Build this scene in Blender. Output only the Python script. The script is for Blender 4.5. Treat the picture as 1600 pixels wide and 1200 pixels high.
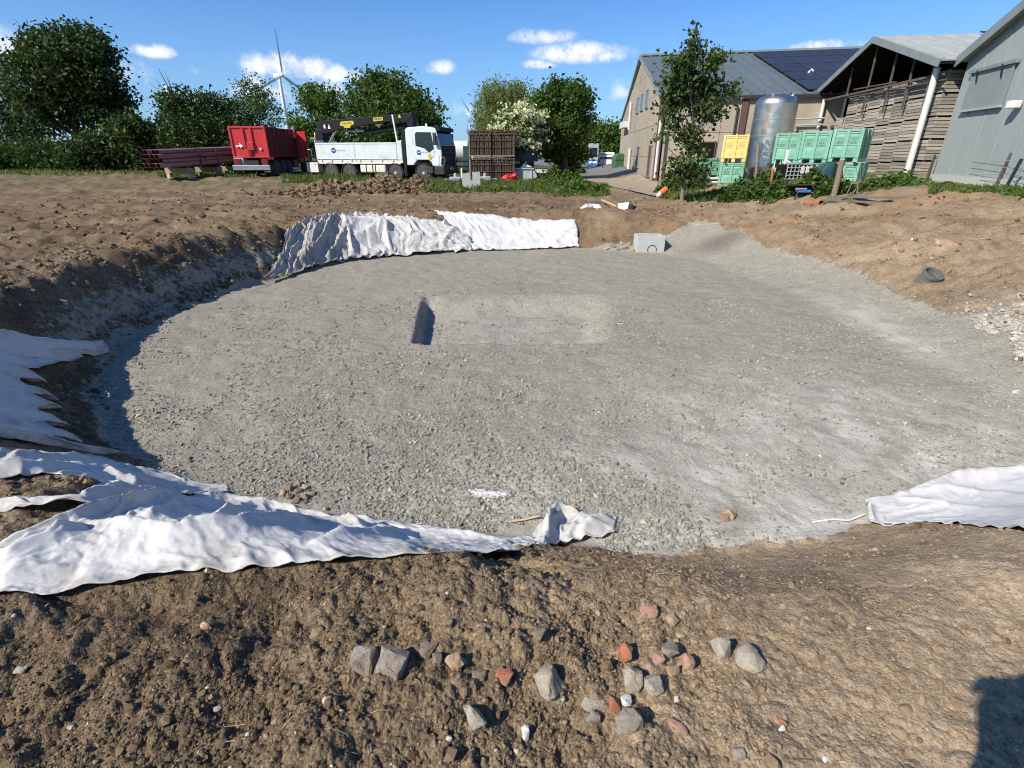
import bpy, bmesh, math, random
import numpy as np
from mathutils import Matrix, Vector

for o in list(bpy.data.objects):
    bpy.data.objects.remove(o)
SC = bpy.context.scene
COL = SC.collection
R = math.radians

# ------------------------------------------------------------------ camera
CAM_H = 1.7
PITCH = R(24.23)
cam_d = bpy.data.cameras.new('camera')
cam = bpy.data.objects.new('camera', cam_d)
COL.objects.link(cam)
cam.location = (0, 0, CAM_H)
cam.rotation_euler = (math.pi / 2 - PITCH, 0, 0)
cam_d.sensor_width = 36
cam_d.lens = 18.0
cam_d.clip_start = 0.05
cam_d.clip_end = 12000
SC.camera = cam
CP, SP = math.cos(PITCH), math.sin(PITCH)


def ray(px, py):
    u = (px - 800) / 800.0
    v = (600 - py) / 800.0
    return np.array([u, CP + v * SP, -SP + v * CP])


def az_el(px, py):
    d = ray(px, py)
    d = d / np.linalg.norm(d)
    return math.atan2(d[0], d[1]), math.asin(d[2])


# ------------------------------------------------------------------ light
SUN_EL = R(39.5)
SUN_AZ = math.atan2(-0.80, -0.60)          # measured from +Y towards +X
SUN_DIR = Vector((math.sin(SUN_AZ) * math.cos(SUN_EL), math.cos(SUN_AZ) * math.cos(SUN_EL), math.sin(SUN_EL)))
sd = bpy.data.lights.new('sun', 'SUN')
sd.energy = 5.0
sd.angle = R(0.53)
sd.color = (1.0, 0.92, 0.79)
sun = bpy.data.objects.new('sun', sd)
COL.objects.link(sun)
sun.rotation_euler = SUN_DIR.to_track_quat('Z', 'Y').to_euler()
sun.location = (0, 0, 60)

SC.view_settings.view_transform = 'Standard'
SC.view_settings.look = 'None'
SC.view_settings.gamma = 1
SC.view_settings.use_curve_mapping = False
SC.view_settings.exposure = 0.35
try:
    SC.cycles.use_denoising = True
    SC.cycles.max_bounces = 6
    SC.cycles.filter_width = 1.05
    SC.cycles.transparent_max_bounces = 6
except Exception:
    pass

# ------------------------------------------------------------------ world: Nishita sky with cumulus placed by direction
W = bpy.data.worlds.new('World')
SC.world = W
W.use_nodes = True
wn, wl = W.node_tree.nodes, W.node_tree.links
wn.clear()


class NT:
    """small helper for node trees"""
    def __init__(s, nt):
        s.n, s.l = nt.nodes, nt.links

    def set(s, inp, v):
        if isinstance(v, bpy.types.NodeSocket):
            s.l.new(v, inp)
        elif v is not None:
            try:
                inp.default_value = v
            except Exception:
                inp.default_value = (v[0], v[1], v[2], 1.0)

    def math(s, op, a, b=None, c=None, clamp=False):
        n = s.n.new('ShaderNodeMath'); n.operation = op; n.use_clamp = clamp
        s.set(n.inputs[0], a); s.set(n.inputs[1], b); s.set(n.inputs[2], c)
        return n.outputs[0]

    def mix(s, f, a, b, mode='MIX'):
        n = s.n.new('ShaderNodeMix'); n.data_type = 'RGBA'; n.blend_type = mode
        s.set(n.inputs[0], f)
        for i, v in ((6, a), (7, b)):
            if not isinstance(v, bpy.types.NodeSocket):
                v = (v[0], v[1], v[2], 1.0)
            s.set(n.inputs[i], v)
        return n.outputs[2]

    def noise(s, scale, detail=4, rough=0.55, vec=None, w=0.0, dist=0.0):
        n = s.n.new('ShaderNodeTexNoise'); n.noise_dimensions = '4D' if w else '3D'
        n.inputs['Scale'].default_value = scale
        n.inputs['Detail'].default_value = detail
        n.inputs['Roughness'].default_value = rough
        n.inputs['Distortion'].default_value = dist
        if w:
            n.inputs['W'].default_value = w
        if vec is not None:
            s.l.new(vec, n.inputs['Vector'])
        return n.outputs['Fac']

    def voro(s, scale, vec=None, feat='F1', out='Distance', rnd=1.0):
        n = s.n.new('ShaderNodeTexVoronoi'); n.feature = feat
        n.inputs['Scale'].default_value = scale
        n.inputs['Randomness'].default_value = rnd
        if vec is not None:
            s.l.new(vec, n.inputs['Vector'])
        return n.outputs[out]

    def ss(s, v, a, b):
        n = s.n.new('ShaderNodeMapRange'); n.interpolation_type = 'SMOOTHSTEP'
        s.set(n.inputs[0], v)
        n.inputs[1].default_value = a; n.inputs[2].default_value = b
        return n.outputs[0]

    def ramp(s, f, stops):
        n = s.n.new('ShaderNodeValToRGB')
        s.set(n.inputs[0], f)
        e = n.color_ramp.elements
        while len(e) < len(stops):
            e.new(0.5)
        for el, (p, c) in zip(e, stops):
            el.position = p; el.color = (c[0], c[1], c[2], 1)
        return n.outputs[0]

    def attr(s, name):
        n = s.n.new('ShaderNodeAttribute'); n.attribute_name = name
        return n.outputs['Fac']

    def map(s, vec, scale=(1, 1, 1), rot=(0, 0, 0)):
        n = s.n.new('ShaderNodeMapping')
        n.inputs['Scale'].default_value = scale
        n.inputs['Rotation'].default_value = rot
        s.l.new(vec, n.inputs['Vector'])
        return n.outputs[0]

    def obj(s):
        return s.n.new('ShaderNodeTexCoord').outputs['Object']

    def rnd(s):
        return s.n.new('ShaderNodeObjectInfo').outputs['Random']

    def bump(s, h, strength=0.5, dist=0.01, normal=None):
        n = s.n.new('ShaderNodeBump')
        n.inputs['Strength'].default_value = strength
        n.inputs['Distance'].default_value = dist
        s.l.new(h, n.inputs['Height'])
        if normal is not None:
            s.l.new(normal, n.inputs['Normal'])
        return n.outputs[0]


q = NT(W.node_tree)
sky = wn.new('ShaderNodeTexSky')
sky.sky_type = 'NISHITA'
sky.sun_disc = False
sky.sun_elevation = SUN_EL
sky.sun_rotation = SUN_AZ
sky.altitude = 50
sky.air_density = 1.0
sky.dust_density = 0.6
sky.ozone_density = 3.0
gen = wn.new('ShaderNodeTexCoord').outputs['Generated']
sep = wn.new('ShaderNodeSeparateXYZ')
wl.new(gen, sep.inputs[0])
dx_, dy_, dz_ = sep.outputs
az = q.math('ARCTAN2', dx_, dy_)
el = q.math('ARCSINE', q.math('MINIMUM', q.math('MAXIMUM', dz_, -1.0), 1.0))
nz1 = q.noise(13.0, 7, 0.62, gen)
nz2 = q.noise(42.0, 6, 0.65, gen)
nz3 = q.noise(95.0, 5, 0.6, gen)
rag = q.math('ADD', q.math('ADD', q.math('MULTIPLY', q.math('SUBTRACT', nz1, 0.5), 4.2), q.math('MULTIPLY', q.math('SUBTRACT', nz3, 0.5), 1.2)), q.math('MULTIPLY', q.math('SUBTRACT', nz2, 0.5), 2.4))
# px, py, half width, half height, density
CLOUDS = [(28, 92, 62, 36, 1.0), (-40, 60, 70, 40, .9), (242, 82, 34, 13, .85), (215, 122, 30, 24, .45), (300, 112, 16, 9, .4),
          (455, 108, 84, 24, 1.0), (530, 118, 40, 18, .9), (415, 140, 50, 30, .6), (500, 150, 60, 30, .6), (688, 107, 22, 13, .75), (850, 60, 50, 12, .6),
          (905, 86, 70, 19, 1.0), (840, 102, 26, 9, .8), (1285, 72, 70, 11, .95), (1345, 70, 30, 9, .8), (972, 145, 18, 14, .4),
          (735, 170, 26, 10, .3)]
# the rest of the sky, outside this view, carries the same scattered cumulus
for k, (a_, e_) in enumerate([(1.2, .28), (1.7, .35), (2.3, .25), (2.9, .4), (-1.3, .3), (-1.9, .25), (-2.5, .38), (3.1, .2), (1.45, .5), (-1.6, .55)]):
    CLOUDS.append((a_, e_, .12, .035, .9))
dens = None
for c in CLOUDS:
    if abs(c[0]) < 7 and c[2] < 1:
        a0, e0, wa, we, k = c
    else:
        a0, e0 = az_el(c[0], c[1])
        wa = abs(az_el(c[0] + c[2], c[1])[0] - a0) * 1.15
        we = abs(az_el(c[0], c[1] - c[3])[1] - e0) * 1.25
        k = c[4]
    da = q.math('MULTIPLY', q.math('SUBTRACT', az, a0), 1 / wa)
    de = q.math('MULTIPLY', q.math('SUBTRACT', el, e0), 1 / we)
    # flatter below than above
    de = q.math('MULTIPLY', de, q.math('ADD', 1.0, q.math('MULTIPLY', q.math('LESS_THAN', de, 0.0), 0.5)))
    r2 = q.math('ADD', q.math('MULTIPLY', da, da), q.math('MULTIPLY', de, de))
    b = q.math('MULTIPLY', q.math('SUBTRACT', 1.0, r2), k)
    dens = b if dens is None else q.math('MAXIMUM', dens, b)
cl = q.math('ADD', dens, q.math('MULTIPLY', rag, 0.75))
cl = q.math('MULTIPLY', q.ss(cl, -0.08, 1.0), 0.93)
inside = q.ss(dens, -1.3, 0.15)
cl = q.math('MULTIPLY', cl, inside)
cl = q.math('MULTIPLY', cl, q.math('ADD', 0.25, q.math('MULTIPLY', q.ss(dens, -.2, .9), .72)))
shade = q.ss(q.math('ADD', nz2, q.math('MULTIPLY', nz1, .7)), .68, .98)
ccol = q.mix(shade, (7.2, 7.9, 9.0), (10.4, 10.3, 10.2))
skyc = q.mix(1.0, sky.outputs[0], (0.56, 0.98, 1.5), 'MULTIPLY')
# pale band of far summer haze low over the horizon, all the way round
hz = q.ss(el, 0.30, -0.02)
skyc = q.mix(q.math('MULTIPLY', hz, 0.35), skyc, (5.0, 7.2, 9.6))
bg = wn.new('ShaderNodeBackground')
bg.inputs['Strength'].default_value = 0.083
wl.new(q.mix(cl, skyc, ccol), bg.inputs['Color'])
wo = wn.new('ShaderNodeOutputWorld')
wl.new(bg.outputs[0], wo.inputs['Surface'])
W.cycles.sampling_method = 'MANUAL'
W.cycles.sample_map_resolution = 512

# ------------------------------------------------------------------ tags and mesh builders
def tag(o, label=None, cat=None, group=None, kind=None):
    if label: o['label'] = label
    if cat: o['category'] = cat
    if group: o['group'] = group
    if kind: o['kind'] = kind
    return o


def thing(name, label, cat, loc=(0, 0, 0), rz=0.0, group=None):
    o = bpy.data.objects.new(name, None)
    COL.objects.link(o)
    o.empty_display_size = 0.2
    o.location = loc
    o.rotation_euler = (0, 0, rz)
    return tag(o, label, cat, group)


def link(name, me, mat=None, parent=None, loc=None):
    o = bpy.data.objects.new(name, me)
    COL.objects.link(o)
    if mat is not None and len(me.materials) == 0:
        me.materials.append(mat)
    if parent is not None:
        o.parent = parent
    if loc is not None:
        o.location = loc
    return o


def copy_tree(o, parent=None):
    c = o.copy()
    COL.objects.link(c)
    if parent is not None:
        c.parent = parent
    for ch in list(o.children):
        copy_tree(ch, c)
    return c


def mesh_np(name, V, F, smooth=False, attrs=None):
    """fast mesh from numpy arrays; F is (M,k)"""
    me = bpy.data.meshes.new(name)
    V = np.ascontiguousarray(V, dtype=np.float32)
    F = np.ascontiguousarray(F, dtype=np.int32)
    m, k = F.shape
    me.vertices.add(len(V)); me.vertices.foreach_set('co', V.ravel())
    me.loops.add(m * k); me.loops.foreach_set('vertex_index', F.ravel())
    me.polygons.add(m)
    me.polygons.foreach_set('loop_start', np.arange(0, m * k, k, dtype=np.int32))
    if smooth:
        me.polygons.foreach_set('use_smooth', np.ones(m, dtype=bool))
    else:
        me.polygons.foreach_set('use_smooth', np.zeros(m, dtype=bool))
    me.update(calc_edges=True)
    for an, av in (attrs or {}).items():
        a = me.attributes.new(an, 'FLOAT', 'POINT')
        a.data.foreach_set('value', np.ascontiguousarray(av, dtype=np.float32))
    return me


class MB:
    """collects simple solids into one mesh"""
    def __init__(s):
        s.v = []; s.f = []

    def add(s, vs, fs):
        b = len(s.v)
        s.v += [tuple(map(float, v)) for v in vs]
        s.f += [tuple(i + b for i in f) for f in fs]
        return s

    def box(s, x0, x1, y0, y1, z0, z1, M=None):
        vs = [(x, y, z) for z in (z0, z1) for y in (y0, y1) for x in (x0, x1)]
        if M is not None:
            vs = [M @ Vector(v) for v in vs]
        return s.add(vs, [(0, 2, 3, 1), (4, 5, 7, 6), (0, 1, 5, 4), (2, 6, 7, 3), (0, 4, 6, 2), (1, 3, 7, 5)])

    def bar(s, a, b, w, h=None, up=(0, 0, 1)):
        h = h or w
        a, b = Vector(a), Vector(b)
        d = (b - a).normalized()
        up = Vector(up)
        if abs(d.dot(up)) > .95: up = Vector((0, 1, 0))
        x = d.cross(up).normalized(); y = x.cross(d).normalized()
        vs = []
        for p in (a, b):
            for sx, sy in ((-1, -1), (1, -1), (1, 1), (-1, 1)):
                vs.append(p + x * sx * w / 2 + y * sy * h / 2)
        return s.add(vs, [(3, 2, 1, 0), (4, 5, 6, 7), (0, 1, 5, 4), (1, 2, 6, 5), (2, 3, 7, 6), (3, 0, 4, 7)])

    def tube(s, pts, rad, n=8, cap=True):
        pts = [Vector(p) for p in pts]
        if not hasattr(rad, '__len__'): rad = [rad] * len(pts)
        base = len(s.v); vs = []; fs = []
        for i, p in enumerate(pts):
            d = (pts[min(i + 1, len(pts) - 1)] - pts[max(i - 1, 0)]).normalized()
            up = Vector((0, 0, 1)) if abs(d.z) < .9 else Vector((1, 0, 0))
            x = d.cross(up).normalized(); y = d.cross(x).normalized()
            for k in range(n):
                a = 2 * math.pi * k / n
                vs.append(p + (x * math.cos(a) + y * math.sin(a)) * rad[i])
        for i in range(len(pts) - 1):
            for k in range(n):
                a, b = i * n + k, i * n + (k + 1) % n
                fs.append((a, b, b + n, a + n))
        if cap:
            fs.append(tuple(range(n))[::-1]); fs.append(tuple(range((len(pts) - 1) * n, len(pts) * n)))
        return s.add(vs, fs)

    def lathe(s, prof, n=24, M=None, axis='Z'):
        """prof: (radius, height) list"""
        vs = []; fs = []
        for r, h in prof:
            for k in range(n):
                a = 2 * math.pi * k / n
                v = (r * math.cos(a), r * math.sin(a), h)
                if axis == 'Y': v = (v[0], v[2], v[1])
                if axis == 'X': v = (v[2], v[0], v[1])
                if M is not None: v = M @ Vector(v)
                vs.append(v)
        for i in range(len(prof) - 1):
            for k in range(n):
                a, b = i * n + k, i * n + (k + 1) % n
                fs.append((a, b, b + n, a + n))
        if prof[0][0] > 1e-4: fs.append(tuple(range(n))[::-1])
        if prof[-1][0] > 1e-4: fs.append(tuple(range((len(prof) - 1) * n, len(prof) * n)))
        return s.add(vs, fs)

    def prism(s, poly, y0, y1, M=None, inset=0.0):
        """poly in (x,z), extruded along y"""
        n = len(poly)
        vs = [(x, y0, z) for x, z in poly] + [(x, y1, z) for x, z in poly]
        if M is not None: vs = [M @ Vector(v) for v in vs]
        fs = [tuple(range(n)), tuple(range(n, 2 * n))[::-1]]
        fs += [(i, i + n, (i + 1) % n + n, (i + 1) % n) for i in range(n)]
        return s.add(vs, fs)

    def poly3(s, pts, nrm, t):
        """closed slab: 3-D polygon pts thickened by t along nrm"""
        n = len(pts); nv = Vector(nrm).normalized() * t
        vs = [Vector(p) for p in pts] + [Vector(p) + nv for p in pts]
        fs = [tuple(range(n))[::-1], tuple(range(n, 2 * n))]
        fs += [(i, (i + 1) % n, (i + 1) % n + n, i + n) for i in range(n)]
        return s.add(vs, fs)

    def mesh(s, name, smooth=False, bevel=0.0, seg=2):
        me = bpy.data.meshes.new(name)
        me.from_pydata(s.v, [], s.f)
        bm = bmesh.new(); bm.from_mesh(me)
        bmesh.ops.recalc_face_normals(bm, faces=bm.faces)
        if bevel:
            ed = [e for e in bm.edges if len(e.link_faces) == 2 and e.calc_face_angle(0) > 0.5]
            bmesh.ops.bevel(bm, geom=ed, offset=bevel, segments=seg, profile=.5, affect='EDGES', clamp_overlap=True)
        if smooth:
            for f in bm.faces: f.smooth = True
        bm.to_mesh(me); bm.free()
        if smooth:
            try: me.set_sharp_from_angle(angle=R(38))
            except Exception: pass
        return me

    def build(s, name, mat, parent=None, smooth=False, bevel=0.0, seg=2):
        return link(name, s.mesh(name, smooth, bevel, seg), mat, parent)


def frame(o, ex, ey):
    """matrix with origin o and x,y axes"""
    ex = Vector(ex).normalized(); ez = ex.cross(Vector(ey)).normalized(); ey = ez.cross(ex)
    M = Matrix((ex, ey, ez)).transposed().to_4x4()
    M.translation = Vector(o)
    return M


# ------------------------------------------------------------------ numpy noise
def _hash(ix, iy, seed):
    h = (ix.astype(np.int64) * 374761393 + iy.astype(np.int64) * 668265263 + seed * 1442695041) & 0xffffffff
    h = ((h ^ (h >> 13)) * 1274126177) & 0xffffffff
    h = ((h ^ (h >> 16)) * 2246822519) & 0xffffffff
    return (h ^ (h >> 15)) & 0xffffffff


def pn(x, y, seed=0):
    """gradient noise about -1..1"""
    x = np.asarray(x, float); y = np.asarray(y, float)
    xi = np.floor(x); yi = np.floor(y)
    fx = x - xi; fy = y - yi
    sx = fx * fx * fx * (fx * (fx * 6 - 15) + 10); sy = fy * fy * fy * (fy * (fy * 6 - 15) + 10)

    def g(ax, ay):
        a = _hash(xi + ax, yi + ay, seed) * (2 * math.pi / 4294967296.0)
        return np.cos(a) * (fx - ax) + np.sin(a) * (fy - ay)
    n0 = g(0, 0) * (1 - sx) + g(1, 0) * sx
    n1 = g(0, 1) * (1 - sx) + g(1, 1) * sx
    return (n0 * (1 - sy) + n1 * sy) * 1.5


def fbm(x, y, seed=0, octv=4, gain=.5):
    s = 0; a = 1
    for k in range(octv):
        s = s + a * pn(x * 2 ** k + 17.3 * k, y * 2 ** k - 9.1 * k, seed + k)
        a *= gain
    return s


def sstep(a, b, x):
    t = np.clip((x - a) / (b - a), 0, 1)
    return t * t * (3 - 2 * t)
# ------------------------------------------------------------------ materials
def new_mat(name):
    m = bpy.data.materials.new(name)
    m.use_nodes = True
    n = NT(m.node_tree)
    b = m.node_tree.nodes['Principled BSDF']
    return m, n, b


def mat(name, c1, c2=None, scale=6.0, rough=.6, metal=0.0, bump=0.0, bscale=None, rnd=0.0, detail=4, spec=None, stretch=None, dirt=None, dscale=2.0):
    """plain procedural paint / wood / metal: two colours mixed by noise, optional relief, per-object tone"""
    m, n, b = new_mat(name)
    vec = n.obj()
    if stretch: vec = n.map(vec, stretch)
    c2 = c2 or tuple(c * .8 for c in c1)
    f = n.ss(n.noise(scale, detail, .6, vec), .3, .7)
    col = n.mix(f, c1, c2)
    if dirt:
        col = n.mix(n.math('MULTIPLY', n.ss(n.noise(dscale, 6, .65, n.obj(), 3.3), .48, .75), dirt[1]), col, dirt[0])
    if rnd:
        k = n.math('ADD', 1 - rnd, n.math('MULTIPLY', n.rnd(), 2 * rnd))
        h = n.n.new('ShaderNodeHueSaturation'); n.set(h.inputs['Value'], k); n.l.new(col, h.inputs['Color'])
        col = h.outputs[0]
    n.l.new(col, b.inputs['Base Color'])
    n.set(b.inputs['Roughness'], n.math('ADD', rough - .08, n.math('MULTIPLY', n.noise(scale * 2.3, 3, .5, vec), .16)))
    b.inputs['Metallic'].default_value = metal
    if spec is not None: b.inputs['Specular IOR Level'].default_value = spec
    if bump:
        n.l.new(n.bump(n.noise(bscale or scale * 4, 4, .6, vec), .6, bump), b.inputs['Normal'])
    return m


def soil_material(name, use_grass=True):
    m, n, b = new_mat(name)
    vec = n.obj()
    tone = n.attr('tone')
    n1 = n.noise(0.9, 5, .6, vec); n2 = n.noise(7, 6, .65, vec); n3 = n.noise(45, 5, .7, vec)
    t = n.math('ADD', n.math('MULTIPLY', n1, .5), n.math('ADD', n.math('MULTIPLY', n2, .35), n.math('MULTIPLY', n3, .45)))
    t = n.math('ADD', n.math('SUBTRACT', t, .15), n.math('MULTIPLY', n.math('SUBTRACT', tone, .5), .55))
    cc = n.n.new('ShaderNodeSeparateColor'); n.l.new(n.voro(120, vec, 'F1', 'Color'), cc.inputs[0])
    cd = n.n.new('ShaderNodeSeparateColor'); n.l.new(n.voro(48, vec, 'F1', 'Color'), cd.inputs[0])
    t = n.math('ADD', t, n.math('ADD', n.math('MULTIPLY', n.math('SUBTRACT', cc.outputs[0], .5), .2), n.math('MULTIPLY', n.math('SUBTRACT', cd.outputs[0], .5), .13)))
    col = n.ramp(t, [(.16, (.042, .029, .018)), (.36, (.108, .077, .047)), (.54, (.205, .15, .094)), (.75, (.35, .265, .17)), (1.0, (.5, .405, .275))])
    # orange subsoil where it has been cut
    col = n.mix(n.math('MULTIPLY', n.attr('orange'), n.ss(n.noise(1.7, 4, .6, vec, 2.2), .35, .65)), col, (.3, .165, .075))
    col = n.mix(n.math('MULTIPLY', n.attr('chalk'), n.ss(n.noise(5, 5, .7, vec, 5.2), .3, .62)), col, (.52, .49, .43))
    gr = n.math('MULTIPLY', n.attr('grass'), n.ss(n.noise(2.2, 6, .7, vec, 1.2), .3, .55))
    gcol = n.mix(n.noise(30, 4, .6, vec), (.035, .06, .012), (.11, .13, .04))
    col = n.mix(gr, col, gcol)
    gm = n.ss(n.math('ADD', n.math('MULTIPLY', n.math('SUBTRACT', n.noise(11, 6, .7, vec, 6.1), .5), 1.6), n.attr('gsoft')), .35, .65)
    col = n.mix(gm, col, n.mix(n.noise(40, 5, .7, vec, 2.7), (.19, .17, .135), (.42, .39, .32)))
    n.l.new(col, b.inputs['Base Color'])
    b.inputs['Roughness'].default_value = .95
    b.inputs['Specular IOR Level'].default_value = .15
    va, vb, vc = n.voro(55, vec), n.voro(120, vec), n.voro(260, vec)
    h = n.math('ADD', n.math('MULTIPLY', va, -.9), n.math('ADD', n.math('MULTIPLY', vb, -.7), n.math('ADD', n.math('MULTIPLY', vc, -.45), n.math('MULTIPLY', n.noise(30, 6, .7, vec), 1.1))))
    n.l.new(n.bump(h, .55, .011), b.inputs['Normal'])
    return m


def gravel_material(name):
    m, n, b = new_mat(name)
    vec = n.obj()
    cell = n.voro(38, vec, 'F1', 'Color'); dist = n.voro(38, vec)
    cell2 = n.voro(85, vec, 'F1', 'Color'); dist2 = n.voro(85, vec)
    sx = n.n.new('ShaderNodeSeparateColor'); n.l.new(cell, sx.inputs[0])
    sx2 = n.n.new('ShaderNodeSeparateColor'); n.l.new(cell2, sx2.inputs[0])
    big = n.noise(.55, 5, .6, vec); med = n.noise(3.1, 6, .7, vec)
    t = n.math('ADD', n.math('MULTIPLY', big, .45), n.math('MULTIPLY', med, .55))
    base = n.ramp(t, [(.3, (.188, .171, .129)), (.5, (.272, .251, .195)), (.7, (.368, .342, .274))])
    stone = n.mix(.5, n.ramp(sx.outputs[0], [(0, (.152, .139, .107)), (.5, (.295, .274, .218)), (1, (.52, .488, .405))]),
                  n.ramp(sx2.outputs[1], [(0, (.162, .148, .114)), (.6, (.306, .284, .228)), (1, (.5, .468, .395))]))
    col = n.mix(n.math('MULTIPLY', .55, n.math('SUBTRACT', 1, n.math('MULTIPLY', n.attr('dust'), .5))), base, stone)
    col = n.mix(n.math('MULTIPLY', n.attr('dust'), n.ss(n.noise(2.4, 6, .7, vec, 4.4), .28, .66)), col, (.68, .655, .59))
    col = n.mix(n.math('MULTIPLY', n.attr('damp'), .75), col, (.115, .1, .08))
    gm = n.ss(n.math('ADD', n.math('MULTIPLY', n.math('SUBTRACT', n.noise(11, 6, .7, vec, 6.1), .5), 1.6), n.attr('gsoft')), .35, .65)
    col = n.mix(gm, n.mix(n.noise(40, 5, .7, vec, 2.7), (.11, .078, .048), (.26, .19, .12)), col)
    n.l.new(col, b.inputs['Base Color'])
    b.inputs['Roughness'].default_value = .95
    b.inputs['Specular IOR Level'].default_value = .15
    h = n.math('ADD', n.math('MULTIPLY', n.math('SUBTRACT', 1, dist), .6), n.math('ADD', n.math('MULTIPLY', n.math('SUBTRACT', 1, dist2), .3), n.noise(140, 4, .7, vec)))
    n.l.new(n.bump(h, .8, .012), b.inputs['Normal'])
    return m


def clod_material(name, stops, rough=.95):
    m, n, b = new_mat(name)
    vec = n.obj()
    t = n.math('ADD', n.math('MULTIPLY', n.attr('tint'), .75), n.math('MULTIPLY', n.noise(70, 4, .7, vec), .3))
    n.l.new(n.ramp(t, stops), b.inputs['Base Color'])
    b.inputs['Roughness'].default_value = rough
    b.inputs['Specular IOR Level'].default_value = .15
    n.l.new(n.bump(n.noise(220, 4, .7, vec), .7, .006), b.inputs['Normal'])
    return m


def fabric_material(name, base=(.66, .65, .62), dirt=.42, dcol=(.27, .225, .17)):
    m, n, b = new_mat(name)
    vec = n.obj()
    f = n.ss(n.noise(2.6, 9, .78, vec), .47, .66)
    f = n.math('MAXIMUM', f, n.math('MULTIPLY', n.ss(n.noise(1.6, 8, .7, n.map(vec, (1, 4.5, 1), (0, 0, .5)), 9.1), .56, .74), .8))
    sp = n.ss(n.noise(75, 5, .75, vec), .54, .64)
    col = n.mix(n.math('MULTIPLY', f, dirt), base, dcol)
    col = n.mix(n.math('MULTIPLY', n.math('MULTIPLY', sp, n.ss(n.noise(4, 4, .6, vec, 7.7), .4, .65)), .25 + dirt * .5), col, dcol)
    ed = n.attr('edge')
    col = n.mix(n.math('MULTIPLY', n.math('MULTIPLY', ed, n.ss(n.noise(9, 5, .7, vec, 1.1), .4, .6)), .55), col, dcol)
    n.l.new(col, b.inputs['Base Color'])
    b.inputs['Roughness'].default_value = .9
    b.inputs['Specular IOR Level'].default_value = .2
    tr = n.n.new('ShaderNodeBsdfTranslucent'); n.l.new(col, tr.inputs[0])
    mx = n.n.new('ShaderNodeMixShader'); mx.inputs[0].default_value = .12
    n.l.new(b.outputs[0], mx.inputs[1]); n.l.new(tr.outputs[0], mx.inputs[2])
    out = n.n['Material Output']
    n.l.new(mx.outputs[0], out.inputs['Surface'])
    h = n.math('ADD', n.noise(8, 5, .55, vec), n.math('MULTIPLY', n.noise(300, 2, .5, vec), .12))
    n.l.new(n.bump(h, .5, .02), b.inputs['Normal'])
    return m


def leaf_material(name, c1, c2, trans=.3, rough=.5):
    m, n, b = new_mat(name)
    t = n.attr('tint')
    col = n.mix(t, c1, c2)
    n.l.new(col, b.inputs['Base Color'])
    b.inputs['Roughness'].default_value = rough
    b.inputs['Specular IOR Level'].default_value = .25
    tr = n.n.new('ShaderNodeBsdfTranslucent')
    n.l.new(n.mix(1.0, col, (1.5, 1.6, .6), 'MULTIPLY'), tr.inputs[0])
    mx = n.n.new('ShaderNodeMixShader'); mx.inputs[0].default_value = trans
    n.l.new(b.outputs[0], mx.inputs[1]); n.l.new(tr.outputs[0], mx.inputs[2])
    n.l.new(mx.outputs[0], n.n['Material Output'].inputs['Surface'])
    return m


M = {}
M['soil'] = soil_material('soil')
M['gravel'] = gravel_material('gravel')
M['clod'] = clod_material('clod', [(0, (.058, .039, .022)), (.35, (.145, .1, .057)), (.65, (.255, .183, .107)), (.9, (.4, .305, .195)), (1.0, (.55, .48, .38))])
M['pebble'] = clod_material('pebble', [(0, (.135, .125, .098)), (.4, (.25, .233, .188)), (.75, (.37, .347, .287)), (1.0, (.6, .57, .5))])
M['fabric'] = fabric_material('fabric')
M['fabric_dirty'] = fabric_material('fabric_dirty', (.43, .415, .38), .85)
M['fabric_mid'] = fabric_material('fabric_mid', (.58, .57, .54), .65, (.25, .22, .17))
M['fabric_clean'] = fabric_material('fabric_clean', (.69, .68, .655), .22)
M['white_paint'] = mat('white_paint', (.64, .68, .68), (.57, .61, .615), 3, .4, dirt=((.3, .26, .2), .5), dscale=1.4)
M['cream_paint'] = mat('cream_paint', (.72, .68, .58), (.6, .56, .47), 4, .5)
M['black_paint'] = mat('black_paint', (.009, .01, .012), (.014, .014, .016), 5, .6, spec=.2)
M['black_plastic'] = mat('black_plastic', (.016, .016, .018), (.03, .029, .028), 8, .6)
M['glass'] = mat('dark_glass', (.012, .018, .02), (.02, .03, .03), 2, .12)
M['rubber'] = mat('rubber', (.03, .029, .028), (.085, .078, .068), 6, .85)
M['rim_metal'] = mat('rim_metal', (.55, .54, .52), (.4, .38, .35), 12, .45, .3)
M['rim_dark'] = mat('rim_dark', (.07, .068, .065), (.12, .11, .1), 12, .6)
M['steel'] = mat('steel', (.5, .5, .5), (.36, .36, .36), 9, .35, .7)
M['galv'] = mat('galvanised', (.42, .45, .46), (.5, .53, .53), 14, .5, .35)
M['yellow'] = mat('yellow_sticker', (.6, .46, .03), (.5, .38, .03), 3, .5)
M['white_sticker'] = mat('white_sticker', (.8, .8, .78), (.75, .75, .72), 3, .45)
M['blue_print'] = mat('blue_print', (.03, .06, .26), (.04, .08, .3), 3, .45)
M['blue_pale'] = mat('blue_pale_print', (.3, .38, .6), (.34, .42, .62), 3, .45)
M['red_paint'] = mat('red_paint', (.62, .035, .035), (.52, .025, .03), 3, .42, dirt=((.2, .07, .05), .55))
M['red_bright'] = mat('red_bright', (.75, .02, .03), (.66, .015, .02), 3, .5)
M['dark_red'] = mat('dark_red', (.16, .012, .016), (.12, .01, .013), 3, .45)  # red paint darkened to stand for the lorry's unlit side and cab
M['pipe_red'] = mat('pipe_red', (.24, .095, .085), (.33, .15, .13), 2, .5, stretch=(.3, 4, 4), rnd=.25)
M['pipe_inner'] = mat('pipe_inner', (.03, .02, .018), (.05, .04, .03), 5, .8)
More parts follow.
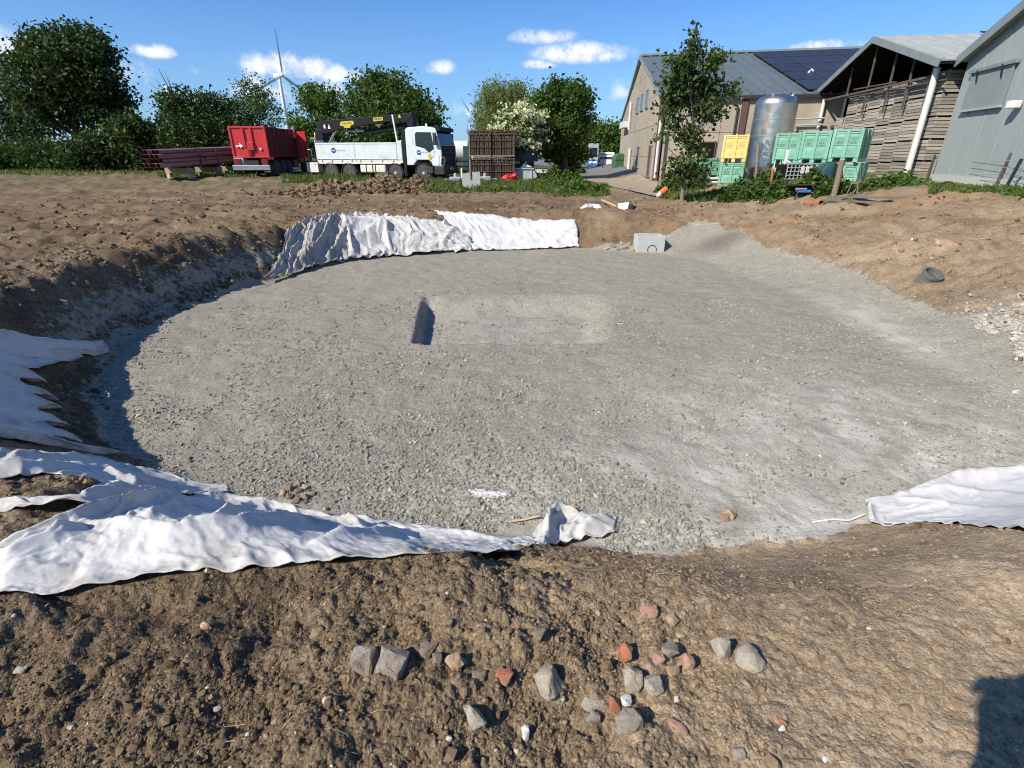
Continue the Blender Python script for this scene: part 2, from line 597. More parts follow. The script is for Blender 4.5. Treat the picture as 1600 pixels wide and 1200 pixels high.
M['timber'] = mat('timber', (.32, .25, .17), (.2, .15, .1), 5, .85, stretch=(1, 8, 8), bump=.004, rnd=.25)
M['old_wood'] = mat('old_wood', (.39, .35, .285), (.26, .228, .18), 4, .9, stretch=(1.2, 14, 14), bump=.006, rnd=.38)
M['dark_wood'] = mat('dark_wood', (.10, .062, .04), (.055, .034, .023), 4, .9, stretch=(1.2, 12, 12), bump=.006, rnd=.3)
M['pale_wood'] = mat('pale_wood', (.56, .42, .27), (.45, .33, .2), 4, .8, stretch=(2, 20, 20), bump=.003)
M['beam_wood'] = mat('beam_wood', (.12, .1, .085), (.07, .058, .05), 4, .9, bump=.005)
M['interior'] = mat('shed_interior', (.016, .014, .012), (.01, .009, .008), 3, .95, spec=.1)  # near-black colour puts deep shade into the shed although sun enters
M['panel_conc'] = mat('panel_concrete', (.40, .345, .265), (.33, .28, .21), 9, .9, bump=.004, bscale=60, rnd=.06, dirt=((.2, .17, .13), .5), dscale=.8)
M['concrete'] = mat('concrete', (.36, .36, .34), (.29, .29, .28), 12, .85, bump=.003, bscale=60, dirt=((.2, .2, .18), .4))
M['concrete_new'] = mat('concrete_new', (.47, .48, .45), (.42, .43, .40), 8, .8, bump=.002, bscale=80)
M['brown_steel'] = mat('brown_steel', (.13, .06, .05), (.1, .05, .04), 6, .7)
M['roof_sheet'] = mat('roof_sheet', (.135, .165, .175), (.115, .145, .155), 1.2, .42, .1, dirt=((.16, .16, .15), .4), dscale=.7, rnd=.05)
M['roof_light'] = mat('roof_light', (.40, .42, .385), (.33, .35, .32), 1.5, .55, rnd=.05)
M['solar'] = mat('solar_glass', (.026, .03, .04), (.034, .038, .05), 1.5, .42, 0, rnd=.12, spec=.25)
M['grey_sheet'] = mat('grey_sheet', (.335, .375, .362), (.30, .34, .328), 1.0, .5, .05, dirt=((.25, .29, .28), .35), dscale=.9, rnd=.025, stretch=(1, 1, .4))
M['grey_trim'] = mat('grey_trim', (.22, .255, .25), (.19, .22, .22), 2, .5)
M['shutter'] = mat('shutter_sheet', (.24, .275, .27), (.21, .245, .24), 2, .5)
M['white_pvc'] = mat('white_pvc', (.68, .67, .63), (.58, .57, .53), 6, .45)
M['white_plain'] = mat('white_plain', (.75, .75, .72), (.66, .66, .62), 6, .5)
M['stainless'] = mat('stainless', (.74, .68, .58), (.58, .53, .45), 2.5, .36, 1.0, bump=.012, bscale=3.0)
M['mint'] = mat('mint_plastic', (.19, .42, .31), (.15, .36, .26), 3, .55, rnd=.14, dirt=((.24, .25, .17), .6), dscale=3.5)
M['mint_dark'] = mat('mint_dark_plastic', (.05, .2, .13), (.04, .17, .11), 3, .5)
M['bin_yellow'] = mat('yellow_plastic', (.80, .58, .2), (.74, .52, .17), 3, .5)
M['print_dark'] = mat('print_dark', (.06, .09, .06), (.07, .1, .07), 4, .7)
M['print_brown'] = mat('print_brown', (.34, .22, .06), (.4, .26, .08), 4, .7)
M['tarp_dark'] = mat('dark_tarp', (.02, .035, .05), (.03, .05, .065), 3, .5)
M['dark_green'] = mat('dark_green_paint', (.012, .05, .04), (.016, .06, .05), 3, .5)
M['tank_green'] = mat('tank_green', (.02, .07, .075), (.03, .09, .095), 3, .5)
M['dumpster'] = mat('dumpster_green', (.045, .12, .055), (.055, .14, .06), 3, .5)
M['tub_grey'] = mat('tub_grey', (.40, .43, .42), (.33, .36, .355), 4, .6, dirt=((.2, .2, .18), .3))
M['orange'] = mat('orange_plastic', (.72, .16, .035), (.66, .13, .03), 6, .5)
M['blue'] = mat('blue_plastic', (.03, .22, .62), (.025, .18, .55), 6, .45)
M['clay'] = mat('clay_pipe', (.36, .13, .06), (.30, .11, .05), 7, .8)
M['pvc_grey'] = mat('pvc_dark', (.10, .11, .10), (.14, .14, .125), 9, .6)
M['turbine'] = mat('turbine_white', (.78, .79, .8), (.74, .75, .76), .2, .45)
M['asphalt'] = mat('asphalt', (.17, .165, .155), (.13, .128, .122), 3, .9, bump=.004, bscale=60, dirt=((.24, .2, .15), .6), dscale=.5)
M['track'] = mat('sandy_track', (.36, .285, .2), (.28, .215, .145), 1.4, .95, bump=.01, bscale=30, dirt=((.2, .15, .1), .5), dscale=.6)
M['bark'] = mat('bark', (.08, .065, .05), (.045, .036, .028), 8, .95, bump=.02, stretch=(3, 3, .6))
M['bark_grey'] = mat('bark_grey', (.22, .2, .17), (.14, .125, .105), 8, .95, bump=.02, stretch=(3, 3, .6))
M['leaf_dark'] = leaf_material('leaf_dark', (.02, .038, .012), (.07, .108, .028), .28)
M['leaf_mid'] = leaf_material('leaf_mid', (.038, .078, .017), (.12, .18, .042), .35)
M['leaf_fresh'] = leaf_material('leaf_fresh', (.055, .11, .02), (.155, .225, .055), .38)
M['leaf_willow'] = leaf_material('leaf_willow', (.10, .135, .038), (.27, .29, .11), .4)
M['leaf_pale'] = leaf_material('leaf_pale', (.045, .08, .032), (.14, .19, .085), .35)
M['leaf_maple'] = leaf_material('leaf_maple', (.035, .065, .022), (.12, .165, .052), .32, .45)
M['leaf_bramble'] = leaf_material('leaf_bramble', (.032, .068, .015), (.12, .185, .042), .32)
M['blossom'] = leaf_material('blossom', (.55, .54, .4), (.8, .8, .68), .3, .8)
M['grass'] = leaf_material('grass', (.05, .085, .016), (.17, .2, .06), .35, .7)
M['hay'] = mat('hay', (.19, .105, .055), (.12, .07, .04), 9, .95)
M['streak_grey'] = mat('streak_grey', (.27, .315, .305), (.24, .285, .275), 2, .6)
M['plank_grey'] = mat('plank_grey', (.17, .15, .125), (.1, .088, .072), 4, .9, stretch=(1.2, 14, 14), bump=.006)
M['straw'] = mat('straw', (.42, .34, .2), (.3, .23, .13), 20, .9)
M['skin'] = mat('skin', (.5, .3, .21), (.46, .27, .19), 8, .6)
M['cloth_navy'] = mat('navy_cloth', (.03, .04, .07), (.04, .05, .08), 30, .9)


def stone_mat(name, c1, c2, bump=.014):
    return mat(name, c1, c2, 55, .92, 0, bump, 130, detail=8, dirt=((.2, .145, .088), .95), dscale=17)


M['st_grey'] = stone_mat('stone_grey', (.3, .262, .215), (.19, .165, .135))
M['st_pale'] = stone_mat('stone_pale', (.41, .365, .285), (.29, .25, .195))
M['st_white'] = stone_mat('stone_white', (.68, .67, .64), (.52, .5, .47))
M['st_brown'] = stone_mat('stone_brown', (.25, .19, .14), (.16, .12, .085))
M['st_tan'] = stone_mat('stone_tan', (.48, .33, .2), (.34, .23, .14))
M['st_brick'] = stone_mat('stone_brick', (.43, .15, .075), (.33, .11, .055))
M['st_pink'] = stone_mat('stone_pink', (.45, .25, .18), (.33, .18, .13))
# ------------------------------------------------------------------ terrain heights
PC = np.array([0.0, 8.6])      # centre of the round excavation
Z_FLOOR = -0.75
_fl = [(180, 555), (160, 620), (185, 665), (205, 700), (330, 750), (490, 800), (640, 820), (830, 832), (1000, 858), (1130, 848), (1350, 815), (1560, 740),
       (1600, 690), (1590, 640), (1500, 590), (1400, 525), (1290, 480), (1150, 430), (1060, 400), (905, 390), (700, 397), (560, 407), (420, 440), (330, 470), (250, 500)]


def PT(px, py, z=0.0):
    d = ray(px, py)
    t = (CAM_H - z) / -d[2]
    return np.array([d[0] * t, d[1] * t, z])


def PY(px, py, Y):
    d = ray(px, py)
    t = Y / d[1]
    return np.array([d[0] * t, Y, CAM_H + d[2] * t])


def on_plane(px, py, P0, N):
    d = ray(px, py); o = np.array([0, 0, CAM_H])
    t = np.dot(np.array(P0) - o, N) / np.dot(d, N)
    return Vector(o + d * t)


_pp = np.array([PT(x, y, Z_FLOOR)[:2] for x, y in _fl]) - PC
_th = np.degrees(np.arctan2(_pp[:, 1], _pp[:, 0])) % 360
_o = np.argsort(_th)
_tt = np.arange(0, 360, 2.0)
_rr = np.interp(_tt, _th[_o], np.hypot(_pp[:, 0], _pp[:, 1])[_o], period=360)
_k = np.array([1, 2, 3, 2, 1]) / 9.0
_rr = np.convolve(np.concatenate([_rr[-2:], _rr, _rr[:2]]), _k, 'valid')
_wa = [(0, 2.9), (30, 2.7), (50, 2.4), (66, 1.5), (90, 1.7), (115, 1.5), (140, 1.0), (180, .85), (205, .9), (220, 1.05), (245, 1.15), (270, 1.2), (300, 1.2), (325, 1.6), (345, 2.5)]
_ga = [(0, 1.1), (20, 1.35), (34, 1.4), (48, 1.95), (52, 1.7), (57, .6), (68, .2), (85, .05), (110, .05), (130, .1), (180, .12), (220, .12), (250, .1), (275, .1), (300, .02), (320, .3), (330, .6), (342, .85), (357, 1.08)]


def per(tab, th):
    a = np.array(tab)
    return np.interp(th, a[:, 0], a[:, 1], period=360)


# the central rectangular hollow
HC = np.array([0.04, 8.15]); HX, HY, H_D = 1.62, 1.35, 0.25
MOUNDS = []   # x, y, sx, sy, h, rot


def _mound(px, py, z, sx, sy, h, rot=0.0):
    p = PT(px, py, z)
    MOUNDS.append((p[0], p[1], sx, sy, h, rot))


_mound(560, 304, 0.0, 1.9, .7, .34)
_mound(605, 301, 0.0, .8, .6, .68)
_mound(655, 300, 0.0, .5, .5, .5)
_mound(500, 305, 0.0, 1.2, .8, .25)
_mound(1075, 378, -.3, .8, .7, .28)
_mound(1105, 372, -.2, .5, .9, .16)
_mound(1122, 394, -.6, .5, .35, -.3)
_mound(1500, 475, -.1, 1.2, .7, .12, -.5)
_mound(1260, 345, 0.2, 1.4, .8, .16)
_mound(1140, 355, 0.0, .8, .6, .12)


def outer(x, y):
    z = .72 * sstep(7.0, 11.5, x) * sstep(6.0, 15.0, y)
    z = z + .3 * sstep(26, 38, y) * sstep(-6, -16, x)
    z = z + .20 * sstep(-4.5, -6.5, x) * sstep(2, 5, y) * (1 - sstep(12, 20, y))
    return z


def polar(x, y):
    dx, dy = x - PC[0], y - PC[1]
    r = np.hypot(dx, dy); th = np.degrees(np.arctan2(dy, dx)) % 360
    return r, th, np.interp(th, _tt, _rr, period=360)


def hollow(x, y):
    ex = x - HC[0]; ey = y - HC[1]
    sl = sstep(-HX - .0, -HX + .16, ex + .10 * ey)
    srt = 1 - sstep(HX - .55, HX + .03, ex - .16 * ey)
    sn = sstep(-HY + .02, -HY + .16, ey + .05 * pn(x * 3, x * 0, 4))
    sf = 1 - sstep(HY - .6, HY + .12, ey)
    return sl * srt * sn * sf


def h_base(x, y):
    x = np.asarray(x, float); y = np.asarray(y, float)
    r, th, rf = polar(x, y)
    w = per(_wa, th)
    s = np.clip((r - rf) / w, 0, 1)
    S = .35 * s + .65 * (s * s * (3 - 2 * s))
    zo = outer(x, y)
    for (mx, my, sx, sy, h, rot) in MOUNDS:
        ca, sa = math.cos(rot), math.sin(rot)
        ax = ((x - mx) * ca + (y - my) * sa) / sx; ay = (-(x - mx) * sa + (y - my) * ca) / sy
        zo = zo + h * np.exp(-(ax * ax + ay * ay)) * np.where((r < rf), .4, 1.0)
    z = Z_FLOOR + (zo - Z_FLOOR) * S
    z = z - H_D * hollow(x, y) * (1 - S)
    return z


def gravel_mask(x, y, soft=False):
    r, th, rf = polar(x, y)
    e = rf + per(_ga, th) + .10 * fbm(x * 1.3, y * 1.3, 71, 3) + .05 * pn(x * 6, y * 6, 75)
    if soft: return 1 - sstep(-.22, .22, r - e)
    g = 1 - sstep(-.03, .05, r - e)
    # pile next to the concrete box
    p = PT(1075, 378, -.3)
    g = np.maximum(g, 1 - sstep(.75, 1.0, np.hypot((x - p[0]) / 1.0, (y - p[1]) / .9) + .15 * pn(x * 3, y * 3, 5)))
    return g


def rough_mask(x, y):
    """how broken up the soil is: coarse on the left and in the middle, trodden smooth on the right"""
    m = .3 + .7 * (1 - sstep(.2, 1.0, x + .25 * pn(x * 1.5, y * 1.5, 44)))
    m = m + .35 * sstep(8, 14, y)
    return np.clip(m, 0, 1)


def h_full(x, y, g=None):
    z = h_base(x, y)
    if g is None: g = gravel_mask(x, y)
    r = np.hypot(x, y)
    nearf = 1 - sstep(3.0, 8.0, r)
    rm = rough_mask(x, y)
    # soil
    s = .045 * fbm(x * .9, y * .9, 1, 3)
    s = s + rm * nearf * (.05 * pn(x * 1.7 + 4, y * 1.7, 10) - .05 * sstep(.25, .7, pn(x * 2.3, y * 2.3 + 8, 9)))
    s = s + rm * (.05 * pn(x * 3.1, y * 3.1, 11) + .04 * np.abs(pn(x * 6.3, y * 6.3, 12)) - .012)
    sc = np.clip(1.2 - np.hypot((x + .35) / .75, (y - 1.15) / .3), 0, 1)
    s = s + sc * .045 * np.abs(pn((x * .72 - y * .69) * 5.5, (x * .69 + y * .72) * 1.6, 19))
    s = s + (.25 + .75 * rm) * nearf * (.027 * np.abs(pn(x * 13, y * 13, 13)) + .013 * np.abs(pn(x * 27, y * 27, 14)) + .009 * np.abs(pn(x * 51, y * 51, 15)) + .004 * pn(x * 100, y * 100, 16))
    s = s - (1 - rm) * nearf * .012 * np.clip(1 - np.abs(fbm(x * 2.2, y * 2.2, 33, 2)) * 14, 0, 1)
    mid = (1 - sstep(9, 17, r)) * (1 - nearf)
    s = s + mid * 1.6 * (.022 * np.abs(pn(x * 6.3, y * 6.3, 12)) + .016 * np.abs(pn(x * 11, y * 11, 13)) + .01 * pn(x * 19, y * 19, 14))
    rr_, th_, rf_ = polar(x, y)
    wl = np.clip((rr_ - rf_) / per(_wa, th_), 0, 1.6)
    wl = np.clip(np.minimum(wl * 3, (1.6 - wl) * 2), 0, 1) * (sstep(100, 130, th_) * (1 - sstep(215, 235, th_)) + .8 * (1 - sstep(55, 75, th_)) + .8 * sstep(320, 340, th_))
    s = s + wl * (.055 * np.abs(pn(x * 1.1, y * 1.1, 25)) + .05 * pn(x * 2.3, y * 2.3, 26) + .04 * np.abs(pn(x * 5.3, y * 5.3, 27)) - .04)
    far = sstep(6, 14, r) * (1 - sstep(60, 120, r))
    far = far * (1 - .92 * sstep(3.8, 4.8, x) * (1 - sstep(9.6, 10.6, x)) * sstep(21, 23, y) * (1 - sstep(60, 70, y)))
    # wheel ruts across the site
    s = s + far * 1.45 * (.085 * np.clip(pn(x * .14 + .3 * pn(x * .2, y * .2, 3), y * .95, 21), -.8, .8) + .06 * np.abs(pn(x * .5, y * 2.2, 22)) + .05 * pn(x * 1.6, y * 3.2, 23) + .035 * np.abs(pn(x * 3.7, y * 5.1, 24)))
    # mound texture
    # gravel
    ge = .020 * fbm(x * .8, y * .8, 41, 3) + .010 * pn(x * 4, y * 4, 45)
    ge = ge + .005 * np.abs(pn(x * 11, y * 11, 46)) + .004 * pn(x * 24, y * 24, 47) + .0035 * pn(x * 48, y * 48, 48)
    # foot and rake marks
    ge = ge - .012 * sstep(.3, .6, pn(x * 2.1, y * 3.0, 49)) + .007 * np.abs(pn(x * 1.9 + .4 * y, y * 4.2, 52)) - .010 * sstep(.3, .6, pn(x * 5.1 + y * 2, y * 5.0, 50))
    return z + s * (1 - g) + ge * g


def hit(px, py, lift=0.0):
    """where the view ray meets the smooth ground"""
    d = ray(px, py)
    t = np.geomspace(.7, 260, 500)
    z = CAM_H + d[2] * t - h_base(d[0] * t, d[1] * t) - lift
    i = int(np.argmax(z < 0)) if (z < 0).any() else len(t) - 1
    a, b = t[max(i - 1, 0)], t[i]
    tt = np.linspace(a, b, 60)
    z = CAM_H + d[2] * tt - h_base(d[0] * tt, d[1] * tt) - lift
    j = int(np.argmax(z < 0)) if (z < 0).any() else 59
    return np.array([d[0] * tt[j], d[1] * tt[j], CAM_H + d[2] * tt[j]])


def zg(x, y):
    return float(h_full(np.array([x]), np.array([y]))[0])


# footprints of the cloth sheets (nothing loose lies on top of them)
CLOTH = [[(-90, 905), (0, 872), (130, 816), (262, 772), (400, 776), (560, 806), (740, 836), (850, 812), (870, 792), (960, 812), (955, 842), (842, 862), (560, 880), (250, 906), (0, 946), (-90, 965)],
         [(-90, 700), (90, 703), (200, 722), (352, 764), (356, 773), (190, 762), (130, 752), (-90, 752)],
         [(-90, 788), (80, 778), (130, 772), (195, 746), (356, 764), (362, 772), (220, 788), (-90, 806)],
         [(-150, 522), (176, 532), (130, 560), (66, 590), (110, 672), (200, 712), (-150, 705)],
         [(672, 333), (900, 347), (906, 387), (722, 393)], [(500, 343), (590, 338), (738, 360), (735, 394), (566, 407), (478, 424)], [(470, 351), (508, 344), (480, 423), (414, 444)],
         [(1349, 783), (1440, 759), (1550, 733), (1700, 730), (1700, 845), (1440, 824), (1352, 820)]]
CLOTH = [np.array([hit(*p)[:2] for p in c]) for c in CLOTH]


def h_cloth(x, y, zf=None):
    hb = h_base(x, y)
    return hb + .3 * ((h_full(x, y) if zf is None else zf) - hb)


def under_cloth(x, y):
    out = np.zeros(len(x), bool)
    for c in CLOTH:
        ins = np.zeros(len(x), bool)
        for (x0, y0), (x1, y1) in zip(c, np.roll(c, -1, 0)):
            k = (y0 > y) != (y1 > y)
            with np.errstate(divide='ignore', invalid='ignore'):
                ins ^= k & (x < (x1 - x0) * (y - y0) / (y1 - y0) + x0)
        out |= ins
    return out


# ------------------------------------------------------------------ ground mesh: rings round the standing point, fine where the ground is near
def build_ground():
    def span(a, b, k):
        n = int(math.log(b / a) / k) + 1
        return np.geomspace(a, b, n, endpoint=False)
    rs = np.concatenate([span(.25, .9, .06), span(.9, 3.3, .0052), span(3.3, 17, .0052), span(17, 60, .0125), span(60, 6000, .07), [6000]])
    fine = np.arange(R(-60), R(60), .0036)
    rest = np.arange(R(60), R(300), .05)
    an = np.concatenate([fine, rest])
    nr, na = len(rs), len(an)
    A, Q = np.meshgrid(an, rs)
    X = np.sin(A) * Q; Y = np.cos(A) * Q
    x, y = X.ravel(), Y.ravel()
    g = gravel_mask(x, y)
    z = h_full(x, y, g)
    uc = under_cloth(x, y)
    z = np.where(uc, h_cloth(x, y, z), z)
    ri = np.arange(nr - 1)[:, None]; ai = np.arange(na)[None, :]
    a = ri * na + ai; b = ri * na + (ai + 1) % na
    F = np.stack([a, a + na, b + na, b], -1).reshape(-1, 4)
    rr, th, rf = polar(x, y)
    r = np.hypot(x, y)
    rm = rough_mask(x, y)
    tone = .55 + .16 * fbm(x * .35, y * .35, 61, 3) + .40 * (1 - rm) * (1 - sstep(4, 8, r))
    tone = tone - .10 * (1 - sstep(2.5, 4, r)) * (1 - sstep(.6, 1.6, x)) - .08 * (1 - sstep(-1.2, .3, x)) * (1 - sstep(2.5, 5, r)) * 1.0 - .14 * sstep(3, 7, r) * (1 - sstep(2, 6, x))
    tone = tone + .14 * sstep(4.5, 7, x) * sstep(5, 9, y) + .06 * sstep(16, 24, y)
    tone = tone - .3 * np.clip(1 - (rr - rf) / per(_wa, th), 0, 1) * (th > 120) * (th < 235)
    for (mx, my, sx, sy, h, rot) in MOUNDS[:4]:
        tone = tone - .22 * np.exp(-((x - mx) ** 2 / sx ** 2 + (y - my) ** 2 / sy ** 2))
    orange = sstep(8, 14, y) * (1 - sstep(26, 34, y)) * .45 * np.clip(.5 + .9 * pn(x * .3, y * .55, 66), 0, 1)
    # grass: on the verge in front of the truck and the crates, and by the buildings
    gr = sstep(26, 29.5, y + 1.5 * pn(x * .3, y * .3, 90)) * (1 - .75 * sstep(-9, -14, x))
    gr = np.maximum(gr, sstep(12.2, 13.0, x + .8 * pn(y * .5, x * .2, 91)) * sstep(12, 16, y))
    gr = np.maximum(gr, sstep(40, 48, y))
    gr = np.maximum(gr, sstep(25, 40, r) * (y < 8))
    gr = gr * (1 - sstep(4.3, 5.0, x) * (1 - sstep(8.4, 9.2, x)) * sstep(20, 22, y) * (1 - sstep(41, 44, y)))
    p = PT(1540, 470, 0.0)
    chalk = np.exp(-(((x - p[0] - .3) / 1.3) ** 2 + ((y - p[1]) / .9) ** 2)) * 1.3
    wl_ = np.clip(1 - np.abs((rr - rf) / per(_wa, th) - .4) / .6, 0, 1) * sstep(120, 140, th) * (1 - sstep(200, 225, th))
    chalk = np.clip(chalk + .0 * wl_, 0, 1)
    orange = orange * (1 - wl_)
    dust = np.zeros_like(x)
    for (px, py, sx, sy, k) in [(1000, 840, .8, .42, 1.), (1200, 800, 1.3, .6, .9), (1420, 690, 1.4, 1.0, .9), (800, 770, 1.0, .45, .6), (1390, 525, .3, 1.3, .8), (1330, 490, .3, .7, .6), (1300, 660, 1.9, 1.2, .65), (1100, 760, 1.8, .7, .65), (1480, 700, 1.0, .9, .8), (640, 780, .8, .3, .4)]:
        c = PT(px, py, Z_FLOOR)
        dust = np.maximum(dust, .9 * k * np.exp(-((x - c[0]) / sx) ** 2 - ((y - c[1]) / sy) ** 2))
    dust = np.maximum(dust, .24 * hollow(x, y))
    c = PT(1125, 393, Z_FLOOR + .1)
    damp = np.exp(-((x - c[0]) / .8) ** 2 - ((y - c[1]) / .45) ** 2)
    # disturbed fill on the floor of the hollow
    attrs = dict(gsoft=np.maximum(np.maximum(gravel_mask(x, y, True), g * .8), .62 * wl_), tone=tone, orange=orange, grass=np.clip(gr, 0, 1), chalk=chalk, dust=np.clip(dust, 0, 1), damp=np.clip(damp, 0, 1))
    fg = g[F].mean(1) > .5
    V = np.stack([x, y, z], -1)

    def part(name, sel, m):
        f = F[sel]
        idx = np.unique(f); mp = np.zeros(len(V), np.int64); mp[idx] = np.arange(len(idx))
        me = mesh_np(name, V[idx], mp[f], True, {k: v[idx] for k, v in attrs.items()})
        return tag(link(name, me, m), kind='structure')
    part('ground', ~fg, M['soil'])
    part('gravel_bed', fg, M['gravel'])
    # the spot under the camera
    mb = MB()
    n = len(an)
    c0 = [(0, 0, float(z[:na].mean()))] + [tuple(V[i]) for i in range(na)]
    mb.add(c0, [(0, 1 + i, 1 + (i + 1) % n) for i in range(n)])
    me = mb.mesh('ground')
    for k in attrs:
        at = me.attributes.new(k, 'FLOAT', 'POINT'); at.data.foreach_set('value', np.full(len(me.vertices), .5 if k == 'tone' else 0., dtype=np.float32))
    tag(link('ground', me, M['soil']), kind='structure')


build_ground()

# ------------------------------------------------------------------ loose clods and gravel
_t = (1 + 5 ** .5) / 2
ICO_V = np.array([(-1, _t, 0), (1, _t, 0), (-1, -_t, 0), (1, -_t, 0), (0, -1, _t), (0, 1, _t), (0, -1, -_t), (0, 1, -_t), (_t, 0, -1), (_t, 0, 1), (-_t, 0, -1), (-_t, 0, 1)]) / math.hypot(1, _t)
ICO_F = np.array([(0, 11, 5), (0, 5, 1), (0, 1, 7), (0, 7, 10), (0, 10, 11), (1, 5, 9), (5, 11, 4), (11, 10, 2), (10, 7, 6), (7, 1, 8), (3, 9, 4), (3, 4, 2), (3, 2, 6), (3, 6, 8), (3, 8, 9), (4, 9, 5), (2, 4, 11), (6, 2, 10), (8, 6, 7), (9, 8, 1)])
OCT_V = np.array([(1, 0, 0), (-1, 0, 0), (0, 1, 0), (0, -1, 0), (0, 0, 1), (0, 0, -1)], float)
OCT_F = np.array([(0, 2, 4), (2, 1, 4), (1, 3, 4), (3, 0, 4), (2, 0, 5), (1, 2, 5), (3, 1, 5), (0, 3, 5)])


def rand_rot(rng, n):
    qn = rng.normal(size=(n, 4)); qn /= np.linalg.norm(qn, axis=1)[:, None]
    w, x, y, z = qn.T
    return np.stack([1 - 2 * (y * y + z * z), 2 * (x * y - z * w), 2 * (x * z + y * w), 2 * (x * y + z * w), 1 - 2 * (x * x + z * z), 2 * (y * z - x * w), 2 * (x * z - y * w), 2 * (y * z + x * w), 1 - 2 * (x * x + y * y)], -1).reshape(n, 3, 3)


def scatter(name, pos, size, mat_, rng, BV=ICO_V, BF=ICO_F, jit=.28, flat=.75, tint=None, sink=.25, smooth=False):
    n = len(pos)
    v = BV[None] * (1 + rng.uniform(-jit, jit, (n, len(BV), 1))) * rng.uniform(flat - .2, 1.25, (n, 1, 3))
    v = np.einsum('nij,nkj->nki', rand_rot(rng, n), v)
    v[:, :, 2] *= .8
    v = v * size[:, None, None] + pos[:, None, :]
    v[:, :, 2] += (size * (1 - 2 * sink) * .5)[:, None]
    F = (BF[None] + (np.arange(n) * len(BV))[:, None, None]).reshape(-1, 3)
    if tint is None: tint = rng.uniform(0, 1, n)
    me = mesh_np(name, v.reshape(-1, 3), F, smooth, dict(tint=np.repeat(tint, len(BV))))
    return link(name, me, mat_)


def cone_points(rng, n, r0, r1, a0=-50, a1=50, power=1.0):
    a = R(1) * rng.uniform(a0, a1, n)
    q_ = rng.uniform(0, 1, n) ** power
    r = np.exp(np.log(r0) + (np.log(r1) - np.log(r0)) * q_)
    return np.sin(a) * r, np.cos(a) * r


